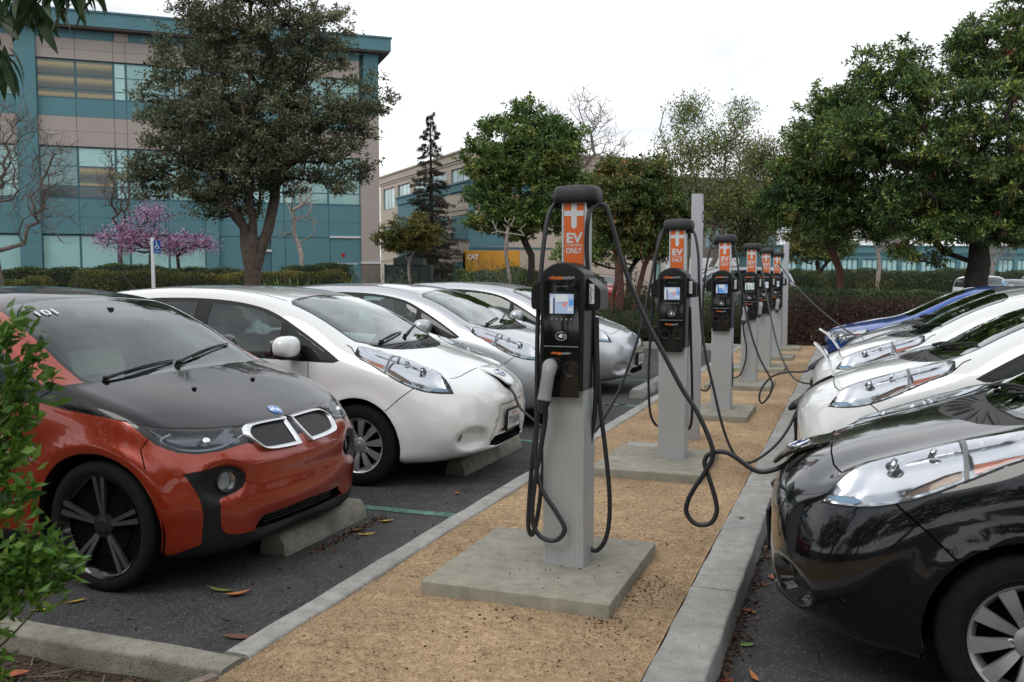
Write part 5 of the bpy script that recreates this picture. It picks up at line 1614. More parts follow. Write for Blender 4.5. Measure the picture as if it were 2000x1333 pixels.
_proto = {}
def charger(label, loc, guns=(), scheme=0, cables=()):
    root = empty('charging_station', loc)
    tag(root, label, 'charging station', 'charging stations in the gravel strip')
    if not _proto:
        # ribbed lower column
        w, y0, y1 = .1035, -.095, .100; pts = []
        n = 15
        for i in range(n):
            xa = -w + .012 + (2 * w - .024) * i / n; xb = -w + .012 + (2 * w - .024) * (i + .68) / n; xc = -w + .012 + (2 * w - .024) * (i + 1) / n
            pts += [(xa, y0), (xb, y0), (xb + .0008, y0 + .0018), (xc - .0008, y0 + .0018)]
        pts += [(w - .010, y0), (w - .003, y0 + .003), (w, y0 + .010), (w, y1 - .008), (w - .008, y1), (-w + .008, y1), (-w, y1 - .008), (-w, y0 + .010), (-w + .003, y0 + .003), (-w + .010, y0)]
        a = MB(); a.prism(pts, 0, 1.30); _proto['column'] = a.mesh('column', smooth=False)
        a = MB(); a.prism(rpoly(.118, .125, .012, 4, 0, .135), 0, 1.775); _proto['upper_column'] = a.mesh('upper_column', angle=30)
        # side fins of the upper column: two pale flutes beside the sign
        # cap: rounded lozenge
        a = MB(); ring = []
        prof = [(.60, .0), (.92, .004), (1.0, .018), (1.01, .036), (.985, .058), (.93, .074), (.80, .084), (.45, .089), (.001, .090)]
        K = 40
        for s, z in prof:
            for t in np.linspace(0, 2 * math.pi, K, endpoint=False):
                sg = lambda v: math.copysign(abs(v) ** .62, v)
                ring.append((.118 * s * sg(math.cos(t)), .135 + .095 * s * sg(math.sin(t)), 1.758 + z))
        k = len(prof); a.add(ring, [(i * K + j, i * K + (j + 1) % K, (i + 1) * K + (j + 1) % K, (i + 1) * K + j) for i in range(k - 1) for j in range(K)] + [tuple(range(K))[::-1]])
        _proto['cap'] = a.mesh('cap', angle=60)
        a = MB()
        for s in (-1, 1):
            a.tube([(s * .055, .12, 1.752), (s * .085, .12, 1.752), (s * .098, .12, 1.748)], [.020, .020, .016], 12)
            a.tube([(s * .098, .12, 1.760), (s * .098, .12, 1.735)], [.014, .018], 12)
            if s > 0: _proto['arm_r'] = a.mesh('cable_arm')
            else: _proto['arm_l'] = a.mesh('cable_arm'); a = MB()
        # head housing with an arched top
        top = [(.108 - .216 * t, 1.410 + .058 * math.sin(math.pi * t) ** .75) for t in np.linspace(0, 1, 17)]
        poly = [(-.106, .86), (.106, .86)] + [(.108, 1.20)] + top + [(-.108, 1.20)]
        a = MB(); a.prism(poly, -.128, .070, axes=(0, 2, 1)); me = a.mesh('head', smooth=False)
        bm = bmesh.new(); bm.from_mesh(me)
        ed = [e for e in bm.edges if all(abs(v.co.y + .128) < 1e-4 for v in e.verts)]
        bmesh.ops.bevel(bm, geom=ed, offset=.010, segments=3, profile=.5, affect='EDGES')
        for f in bm.faces: f.smooth = True
        for e in bm.edges:
            if len(e.link_faces) == 2: e.smooth = e.calc_face_angle(0) < R(30)
        bm.to_mesh(me); bm.free(); _proto['head'] = me
        for s in (-1, 1):
            p = [(s * .104, 1.238), (s * .168, 1.244), (s * .172, 1.262), (s * .172, 1.338), (s * .160, 1.352), (s * .112, 1.392), (s * .104, 1.394)]
            if s < 0: p = p[::-1]
            a = MB(); a.prism(p, -.075, .085, axes=(0, 2, 1)); me = a.mesh('wing', smooth=False)
            bm = bmesh.new(); bm.from_mesh(me)
            bmesh.ops.bevel(bm, geom=[e for e in bm.edges if e.calc_length() > .12 or all(v.co.y < -.07 for v in e.verts)], offset=.005, segments=2, affect='EDGES'); bm.to_mesh(me); bm.free()
            _proto['wing%d' % s] = me
        # face panel
        a = MB(); a.bbox(-.088, .088, -.136, -.120, .828, 1.385, .004); _proto['face'] = a.mesh('face_panel', angle=30)
        a = MB(); a.box(-.086, .086, -.1378, -.1355, 1.068, 1.073); _proto['trim'] = a.mesh('trim_line')
        a = MB(); a.prism(rpoly(.128, .104, .006, 3, .003, 1.272), -.1375, -.135, axes=(0, 2, 1)); _proto['bezel'] = a.mesh('screen_bezel', smooth=False)
        a = MB()
        def rect(x0, x1, z0, z1, m, d=.0): a.box(.003 + x0, .003 + x1, -.1388 - d, -.1372 - d, 1.272 + z0, 1.272 + z1, m)
        rect(-.058, .058, -.046, .046, 0)
        rect(-.058, -.044, -.046, .030, 1, .0006); rect(-.042, -.034, -.046, .028, 4, .0006); rect(-.030, .030, .010, .044, 1, .0006)
        rect(.036, .057, -.008, .020, 2, .0006); rect(.005, .022, -.012, .004, 3, .0012); rect(.018, .030, .000, .010, 3, .0012); rect(.030, .055, -.034, -.018, 1, .0006)
        for i in range(5): rect(-.016 + i * .008, -.012 + i * .008, .004, .007, 4, .0012)
        _proto['screen'] = a.mesh('screen', smooth=False)
        bt = []
        for i in range(5):
            a = MB(); a.lathe([(.0001, -.1425), (.0050, -.1420), (.0062, -.139), (.0062, -.135)], 12, axis='y', at=(-.044 + i * .0235, 0, 1.198)); bt.append(a.mesh('button'))
        _proto['button'] = bt
        a = MB()   # card reader mark: open ring, hand and waves
        for q in (0, 1):
            rr = .024 - q * .0
        arc = [(.026 * math.cos(t), .020 * math.sin(t)) for t in np.linspace(R(60), R(330), 26)]
        a.tube([(x, -.1372, 1.120 + z) for x, z in arc], .0009, 5)
        a.prism([(-.013, .000), (-.006, .008), (.004, .012), (.007, .006), (.005, -.010), (-.004, -.007), (-.012, -.005)], -.1376, -.1366, axes=(0, 2, 1)); a.v[-1][:, 2] += 1.120
        for rr in (.010, .016, .022):
            a.tube([(.004 + rr * math.cos(t), -.1372, 1.116 + rr * math.sin(t)) for t in np.linspace(-.5, .9, 8)], .0009, 4)
        _proto['reader'] = a.mesh('card_reader_mark')
        so = []
        for x in (-.046, .046):
            a = MB(); a.lathe([(.0001, -.126), (.026, -.126), (.028, -.136), (.035, -.1385), (.038, -.136)], 24, axis='y', at=(x, 0, .962)); a.box(x - .010, x + .010, -.138, -.130, .988, 1.004); so.append(a.mesh('socket'))
        _proto['socket'] = so
        gr = []
        for i in range(6):
            a = MB(); a.bbox(-.084, .084, -.1395, -.134, .838 + i * .013, .8435 + i * .013, .0015); gr.append(a.mesh('grille_slat'))
        _proto['slat'] = gr
        a = MB(); a.prism(rpoly(.099, .30, .002, 2, 0, 1.606), .0695, .0722, axes=(0, 2, 1)); _proto['sign'] = a.mesh('sign_panel', smooth=False)
        # white plus with a rounded foot
        a = MB(); y = .0688
        foot = [(.014 * math.cos(t), 1.648 + .014 * math.sin(t)) for t in np.linspace(math.pi, 2 * math.pi, 9)]
        a.add([(x, y, z) for x, z in [(-.014, 1.756)] + foot + [(.014, 1.756)]], [tuple(range(11))])
        a.add([(-.0495, y - .0002, 1.695), (.0495, y - .0002, 1.695), (.0495, y - .0002, 1.721), (-.0495, y - .0002, 1.721)], [(0, 1, 2, 3)])
        _proto['plus'] = a.mesh('plus_symbol', smooth=False)
        a = MB(); a.box(.132 - .012, .132 + .012, -.0765, -.0752, 1.272, 1.365); _proto['sticker'] = a.mesh('sticker', smooth=False)
        a = MB()
        for i in range(7):
            x = .122 + .003 * (i % 3); a.box(x, x + .006 + .002 * (i % 2), -.0772, -.0766, 1.280 + i * .011, 1.286 + i * .011)
        _proto['sticker_text'] = a.mesh('sticker_print', smooth=False)
        for s in (-1, 1):
            a = MB(); a.box(s * .058 - .0035, s * .058 + .0035, .070, .0735, 1.40, 1.758); _proto['flute%d' % s] = a.mesh('edge_strip', smooth=False)
    P = _proto
    def put(me, name, m, parent=root): return setm(link(name, me, parent), m)
    put(P['column'], 'lower_column', M['alu']); uc = put(P['upper_column'], 'upper_column', M['alu'])
    put(P['cap'], 'cap', M['cap_grey'])
    put(P['arm_l'], 'cable_arm', M['cap_grey']); put(P['arm_r'], 'cable_arm', M['cap_grey'])
    hd = put(P['head'], 'head', M['charger_black'])
    put(P['wing-1'], 'side_wing', M['charger_black']); wg = put(P['wing1'], 'side_wing', M['charger_black'])
    put(P['sticker'], 'sticker', M['sign_white'], wg); put(P['sticker_text'], 'sticker_print', M['charger_black'], wg)
    fc = put(P['face'], 'face_panel', M['charger_face'])
    put(P['trim'], 'trim_line', M['satin'], fc); put(P['bezel'], 'screen_bezel', M['gloss_black'], fc)
    sc = link('screen', P['screen'], fc)
    order = [(0, 1, 2, 3, 4), (0, 1, 2, 3, 4), (2, 1, 0, 1, 4), (5, 1, 5, 1, 4), (1, 1, 0, 1, 4), (1, 1, 2, 1, 4)][scheme]
    if len(P['screen'].materials) == 0:
        for _ in range(5): P['screen'].materials.append(SCR[0])
    for i, k in enumerate(order):
        sc.material_slots[i].link = 'OBJECT'; sc.material_slots[i].material = SCR[k]
    for b in P['button']: put(b, 'button', M['satin'], fc)
    put(P['reader'], 'card_reader_mark', M['white_print'], fc)
    for b in P['socket']: put(b, 'holster_socket', M['charger_black'], fc)
    for b in P['slat']: put(b, 'grille_slat', M['charger_black'], fc)
    sg = put(P['sign'], 'sign_panel', M['orange_sign']); put(P['plus'], 'plus_symbol', M['sign_white'], sg)
    for s in (-1, 1): put(P['flute%d' % s], 'edge_strip', M['sign_white'])
    if 'texts' not in P:
        T_ = []
        def tx(body, size, z, width, y, x=0, bold=.0):
            v, f = text_verts(body, bold); v = v.copy() * size
            if width: v[:, 0] *= width / (v[:, 0].max() - v[:, 0].min())
            w = np.column_stack([v[:, 0] + x, np.full(len(v), y), v[:, 1] + z]); a = MB(); a.add(w, f); return a.mesh('lettering', smooth=False)
        T_.append((tx('EV', .046, 1.566, .082, .0686, 0, .035), 'sign_white', 'sign'))
        T_.append((tx('CHARGING', .010, 1.548, .082, .0686, 0, .012), 'sign_white', 'sign'))
        T_.append((tx('ONLY', .026, 1.514, .082, .0686, 0, .025), 'sign_white', 'sign'))
        for z, h, wd in ((1.388, .016, .125), (1.034, .012, .100)):
            yy = -.1292 if z > 1.2 else -.1366
            T_.append((tx('-charge', h, z, wd * .56, yy, -wd * .235, .03), 'orange_print', 'face'))
            T_.append((tx('poin+', h, z, wd * .44, yy, wd * .285, .03), 'grey_print', 'face'))
        T_.append((tx('chargepoint.com 1-888-758-4389', .004, 1.352, .062, -.1366), 'grey_print', 'face'))
        P['texts'] = T_
    for me, mk, wh in P['texts']: put(me, 'lettering', M[mk], sg if wh == 'sign' else fc)
    for x in guns:
        gun_holstered(root, x)
    for pts, r in cables:
        a = MB(); q = crom(np.array(pts) - np.array(loc), 6); a.tube(q, r, 10)
        setm(link('cable', a.mesh('cable', angle=180), root), M['cable'])
    return root

def gun_mesh():
    if 'gun' in _proto: return _proto['gun'], _proto['gun_boot'], _proto['gun_btn']
    a = MB()
    # handle hangs down, head leans towards the socket (+y)
    pts = [(0, 0, -.118), (0, -.002, -.085), (0, -.006, -.045), (0, -.010, -.005), (0, -.002, .030), (0, .022, .048), (0, .050, .050)]
    a.tube(crom(pts, 4), np.interp(np.linspace(0, 1, 25), [0, .2, .5, .75, 1], [.033, .031, .031, .037, .032]), 14)
    a.lathe([(.001, -.012), (.030, -.012), (.033, -.006), (.033, .016), (.001, .016)], 22, axis='y', at=(.0, .050, .046))
    b = MB(); b.tube([(0, 0, -.114), (0, .001, -.128), (0, .002, -.150), (0, .003, -.180)], [.034, .031, .024, .014], 12)
    for i in range(3): b.tube([(0, .001, -.134 - i * .013), (0, .001, -.140 - i * .013)], .0305 - i * .004, 12)
    c = MB(); c.ell((0, -.022, .028), (.013, .010, .013), 12, 8)
    _proto['gun'], _proto['gun_boot'], _proto['gun_btn'] = a.mesh('connector'), b.mesh('connector_boot'), c.mesh('release_button')
    return _proto['gun'], _proto['gun_boot'], _proto['gun_btn']

def gun_holstered(root, x):
    g, b, c = gun_mesh()
    for me, nm, mk in ((g, 'connector', 'gun_grey'),):
        o = setm(link(nm, me, root), M[mk]); o.location = (x, -.190, .935); o.rotation_euler = (R(-8), R(9), R(14))
        setm(link('connector_boot', b, o), M['cable']); setm(link('release_button', c, o), M['satin'])

CABLES = {
    '1a': [(-1.385,4.420,1.954), (-1.404,4.387,1.944), (-1.419,4.353,1.890), (-1.427,4.320,1.776), (-1.432,4.290,1.626), (-1.439,4.264,1.402), (-1.435,4.238,1.154), (-1.428,4.212,0.907), (-1.424,4.186,0.712), (-1.384,4.160,0.582), (-1.305,4.158,0.470), (-1.266,4.156,0.395), (-1.311,4.153,0.339), (-1.388,4.151,0.352), (-1.426,4.149,0.431), (-1.416,4.147,0.595), (-1.382,4.144,0.784), (-1.358,4.142,0.934), (-1.358,4.140,1.025)],
    '1b': [(-1.422,4.300,1.451), (-1.432,4.302,1.199), (-1.449,4.304,0.944), (-1.481,4.306,0.685), (-1.498,4.308,0.476), (-1.503,4.310,0.345), (-1.482,4.312,0.310), (-1.453,4.314,0.426), (-1.430,4.316,0.635), (-1.421,4.318,0.841), (-1.411,4.320,1.046)],
    '1c': [(-1.183,4.420,1.946), (-1.205,4.378,1.929), (-1.212,4.340,1.872), (-1.217,4.341,1.750), (-1.209,4.342,1.626), (-1.185,4.344,1.453), (-1.171,4.345,1.203), (-1.172,4.346,0.952), (-1.195,4.347,0.799), (-1.228,4.348,0.618), (-1.246,4.349,0.436), (-1.224,4.351,0.309), (-1.172,4.352,0.247), (-1.121,4.353,0.298), (-1.098,4.354,0.410), (-1.100,4.355,0.563), (-1.120,4.356,0.751), (-1.150,4.358,0.977), (-1.165,4.359,1.203), (-1.169,4.360,1.402)],
    '1d': [(-1.173,4.420,1.951), (-1.141,4.416,1.940), (-1.109,4.412,1.850), (-1.058,4.408,1.676), (-0.997,4.404,1.522), (-0.920,4.400,1.360), (-0.838,4.396,1.214), (-0.752,4.392,1.060), (-0.687,4.388,0.966), (-0.630,4.384,0.852), (-0.606,4.380,0.781), (-0.611,4.382,0.731), (-0.632,4.384,0.693), (-0.649,4.385,0.659), (-0.694,4.387,0.586), (-0.723,4.389,0.521), (-0.727,4.391,0.468), (-0.692,4.392,0.423), (-0.646,4.394,0.415), (-0.606,4.396,0.435), (-0.585,4.397,0.486), (-0.594,4.399,0.549), (-0.619,4.401,0.628), (-0.637,4.403,0.679), (-0.647,4.404,0.715), (-0.634,4.406,0.750), (-0.596,4.408,0.769), (-0.548,4.410,0.770), (-0.505,4.411,0.750), (-0.463,4.413,0.721), (-0.420,4.415,0.695), (-0.374,4.417,0.688), (-0.310,4.418,0.709), (-0.251,4.420,0.749)],
    '2a': [(-1.394,7.250,1.970), (-1.423,7.217,1.937), (-1.444,7.183,1.841), (-1.457,7.162,1.602), (-1.475,7.168,1.282), (-1.497,7.175,0.959), (-1.500,7.181,0.714), (-1.483,7.187,0.511), (-1.430,7.194,0.423), (-1.383,7.200,0.494)],
    '2b': [(-1.394,7.250,1.970), (-1.416,7.203,1.913), (-1.453,7.157,1.761), (-1.478,7.110,1.562), (-1.518,7.063,1.305), (-1.577,7.017,1.049), (-1.669,6.970,0.763), (-1.753,6.923,0.574), (-1.876,6.900,0.378), (-2.013,6.900,0.313), (-2.160,6.900,0.320), (-2.288,6.900,0.407), (-2.395,6.900,0.483), (-2.494,6.933,0.556), (-2.559,6.967,0.661), (-2.629,7.000,0.721)],
    '2c': [(-1.194,7.250,1.967), (-1.157,7.219,1.917), (-1.126,7.188,1.759), (-1.110,7.156,1.524), (-1.082,7.125,1.211), (-1.040,7.098,0.979), (-0.981,7.091,0.747), (-0.923,7.083,0.515), (-0.862,7.075,0.340), (-0.795,7.067,0.236), (-0.718,7.059,0.203), (-0.635,7.052,0.242), (-0.518,7.085,0.344), (-0.432,7.129,0.469), (-0.378,7.172,0.597), (-0.338,7.216,0.678), (-0.290,7.260,0.726)],
    '2d': [(-1.178,7.150,1.366), (-1.168,7.164,1.049), (-1.158,7.179,0.729), (-1.161,7.193,0.486), (-1.186,7.207,0.410), (-1.217,7.221,0.459), (-1.231,7.236,0.720), (-1.234,7.250,1.041)],
    '3a': [(-1.403,10.050,1.963), (-1.435,10.013,1.918), (-1.475,9.976,1.711), (-1.505,9.951,1.385), (-1.510,9.956,0.947), (-1.533,9.961,0.616), (-1.554,9.966,0.476), (-1.515,9.970,0.389), (-1.445,9.975,0.386), (-1.404,9.980,0.481)],
    '3b': [(-1.232,10.050,1.955), (-1.184,10.013,1.894), (-1.139,9.976,1.656), (-1.065,9.940,1.281), (-0.988,9.903,0.989), (-0.898,9.866,0.754), (-0.794,9.829,0.574), (-0.759,9.803,0.472), (-0.804,9.815,0.352), (-0.865,9.828,0.289), (-0.893,9.841,0.350), (-0.860,9.854,0.462), (-0.761,9.866,0.572), (-0.610,9.879,0.618), (-0.449,9.892,0.628), (-0.371,9.905,0.682), (-0.303,9.917,0.747), (-0.245,9.930,0.784)],
    '3c': [(-1.225,9.950,1.333), (-1.210,9.958,0.954), (-1.184,9.967,0.627), (-1.188,9.975,0.452), (-1.214,9.983,0.395), (-1.233,9.992,0.486), (-1.234,10.000,0.842)],
    '4a': [(-1.358,12.450,1.025), (-1.344,12.475,0.862), (-1.311,12.500,0.658), (-1.323,12.525,0.486), (-1.377,12.550,0.324), (-1.445,12.575,0.251), (-1.515,12.600,0.252)],
    '4b': [(-1.208,12.700,1.922), (-1.127,12.350,1.801), (-1.046,12.000,1.475), (-0.943,11.650,1.136), (-0.844,11.300,0.849), (-0.735,10.950,0.639), (-0.615,10.600,0.503), (-0.500,10.250,0.477), (-0.387,9.900,0.503)],
    '5a': [(-1.399,14.900,0.972), (-1.390,14.940,0.721), (-1.404,14.980,0.395), (-1.436,15.020,0.212), (-1.473,15.060,0.305), (-1.478,15.100,0.792)],
    '6a': [(-1.305,17.200,1.018), (-1.291,17.217,0.686), (-1.268,17.233,0.362), (-1.337,17.250,0.183), (-1.429,17.267,0.216), (-1.412,17.283,0.680), (-1.376,17.300,1.051)],
    '6b': [(-1.308,17.500,1.837), (-1.194,16.800,1.765), (-0.984,16.100,1.536), (-0.702,15.400,1.280), (-0.407,14.700,1.049), (-0.140,14.000,0.874), (0.019,13.300,0.816), (0.117,12.600,0.820)],
    'sv': [(-2.513,11.200,0.262), (-2.734,11.450,0.200), (-2.965,11.700,0.169), (-3.169,11.950,0.194), (-3.308,12.200,0.240)],
}
CY = [4.30, 7.12, 9.93, 12.68, 14.85, 17.05]
CL = ['nearest charging station, grey ribbed column with orange EV sign and a connector in its holder', 'second charging station from the camera, beside the tall square post, with both holders empty', 'third charging station from the camera, with its cable looping above the gravel',
      'fourth charging station from the camera, with one connector hanging in its holder', 'fifth charging station from the camera, half hidden behind the fourth', 'sixth and farthest charging station, beside the far thin post']
CG = [(-.046,), (), (), (-.046,), (-.046,), (.046,)]
CK = [['1a', '1b', '1c', '1d'], ['2a', '2b', '2c', '2d'], ['3a', '3b', '3c'], ['4a', '4b'], ['5a'], ['6a', '6b']]
for i in range(6):
    charger(CL[i], (-1.29, CY[i], .2), CG[i], i, [(CABLES[k], .0115 if i == 0 else .0105) for k in CK[i]])

# square posts standing in the strip
def post(loc, w, h, label, plate):
    root = empty('post', loc); tag(root, label, 'post')
    a = MB(); a.bbox(-w / 2, w / 2, -w / 2, w / 2, 0, h, .004); a.build('shaft', M['yard_pole'], root, angle=30)
    if plate:
        a = MB(); a.box(w / 2, w / 2 + .003, -.035, .035, h - .30, h - .10); pl = a.build('sign_plate', M['sign_white'], root, smooth=False)
        a = MB(); a.tube([(w / 2 + .004, .022 * math.cos(t), h - .2 + .05 * math.sin(t)) for t in np.linspace(.6, 5.6, 20)], .004, 5); a.build('sign_mark', M['charger_black'], pl)
    return root
post((-1.312, 8.285, .125), .092, 2.20, 'tall square grey metal post behind the second charging station', True)
post((-1.275, 19.25, .13), .10, 2.13, 'thin square grey metal post at the far end of the gravel strip', False)
# ------------------------------------------------------------------ buildings
M['teal_wall'] = mat('teal_render', (.085, .205, .235), .75, var=.06, vscale=.6)
M['teal_dark'] = mat('teal_frame', (.055, .145, .18), .5)
M['beige_wall'] = mat('taupe_render', (.37, .32, .29), .85, var=.05, vscale=.7)
M['beige_light'] = mat('cream_render', (.50, .42, .345), .85, var=.06, vscale=.5)
M['beige_base'] = mat('brown_stone_base', (.17, .14, .12), .85, var=.08, vscale=1)
M['white_metal'] = mat('white_metal', (.62, .64, .65), .5)
M['soffit'] = mat('soffit', (.10, .075, .07), .8)
def pane_mat(name, col, rough=.06, coat=.4):
    return mat(name, col, rough, coat=coat, spec=.6, var=.06, vscale=.5)
M['blind'] = pane_mat('pane_over_blind', (.22, .40, .39))
M['blind_light'] = pane_mat('pane_over_pale_blind', (.33, .55, .54))
M['pane_dark'] = pane_mat('dark_pane', (.03, .06, .07))
M['pane_mid'] = pane_mat('mid_pane', (.13, .26, .27))
def lit_room():
    m = bpy.data.materials.new('lit_office_pane'); m.use_nodes = True; nt = m.node_tree; b = nt.nodes['Principled BSDF']
    tc = nt.nodes.new('ShaderNodeTexCoord'); sp = nt.nodes.new('ShaderNodeSeparateXYZ'); nt.links.new(tc.outputs['Object'], sp.inputs[0])
    w = nt.nodes.new('ShaderNodeMath'); w.operation = 'MULTIPLY'; w.inputs[1].default_value = 1.55; nt.links.new(sp.outputs['Z'], w.inputs[0])
    fr = nt.nodes.new('ShaderNodeMath'); fr.operation = 'FRACT'; nt.links.new(w.outputs[0], fr.inputs[0])
    r = nt.nodes.new('ShaderNodeValToRGB'); e = r.color_ramp.elements
    e[0].position, e[0].color = 0, (.05, .055, .055, 1); e[1].position, e[1].color = 1.0, (.07, .075, .07, 1)
    for p, c in ((.35, (.09, .085, .07)), (.60, (.34, .25, .10)), (.72, (.40, .31, .15)), (.85, (.12, .10, .07))):
        q = e.new(p); q.color = (*c, 1)
    nt.links.new(fr.outputs[0], r.inputs[0]); nt.links.new(r.outputs[0], b.inputs['Emission Color']); b.inputs['Emission Strength'].default_value = .36
    b.inputs['Base Color'].default_value = (.03, .05, .05, 1); b.inputs['Roughness'].default_value = .06
    return m
M['lit_room'] = lit_room()

def facade_root(name, corner, ang):
    """local x runs along the facade from its right-hand end to the left as seen from the car park, local -y ... points out of the wall"""
    root = empty(name, (corner[0], corner[1], 0), ang)
    return root
# teal and taupe office block: its facade runs from (-21.7, 40.2) towards (-34.3, 29.5)
FA = math.atan2(29.55 - 40.17, -34.3 + 21.72)
bt = facade_root('office_building', (-21.72, 40.17), FA)
tag(bt, 'three storey teal and taupe office building behind the big olive-green tree', 'building')
# local frame: x = s along the wall (0..34), outward normal = +y (towards the car park)
def fbox(name, m, x0, x1, y0, y1, z0, z1, parent, bev=None):
    a = MB()
    if bev: a.bbox(x0, x1, y0, y1, z0, z1, bev)
    else: a.box(x0, x1, y0, y1, z0, z1)
    return a.build(name, m, parent, angle=30)
OUT = 1
fbox('main_volume', M['teal_wall'], 0.02, 40, -16, -.30, 0, 12.2, bt)
fbox('roof_fascia', M['teal_wall'], -.55, 41, -17, .55, 12.30, 12.88, bt)
fbox('roof_cap', M['teal_dark'], -.60, 41.1, -17.1, .60, 12.88, 12.96, bt)
fbox('soffit', M['soffit'], -.5, 41, -16.9, .5, 12.22, 12.298, bt)
# corner pier in taupe with a stone base, piers in teal
fbox('corner_pier', M['beige_wall'], -.02, .88, -.31, .12, 2.30, 9.3, bt)
fbox('corner_pier_upper', M['teal_wall'], -.02, .70, -.31, .10, 9.3, 12.22, bt)
fbox('stone_base', M['beige_base'], -.04, .90, -.31, .15, 0, 2.22, bt)
fbox('stone_line', M['white_metal'], -.06, .92, -.31, .18, 2.222, 2.298, bt)
piers = [(7.45, 8.00), (14.75, 15.55), (22.5, 23.3), (30.2, 31.0)]
for a0, a1 in piers: fbox('pier', M['teal_wall'], a0, a1, -.31, .16, 0, 12.22, bt)
bays = [(.88, 7.45), (8.0, 14.75), (15.55, 22.5), (23.3, 30.2), (31.0, 38)]
BL = [('teal', 11.85, 12.22), ('beige', 11.40, 11.845), ('beige', 10.98, 11.39), ('teal', 8.53, 9.28), ('beige', 7.90, 8.52), ('beige', 7.26, 7.89), ('teal', 4.19, 4.98), ('teal', 3.46, 4.18)]
for bi, (b0, b1) in enumerate(bays):
    W_ = b1 - b0
    # verticals divide the bay: two wide lights, one narrow, two wide (as s grows to the left)
    cuts = [b0] + [b0 + W_ * t for t in (.235, .235 + .24, .235 + .24 + .075, .235 + .24 + .075 + .225)] + [b1]
    for kind, z0, z1 in BL:
        for c0, c1 in zip(cuts[:-1], cuts[1:]):
            fbox('panel', M['teal_wall'] if kind == 'teal' else M['beige_wall'], c0 + .008, c1 - .008, -.299, 0, z0, z1, bt)
    if bi == 0:
        # ground floor without windows: panels, a door and a service door
        for c0, c1 in ((.90, 2.36), (2.38, 4.45), (4.47, 5.10), (5.72, 7.43)):
            fbox('panel', M['teal_wall'], c0, c1, -.299, -.02, 0, 3.44, bt)
        d = fbox('door', M['teal_dark'], 5.12, 5.70, -.299, -.07, 0, 2.75, bt); fbox('door_head', M['white_metal'], 5.10, 5.72, -.05, .03, 2.76, 2.86, d)
        fbox('door_head', M['white_metal'], .90, 2.38, -.05, .05, 3.445, 3.53, bt)
        a = MB(); a.lathe([(.001, .0), (.09, .0)], 20, axis='y', at=(1.75, -.012, 2.62)); setm(link('red_sticker', a.mesh('sticker'), bt), M['red_lens'])
        v, f = text_verts('DOOR BLOCKED', .01); v = v.copy() * .08
        a = MB(); a.add(np.column_stack([1.62 - v[:, 0] * 1.3, np.full(len(v), -.012), 2.18 + v[:, 1]]), f); a.build('door_lettering', M['white_print'], bt, smooth=False)
    storeys = [(9.30, 10.96), (5.0, 7.24)] + ([(.0, 3.42)] if bi else [])
    for si, (z0, z1) in enumerate(storeys):
        for ci, (c0, c1) in enumerate(zip(cuts[:-1], cuts[1:])):
            mt = [M['pane_mid'], M['blind'], M['blind_light'], M['lit_room'], M['lit_room']][ci] if si == 0 else ([M['blind'], M['blind'], M['blind_light'], M['blind_light'], M['pane_mid']][ci] if si == 1 else M['blind_light'] if ci != 2 else M['blind'])
            if bi != 1 and si == 0: mt = M['blind']
            if bi == 2 and si == 1: mt = M['blind_light']
            w = fbox('window', M['teal_dark'], c0 + .004, c1 - .004, -.29, -.10, z0, z1, bt)
            rows = [(z0 + .06, z1 - .06)]
            if si == 0: rows = [(z0 + .06, z0 + .36), (z0 + .41, z0 + .98), (z0 + 1.02, z1 - .06)]
            if si == 1: rows = [(z0 + .06, z0 + .52), (z0 + .57, z0 + 1.38), (z0 + 1.42, z1 - .06)]
            if si == 2: rows = [(z0 + .06, z0 + 1.7), (z0 + 1.74, z1 - .06)] if False else [(.1, z1 - .06)]
            for ri, (q0, q1) in enumerate(rows):
                m2 = mt
                if bi == 1 and si == 1 and ci == 3 and ri == 1: m2 = M['lit_room']
                if bi == 1 and si == 1 and ri == 0 and ci in (3, 4): m2 = M['pane_dark']
                fbox('pane', m2, c0 + .05, c1 - .05, -.12, -.085, q0, q1, w)
fbox('vent_panel', M['beige_wall'], 11.08, 11.62, -.02, .03, 11.86, 12.20, bt)

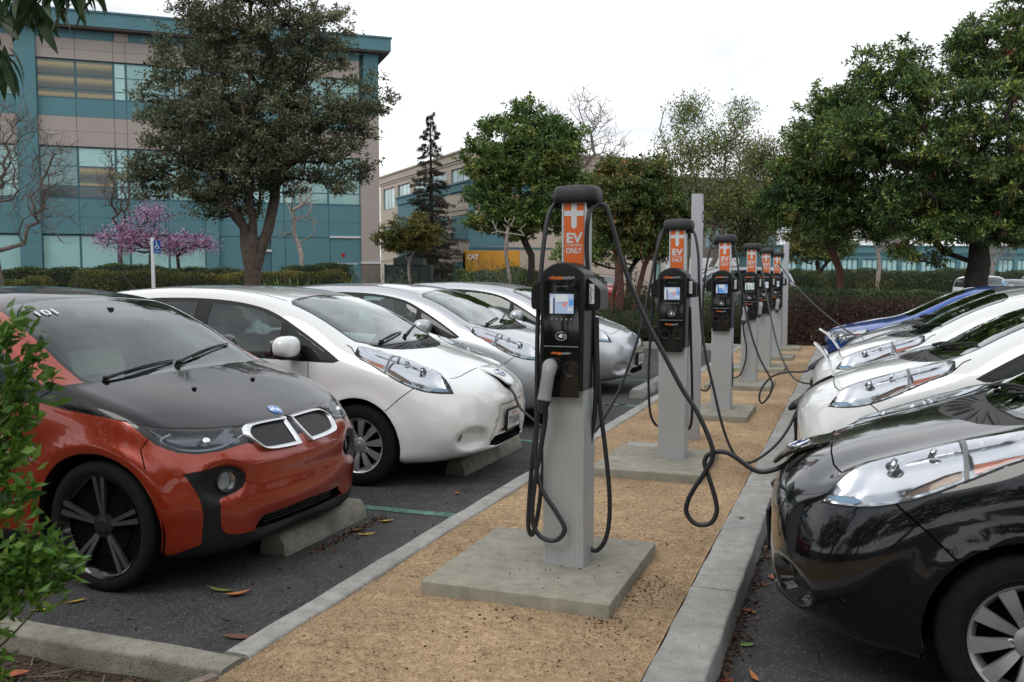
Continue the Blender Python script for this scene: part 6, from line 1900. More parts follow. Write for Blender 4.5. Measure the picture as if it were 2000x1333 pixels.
# cream building farther off: a long wing that comes forward to a glazed corner
c1 = (-18.0, 74.0)
def site(u, v):
    """far planting and buildings are set out along a line turned 20.26 degrees from the parking rows"""
    c, s = math.cos(R(20.26)), math.sin(R(20.26))
    return (u * c - v * s, u * s + v * c)
def wing(name, p0, p1, H, label, storeys, mats, cat='building', depth=14, nb=8, seed=1):
    (x0, y0), (x1, y1) = p0, p1
    L_ = math.hypot(x1 - x0, y1 - y0)
    root = empty(name, (x0, y0, 0), math.atan2(y1 - y0, x1 - x0)); tag(root, label, cat)
    wall, frame, pane = mats
    fbox('wall', wall, 0, L_, .30, depth, 0, H - .62, root)
    fbox('parapet', wall, -.1, L_ + .1, -.1, depth + .1, H - .6, H - .12, root)
    fbox('parapet_cap', M['beige_light'] if wall != M['teal_wall'] else M['teal_dark'], -.18, L_ + .18, -.18, depth + .18, H - .118, H, root)
    zs = np.linspace(0, H - .62, storeys + 1)
    for k in range(storeys):
        z0, z1 = zs[k], zs[k + 1]; sill = z0 + (.9 if k else .15); head = z1 - .45
        fbox('band', wall, 0, L_, 0, .298, head, z1 - .01 if k < storeys - 1 else z1, root)
        fbox('sill_line', M['beige_light'] if wall != M['teal_wall'] else M['teal_dark'], 0, L_, -.05, -.002, z1 - .14, z1 - .02, root)
        if sill - z0 > .2: fbox('band', wall, 0, L_, 0, .298, z0 + .01, sill, root)
        bw = L_ / nb
        for i in range(nb):
            fbox('pier', wall, i * bw, i * bw + bw * .22, .002, .296, sill, head, root)
            w = fbox('window', frame, i * bw + bw * .22, (i + 1) * bw, .14, .29, sill, head, root)
            n = 3
            for j in range(n):
                a0 = i * bw + bw * .22 + (bw * .78) * j / n; a1 = i * bw + bw * .22 + (bw * .78) * (j + 1) / n
                fbox('pane', pane[(i * 7 + j * 3 + k * 5) % len(pane)], a0 + .05, a1 - .05, .10, .138, sill + .06, head - .06, w)
    return root
pn = [M['blind_light'], M['pane_mid'], M['blind'], M['blind_light']]
wing('cream_building', site(-10.6, 75.0), site(-2.75, 58.0), 9.55, 'cream three storey building with recessed windows, seen between the conifer and the teal block', 3, (M['beige_light'], M['teal_dark'], pn), nb=5)
gb = wing('glazed_building', site(-2.70, 58.0), site(2.6, 60.5), 7.6, 'glazed turquoise wing right of the cream building, behind the yellow generator', 2, (M['teal_wall'], M['white_metal'], [M['blind_light'], M['blind_light'], M['pane_mid']]), nb=3)
wing('teal_building', site(9.0, 78.0), site(24.0, 84.0), 10.2, 'brown-topped building with turquoise windows seen through the bare trees in the middle', 3, (M['beige_base'], M['teal_dark'], [M['pane_mid'], M['blind'], M['pane_dark']]), nb=8)
wing('low_building', site(20.0, 70.0), site(46.0, 74.0), 4.0, 'low building with a long row of pale turquoise windows beyond the right-hand hedge', 1, (M['teal_wall'], M['teal_dark'], [M['blind_light']]), nb=16, depth=10)

# yellow generator housing
g = empty('generator', (*site(-2.63, 50.0), 0), R(20.26)); tag(g, 'yellow generator housing with white lettering in front of the glazed building', 'generator')
M['gen_yellow'] = mat('generator_yellow', (.56, .255, .012), .5, var=.08, vscale=2)
fbox('housing', M['gen_yellow'], 0, 3.05, 0, 1.6, .35, 3.0, g, .02); fbox('base_frame', M['black_plastic'], -.05, 3.1, -.03, 1.6, .25, .347, g)
for i in range(4): fbox('door_panel', M['gen_yellow'], .12 + i * .73, .12 + i * .73 + .68, -.025, -.002, .45, 2.85, g, .008)
for i in (1, 3): fbox('louvre', M['black_plastic'], .16 + i * .73, .12 + i * .73 + .62, -.04, -.027, 2.0 if False else .75, 1.05, g)
fbox('dark_end', M['matt_black'], -.02, .10, -.02, 1.5, .5, 2.9, g)
v, f = text_verts('CAT', .04); v = v.copy() * .26
a = MB(); a.add(np.column_stack([.52 + v[:, 0] * .8, np.full(len(v), -.03), 2.52 + v[:, 1]]), f); a.build('lettering', M['white_print'], g, smooth=False)
a = MB(); a.add([(.44, -.032, 2.50), (.60, -.032, 2.50), (.52, -.032, 2.60)], [(0, 1, 2)]); a.build('triangle_mark', M['matt_black'], g, smooth=False)
# dark green enclosure
g = empty('enclosure', (*site(-4.95, 36.0), 0), R(20.26)); tag(g, 'dark green metal enclosure beside the corner of the teal building', 'enclosure')
M['dark_green'] = mat('dark_green_metal', (.010, .022, .020), .55, var=.1, vscale=2)
fbox('panel_wall', M['dark_green'], 0, 1.78, 0, 1.5, 0, 2.05, g); fbox('lid', M['dark_green'], .35, 1.5, -.05, 1.5, 2.052, 2.32, g)
for i in range(5): fbox('post', M['dark_green'], .0 + i * .42, .06 + i * .42, -.05, -.002, 0, 2.1, g)
# ------------------------------------------------------------------ the parked cars
GL, GR = 'cars plugged in on the left', 'cars plugged in on the right'
def place(root, x, y, rz, label, group, cat='car'):
    root.location = (x, y, 0); root.rotation_euler = (0, 0, rz); tag(root, label, cat, group)
place(make_i3(), -2.87, 4.44, math.pi - R(1.2), 'orange car with black bonnet, twin oval grilles and 101 on its windscreen', GL)
place(make_leaf(M['paint_white'], 9, '7YXJ606'), -2.58, 7.01, math.pi + R(1.5), 'white hatchback on the left with its charging flap up and a cable in its nose', GL)
place(make_leaf(M['paint_silver'], 0, '7BTN482'), -2.80, 9.85, math.pi, 'silver hatchback half hidden behind the nearest charging station', GL)
place(make_leaf(M['paint_silver'], 0, '7DKL315'), -2.78, 12.72, math.pi, 'farthest silver hatchback of the left row, its nose seen right of the nearest charger', GL)
place(make_leaf(M['paint_black'], 11, '7ACR550'), -.335, 4.44, 0, 'black hatchback in the right foreground with a charging cable in its nose', GR)
place(make_leaf(M['paint_white'], 96, '7GHT219'), -.38, 7.26, 0, 'white hatchback next to the black one with its charging flap standing upright', GR)
place(make_leaf(M['paint_white'], 82, '7LMW734'), -.38, 9.97, 0, 'second white hatchback of the right row, flap upright, behind the nearer white one', GR)
place(make_leaf(M['paint_grey'], 12, '7EFS128'), -.15, 12.6, 0, 'grey silver hatchback between the second white car and the blue car', GR)
# connectors plugged into the open sockets
def plug(root_loc, ang, label_parent, x, z):
    pass
# ------------------------------------------------------------------ trees, hedges and shrubs
GAIN = {'dark_glossy_leaves': 2.0, 'purple_blossom': 1.2, 'mid_green_leaves': 1.85, 'rusty_green_leaves': 1.8, 'brown_hedge_leaves': 1.7, 'yellow_green_hedge_leaves': 1.45, 'green_hedge_leaves': 1.4, 'conifer_needles': 1.25, 'olive_leaves': 1.2, 'grey_green_leaves': 1.2}
def leaf_mat(name, stops, transl=.25, rough=.5, patch=.35, pscale=1.2):
    stops = [(p, tuple(v * GAIN.get(name, 1) for v in c)) for p, c in stops]
    m = bpy.data.materials.new(name); m.use_nodes = True; nt = m.node_tree; b = nt.nodes['Principled BSDF']; L = nt.links.new
    b.inputs['Roughness'].default_value = rough; b.inputs['Specular IOR Level'].default_value = .35
    g = nt.nodes.new('ShaderNodeNewGeometry'); tc = nt.nodes.new('ShaderNodeTexCoord')
    n = nt.nodes.new('ShaderNodeTexNoise'); n.inputs['Scale'].default_value = pscale; n.inputs['Detail'].default_value = 3
    L(tc.outputs['Object'], n.inputs['Vector'])
    mr = nt.nodes.new('ShaderNodeMapRange'); mr.inputs['From Min'].default_value = .3; mr.inputs['From Max'].default_value = .7; mr.inputs['To Min'].default_value = -patch; mr.inputs['To Max'].default_value = patch
    L(n.outputs['Fac'], mr.inputs['Value'])
    ad = nt.nodes.new('ShaderNodeMath'); ad.operation = 'ADD'; ad.use_clamp = True
    L(g.outputs['Random Per Island'], ad.inputs[0]); L(mr.outputs[0], ad.inputs[1])
    r = nt.nodes.new('ShaderNodeValToRGB'); e = r.color_ramp.elements
    e[0].position, e[0].color = stops[0][0], (*stops[0][1], 1); e[1].position, e[1].color = stops[-1][0], (*stops[-1][1], 1)
    for p, c in stops[1:-1]:
        q = e.new(p); q.color = (*c, 1)
    L(ad.outputs[0], r.inputs[0]); L(r.outputs[0], b.inputs['Base Color'])
    if transl > 0:
        out = nt.nodes['Material Output']; t = nt.nodes.new('ShaderNodeBsdfTranslucent'); mx = nt.nodes.new('ShaderNodeMixShader'); mx.inputs[0].default_value = transl
        L(r.outputs[0], t.inputs[0]); L(b.outputs[0], mx.inputs[1]); L(t.outputs[0], mx.inputs[2]); L(mx.outputs[0], out.inputs[0])
    return m
def bark(name, c, s=14):
    m = mat(name, c, .9, var=.45, vscale=s, bump=.6, bscale=s * 1.6); return m

M['bark_brown'] = bark('brown_bark', (.085, .062, .048)); M['bark_grey'] = bark('grey_bark', (.17, .145, .125)); M['bark_pale'] = bark('pale_bark', (.30, .26, .23)); M['bark_dark'] = bark('dark_bark', (.030, .024, .020)); M['bark_red'] = bark('red_brown_bark', (.095, .042, .030))
M['lf_olive'] = leaf_mat('olive_leaves', [(.0, (.040, .050, .027)), (.35, (.078, .092, .048)), (.65, (.122, .136, .072)), (.88, (.19, .195, .115)), (1.0, (.27, .25, .15))], .3)
M['lf_dark'] = leaf_mat('dark_glossy_leaves', [(.0, (.016, .034, .014)), (.4, (.032, .064, .020)), (.7, (.060, .105, .028)), (.9, (.12, .165, .04)), (1.0, (.22, .23, .06))], .3, .42)
M['lf_tassel'] = leaf_mat('yellow_green_tassels', [(.0, (.11, .11, .035)), (.5, (.20, .19, .06)), (1, (.30, .25, .11))], .2)
M['lf_seed'] = leaf_mat('pink_seed_clusters', [(.0, (.30, .09, .06)), (1, (.46, .18, .13))], .2)
M['lf_mid'] = leaf_mat('mid_green_leaves', [(.0, (.022, .046, .014)), (.4, (.045, .088, .024)), (.7, (.085, .145, .035)), (.9, (.14, .18, .04)), (1.0, (.22, .21, .06))], .2)
M['lf_rust'] = leaf_mat('rusty_green_leaves', [(.0, (.022, .038, .014)), (.45, (.045, .075, .022)), (.75, (.095, .12, .03)), (.95, (.17, .16, .04)), (1.0, (.22, .11, .04))], .2)
M['lf_needle'] = leaf_mat('conifer_needles', [(.0, (.018, .022, .014)), (.5, (.036, .036, .022)), (.85, (.065, .052, .032)), (1, (.11, .075, .045))], .05)
M['lf_pale'] = leaf_mat('pale_green_new_leaves', [(.0, (.12, .16, .04)), (.5, (.20, .26, .07)), (1, (.32, .36, .12))], .35)
M['lf_yellow'] = leaf_mat('yellow_green_sprays', [(.0, (.10, .11, .035)), (.5, (.17, .175, .06)), (1, (.26, .25, .10))], .3)
M['lf_blossom'] = leaf_mat('purple_blossom', [(.0, (.30, .13, .27)), (.5, (.48, .25, .44)), (1, (.66, .42, .60))], .25)
M['lf_hedge_y'] = leaf_mat('yellow_green_hedge_leaves', [(.0, (.024, .034, .010)), (.45, (.062, .070, .016)), (.75, (.12, .115, .022)), (1, (.22, .18, .04))], .15, pscale=.9)
M['lf_hedge_g'] = leaf_mat('green_hedge_leaves', [(.0, (.012, .024, .010)), (.5, (.030, .052, .018)), (.85, (.058, .085, .028)), (1, (.11, .13, .04))], .15, pscale=1.6)
M['lf_hedge_b'] = leaf_mat('brown_hedge_leaves', [(.0, (.018, .010, .008)), (.5, (.040, .024, .018)), (.8, (.070, .042, .030)), (1, (.12, .07, .045))], .1, pscale=1.6)
M['lf_grey'] = leaf_mat('grey_green_leaves', [(.0, (.045, .060, .045)), (.5, (.09, .115, .085)), (1, (.19, .22, .17))], .1)
M['lf_agave'] = leaf_mat('bright_strap_leaves', [(.0, (.05, .10, .03)), (.6, (.10, .19, .05)), (1, (.20, .30, .10))], .2)

def rand_dirs(r, n):
    v = r.normal(size=(n, 3)); return v / np.linalg.norm(v, axis=1)[:, None]

def leaf_cards(r, C, D, length, width, droop=0.0, fold=.25):
    """one diamond leaf of two folded faces at each centre C, pointing along D"""
    N = len(C); D = D / (np.linalg.norm(D, axis=1)[:, None] + 1e-9)
    D[:, 2] -= droop; D /= np.linalg.norm(D, axis=1)[:, None] + 1e-9
    S = np.cross(D, rand_dirs(r, N)); S /= np.linalg.norm(S, axis=1)[:, None] + 1e-9
    U = np.cross(S, D)
    ln = (length * r.uniform(.6, 1.25, N))[:, None]; wd = (width * r.uniform(.7, 1.2, N))[:, None]
    a = C; b = C + D * ln * .45 + S * wd * .5 + U * wd * fold; c = C + D * ln; d = C + D * ln * .45 - S * wd * .5 + U * wd * fold
    V = np.stack([a, b, c, d], 1).reshape(-1, 3)
    i = np.arange(N)[:, None] * 4
    F = np.concatenate([i + np.array([0, 1, 2]), i + np.array([0, 2, 3])], 1).reshape(-1, 3)
    return V, F

def leaf_obj(name, V, F, m, parent, kind=None):
    me = bpy.data.meshes.new(name); fast_mesh(me, V, F); me.materials.append(m)
    o = link(name, me, parent)
    if kind: o['kind'] = kind
    return o

def skeleton(r, base, fork, attr, curve=.10, step=.45, bias=.35):
    """grow a branching skeleton towards the attraction points; returns nodes, parents, depth weights"""
    nodes = [np.array(base, float)]; par = [-1]
    k = max(2, int(np.linalg.norm(np.array(fork) - base) / .35))
    for i in range(1, k + 1):
        t = i / k; p = np.array(base) * (1 - t) + np.array(fork) * t
        nodes.append(p + np.array([r.normal() * .02, r.normal() * .02, 0])); par.append(len(nodes) - 2)
    start = len(nodes) - 1
    N = np.zeros((len(attr) * 8 + 200, 3)); N[:len(nodes)] = nodes; n = len(nodes)
    dist = np.zeros(len(N)); dist[:n] = np.linalg.norm(N[:n] - N[start], axis=1)
    order = np.argsort(np.linalg.norm(attr - N[start], axis=1))
    tips = []
    for ai in order:
        A = attr[ai]
        d = np.linalg.norm(N[start:n] - A, axis=1) + bias * dist[start:n]
        j = start + int(np.argmin(d)); P = N[j]
        l = np.linalg.norm(A - P)
        m = max(1, int(l / step)); prev = j
        side = rand_dirs(r, 1)[0] * l * curve
        for i in range(1, m + 1):
            t = i / m
            if n >= len(N): break
            N[n] = P + (A - P) * t + side * math.sin(math.pi * t) + np.array([0, 0, -.06 * l * math.sin(math.pi * t)])
            dist[n] = dist[prev] + l / m; par.append(prev); prev = n; n += 1
        tips.append(prev)
    return N[:n], par, tips, start

def branch_mesh(r, N, par, r0, rmin, start, p=.5, sides=(9, 6, 4, 3)):
    n = len(N); cnt = np.zeros(n)
    ch = [[] for _ in range(n)]
    for i in range(1, n): ch[par[i]].append(i)
    for i in range(n - 1, -1, -1):
        cnt[i] = max(1, sum(cnt[c] for c in ch[i]))
    rad = np.maximum(rmin, r0 * (cnt / cnt[start]) ** p)
    for i in range(start + 1): rad[i] = r0 * (1.12 - .12 * i / max(1, start))
    rad[0] = r0 * 1.35
    m = MB(); done = set()
    stack = [(0, None)]
    while stack:
        i, pr = stack.pop()
        path = [] if pr is None else [pr]
        j = i
        while True:
            path.append(j)
            if not ch[j]: break
            c = sorted(ch[j], key=lambda q: -cnt[q])
            for q in c[1:]: stack.append((q, j))
            j = c[0]
        if len(path) < 2: continue
        rr = [rad[q] for q in path]
        if pr is not None: rr[0] = min(rr[0], rr[1] * 1.15)
        mx = max(rr); s = sides[0] if mx > .08 else sides[1] if mx > .03 else sides[2] if mx > .012 else sides[3]
        m.tube(N[path], rr, s, cap=False)
    return m, rad

def crown_points(r, blobs, n, shell=.45):
    """points spread through a union of ellipsoids, denser towards the outside"""
    w = np.array([b[3] * b[4] * b[5] for b in blobs]) ** .8; w /= w.sum(); out = []
    idx = r.choice(len(blobs), n, p=w); dirs = rand_dirs(r, n); rad = r.uniform(0, 1, n) ** shell
    B = np.array(blobs)[idx]
    return B[:, :3] + dirs * rad[:, None] * B[:, 3:6] * r.uniform(.85, 1.1, (n, 1))

S20 = (math.cos(R(20.26)), math.sin(R(20.26)))
def to_world(P):
    """site frame (u along the far planting, v away) to world axes, for offsets"""
    P = np.asarray(P, float); return np.column_stack([P[:, 0] * S20[0] - P[:, 1] * S20[1], P[:, 0] * S20[1] + P[:, 1] * S20[0], P[:, 2]])

def tree(name, label, uv, px, blobs, r0=.2, fork=None, n_attr=300, per=120, leaf=(.05, .025), lm=None, bk='bark_brown', spread=.28, seed=1, droop=.15, group=None, extra=(), z0=0.0, rmin=.006, trunks=None, cat='tree', shoot=.5, gap=0.0, bias=.35, bole=None):
    """blobs: (du, dv, z, ru, rv, rz) in metres from the foot of the tree"""
    r = np.random.default_rng(seed)
    x, y = site(*uv)
    root = empty(name, (x, y, z0)); tag(root, label, cat, group)
    A = crown_points(r, blobs, n_attr)
    # tilt into world axes
    A = to_world(A)
    fork = fork or (0, 0, 2)
    trunks = trunks or [((0, 0, -.1), fork, r0)]
    T_ = MB(); all_tips = []
    tf = np.array([to_world([t[1]])[0] for t in trunks])
    own = np.argmin(np.linalg.norm(A[:, None, :2] - tf[None, :, :2], axis=2), axis=1)
    for k, (b0, f0, rr) in enumerate(trunks):
        a = A[own == k]
        if len(a) < 3: a = A[:3]
        N, par, tips, st = skeleton(r, to_world([b0])[0], tf[k], a, bias=bias)
        m, rad = branch_mesh(r, N, par, rr, rmin, st)
        T_.v += m.v; off = T_.n; T_.f += [tuple(i + off for i in f) for f in m.f]; T_.m += m.m; T_.n += m.n
        all_tips.append(N[tips])
    if bole: T_.tube(crom(to_world([p for p, _ in bole]), 4), np.interp(np.linspace(0, len(bole) - 1, (len(bole) - 1) * 4 + 1), range(len(bole)), [q for _, q in bole]), 12)
    me = T_.mesh('trunk', angle=180); me.materials.append(M[bk]); link('trunk', me, root)
    tips = np.concatenate(all_tips)
    if per and lm:
        N = len(tips) * per
        c = np.repeat(tips, per, 0); ci = np.repeat(np.arange(len(tips)), per)
        # each clump: sprays that leave the tip in a few directions
        k = 7
        sd = rand_dirs(r, len(tips) * k).reshape(len(tips), k, 3); sd[..., 2] = np.abs(sd[..., 2]) * .8 - .15
        si = r.integers(0, k, N); t = r.uniform(.05, 1, N) ** .8
        size = spread * r.uniform(.6, 1.35, len(tips))
        P = c + sd[ci, si] * (t * size[ci])[:, None] + r.normal(size=(N, 3)) * .10 * spread
        D = sd[ci, si] * .8 + rand_dirs(r, N) * .9
        V, F = leaf_cards(r, P, D, leaf[0], leaf[1], droop)
        cr = leaf_obj('crown', V, F, M[lm], root)
        for (nm, cnt, sz, mk, dr, per2) in extra:
            q = r.choice(len(P), cnt); C = np.repeat(P[q], per2, 0) + r.normal(size=(cnt * per2, 3)) * sz[0] * .35
            V, F = leaf_cards(r, C, rand_dirs(r, len(C)) * .4 + np.array([0, 0, -.6 * (dr > 0)]), sz[0], sz[1], dr)
            leaf_obj(nm, V, F, M[mk], cr)
    return root

def B_(s, du0, zc, lst, dv=.0, depth=.8):
    """blob list from offsets and radii: (du, z, ru, rz)"""
    return [(du, dv, z, ru, ru * depth if ru > rz else rz * depth, rz) for du, z, ru, rz in lst]

# the big olive-green oak in front of the teal building
tree('oak_tree', 'large olive green oak with a forked trunk in front of the teal building', (-5.60, 20.0), None,
     B_(1, 0, 0, [(0, 4.95, 1.9, 1.55), (.30, 6.75, 1.55, 1.25), (-1.05, 6.2, 1.05, .95), (-1.85, 3.95, .95, .85), (-1.75, 5.15, .85, .85), (2.0, 4.9, .85, 1.15), (2.05, 3.75, .75, .72), (-.3, 3.45, 1.2, .62), (1.75, 6.7, .6, .7), (-.75, 3.15, .7, .45), (1.35, 4.3, .9, .8), (.2, 4.0, 1.5, .8), (-.9, 4.6, 1.2, 1.0), (1.0, 5.8, 1.0, .9), (-.5, 7.4, 1.1, .8), (-2.3, 3.5, .45, .45), (2.65, 5.3, .4, .6), (.3, 8.0, 1.2, .7)]),
     r0=.165, n_attr=900, per=118, leaf=(.078, .040), lm='lf_olive', bk='bark_brown', spread=.34, seed=11,
     trunks=[((-.05, 0, 1.9), (-.16, 0, 2.65), .110), ((.05, 0, 1.8), (.32, .05, 2.6), .115), ((0, .03, 1.9), (.03, 0, 2.9), .09)], rmin=.004, bole=[((-.02, 0, -.1), .24), ((0, 0, .3), .185), ((.01, 0, 1.3), .170), ((-.01, 0, 1.9), .175), ((0, 0, 2.3), .17), ((.02, 0, 2.5), .10)], group='trees between the car park and the buildings')
# glossy trees at the right
tree('glossy_tree', 'huge dark green broadleaf tree at the right edge with hanging tassels and a thick trunk', (11.55, 23.0), None,
     B_(1, 0, 0, [(-.7, 5.2, 2.3, 1.9), (.1, 7.0, 1.3, 1.0), (1.1, 7.3, 1.1, .9), (-2.2, 6.6, 1.05, .9), (2.0, 5.2, 1.5, 2.2), (1.2, 3.1, 1.1, .7), (-1.5, 3.4, 1.4, .8), (-.2, 3.2, 1.2, .5), (-2.7, 5.0, 1.2, 1.0), (.9, 8.0, .7, .5), (-1.0, 2.75, 1.5, .45), (.9, 2.6, 1.4, .5), (0, 4.0, 2.2, 1.0), (2.0, 3.4, 1.4, .9), (-1.66, 2.3, .5, .5), (-1.1, 2.1, .35, .3)], depth=.85),
     r0=.27, fork=(0, 0, 1.9), n_attr=1000, per=105, leaf=(.145, .046), lm='lf_dark', bk='bark_dark', spread=.36, seed=21,
     extra=[('tassels', 1900, (.17, .014), 'lf_tassel', 1.2, 10), ('seed_clusters', 70, (.12, .04), 'lf_seed', .8, 12)], group='trees between the car park and the buildings')
tree('glossy_tree', 'dark green broadleaf tree with a slim reddish trunk, left of the huge right-hand tree', (8.85, 25.0), None,
     B_(1, 0, 0, [(-.1, 5.0, 1.45, 1.3), (-.9, 3.6, 1.3, .95), (.9, 3.3, 1.3, .85), (-1.3, 4.4, .8, .9), (0, 6.0, .9, .8), (-.4, 2.9, 1.0, .5), (-1.7, 3.2, .6, .5)], depth=.85),
     r0=.10, fork=(0, 0, 1.7), n_attr=560, per=105, leaf=(.140, .046), lm='lf_dark', bk='bark_red', spread=.34, seed=22,
     extra=[('tassels', 900, (.17, .014), 'lf_tassel', 1.2, 10), ('seed_clusters', 22, (.10, .03), 'lf_seed', .8, 12)], group='trees between the car park and the buildings')
# centre trees
tree('broadleaf_tree', 'round green tree right of the conifer, its crown behind the top of the nearest charger', (.55, 27.0), None,
     B_(1, 0, 0, [(.0, 5.0, 1.35, 1.25), (-1.25, 4.9, .85, .85), (.8, 5.3, .85, .85), (-.1, 6.2, .7, .5), (-1.35, 3.6, .75, .75), (.7, 3.6, 1.15, .85), (-.4, 3.3, .9, .7), (1.3, 4.2, .6, .6), (-.9, 5.9, .5, .4)]),
     r0=.10, fork=(0, 0, 2.2), n_attr=520, per=100, leaf=(.125, .052), lm='lf_mid', bk='bark_dark', spread=.34, seed=31,
     extra=[('tassels', 700, (.15, .013), 'lf_tassel', 1.2, 8)], group='trees between the car park and the buildings')
tree('broadleaf_tree', 'leaning red-barked tree with rusty green leaves between the first and second chargers', (2.55, 21.6), None,
     B_(1, 0, 0, [(.35, 3.35, 1.15, .85), (-.30, 3.45, .65, .65), (1.15, 3.1, .6, .65), (.45, 3.95, .8, .42), (-.55, 2.8, .45, .45), (.45, 2.55, .85, .40), (1.5, 2.6, .4, .45), (-.1, 4.1, .35, .3)]),
     n_attr=420, per=100, leaf=(.095, .040), lm='lf_rust', bk='bark_red', spread=.26, seed=32,
     trunks=[((0, 0, -.1), (-.05, 0, 1.75), .085), ((.05, .05, -.1), (.55, .1, 1.85), .060), ((-.25, .1, -.1), (-.10, .1, 1.9), .055)], extra=[('seed_clusters', 16, (.07, .03), 'lf_seed', .6, 10)], group='trees between the car park and the buildings')
tree('small_tree', 'small yellowish green tree with a thin pale trunk beside the dark enclosure', (-3.32, 30.0), None,
     B_(1, 0, 0, [(0, 2.85, .85, .62), (-.65, 2.7, .5, .40), (.65, 3.0, .45, .42), (.2, 3.35, .4, .25)]),
     r0=.045, fork=(0, 0, 2.1), n_attr=130, per=90, leaf=(.10, .036), lm='lf_hedge_y', bk='bark_pale', spread=.26, seed=33, group='trees between the car park and the buildings')

tree('broadleaf_tree', 'low wide green tree farther off, behind the trunks of the leaning red-barked tree', (6.3, 50.0), None,
     B_(1, 0, 0, [(0, 3.4, 3.0, 1.2), (-2.6, 3.0, 1.5, 1.0), (2.4, 3.2, 1.6, 1.1), (0, 4.6, 1.8, .8)]), r0=.16, fork=(0, 0, 1.8), n_attr=260, per=75, leaf=(.22, .10), lm='lf_mid', bk='bark_dark', spread=.6, seed=34, group='trees between the car park and the buildings')
tree('broadleaf_tree', 'green tree in front of the low turquoise building, right of the slim red trunk', (17.2, 52.0), None,
     B_(1, 0, 0, [(0, 3.6, 1.6, 1.3), (-1.0, 3.0, 1.0, .8), (1.1, 3.1, 1.0, .8)]), r0=.14, fork=(0, 0, 1.7), n_attr=170, per=75, leaf=(.20, .09), lm='lf_rust', bk='bark_dark', spread=.5, seed=35, group='trees between the car park and the buildings')

# conifer
def conifer(uv, H, rb, seed, label):
    r = np.random.default_rng(seed); x, y = site(*uv); root = empty('conifer', (x, y, 0)); tag(root, label, 'tree', 'trees between the car park and the buildings')
    m = MB(); m.tube([(0, 0, -.1), (.03, 0, H * .5), (0, 0, H)], [.20, .12, .015], 8, cap=False)
    P = []; D = []
    z = .9
    while z < H - .1:
        t = 1 - (z - .9) / (H - .9); ln = rb * (t ** .8) * r.uniform(.75, 1.15) + .08
        for a in np.linspace(0, 2 * math.pi, int(5 + 3 * t), endpoint=False) + r.uniform(0, 6):
            l = ln * r.uniform(.7, 1.25); d = np.array([math.cos(a), math.sin(a), 0]); e = np.array([d[0] * l, d[1] * l, z - l * .10 + .12 * r.normal()])
            pts = np.array([(0, 0, z), (d[0] * l * .5, d[1] * l * .5, z + .02 * l), e]); m.tube(pts, [.022 * t + .006, .012, .004], 3, cap=False)
            n = int(60 + 190 * l / rb); s = r.uniform(.15, 1, n) ** .7
            c = np.array([0, 0, z])[None] * (1 - s)[:, None] + e[None] * s[:, None]
            sd = np.cross(d, [0, 0, 1]); w = (r.normal(size=n) * .16 * l * (1.15 - s))[:, None]
            c = c + sd * w + np.array([0, 0, 1]) * (r.normal(size=n) * .05)[:, None]
            P.append(c); D.append(d[None] * .7 + sd * np.sign(w) * .7 + rand_dirs(r, n) * .35)
        z += .24 + .10 * (1 - t) * r.random()
    me = m.mesh('trunk', angle=180); me.materials.append(M['bark_dark']); link('trunk', me, root)
    V, F = leaf_cards(r, np.concatenate(P), np.concatenate(D), .14, .035, .12); leaf_obj('crown', V, F, M['lf_needle'], root)
    return root
conifer((-4.1, 47.0), 9.75, 1.75, 41, 'tall narrow dark conifer standing between the teal and cream buildings')
conifer((-5.6, 60.0), 6.3, 1.9, 42, 'lower dark evergreen at the right edge of the teal building, behind the enclosure')

# bare and budding trees
def bare(name, label, uv, blobs, trunks, n_attr, bk, seed, rmin=.006, buds=None, z0=0, curve=.1, cat='tree', bias=.25, twigs=0, twl=.35):
    r = np.random.default_rng(seed); x, y = site(*uv); root = empty(name, (x, y, z0)); tag(root, label, cat, 'bare and flowering trees')
    A = to_world(crown_points(r, blobs, n_attr, .6)); tf = np.array([to_world([t[1]])[0] for t in trunks])
    own = np.argmin(np.linalg.norm(A[:, None] - tf[None], axis=2), axis=1)
    T_ = MB(); tips = []
    for k, (b0, f0, rr) in enumerate(trunks):
        a = A[own == k]
        if len(a) < 3: a = A[:3]
        N, par, tp, st = skeleton(r, to_world([b0])[0], tf[k], a, curve=curve, step=.30, bias=bias)
        m, rad = branch_mesh(r, N, par, rr, rmin, st, p=.46)
        off = T_.n; T_.v += m.v; T_.f += [tuple(i + off for i in f) for f in m.f]; T_.m += m.m; T_.n += m.n
        tips.append(N[tp])
        tt = N[tp]; prev = N[[par[q] for q in tp]]
        dr = tt - prev; dr /= np.linalg.norm(dr, axis=1)[:, None] + 1e-9
        for q, d in zip(tt, dr):
            for _ in range(twigs):
                e = d * .6 + rand_dirs(r, 1)[0] * .75 + np.array([0, 0, .35]); e /= np.linalg.norm(e); l = twl * r.uniform(.5, 1.2)
                T_.tube([q, q + e * l * .5 + rand_dirs(r, 1)[0] * l * .06, q + e * l], [rmin * .8, rmin * .6, rmin * .4], 3, cap=False)
    me = T_.mesh('trunk', angle=180); me.materials.append(M[bk]); link('trunk', me, root)
    tips = np.concatenate(tips)
    if buds:
        nm, mk, per, sp, lf, frac = buds
        sel = tips[r.random(len(tips)) < frac]
        C = np.repeat(sel, per, 0) + r.normal(size=(len(sel) * per, 3)) * sp
        V, F = leaf_cards(r, C, rand_dirs(r, len(C)), lf[0], lf[1]); leaf_obj(nm, V, F, M[mk], root)
    return root
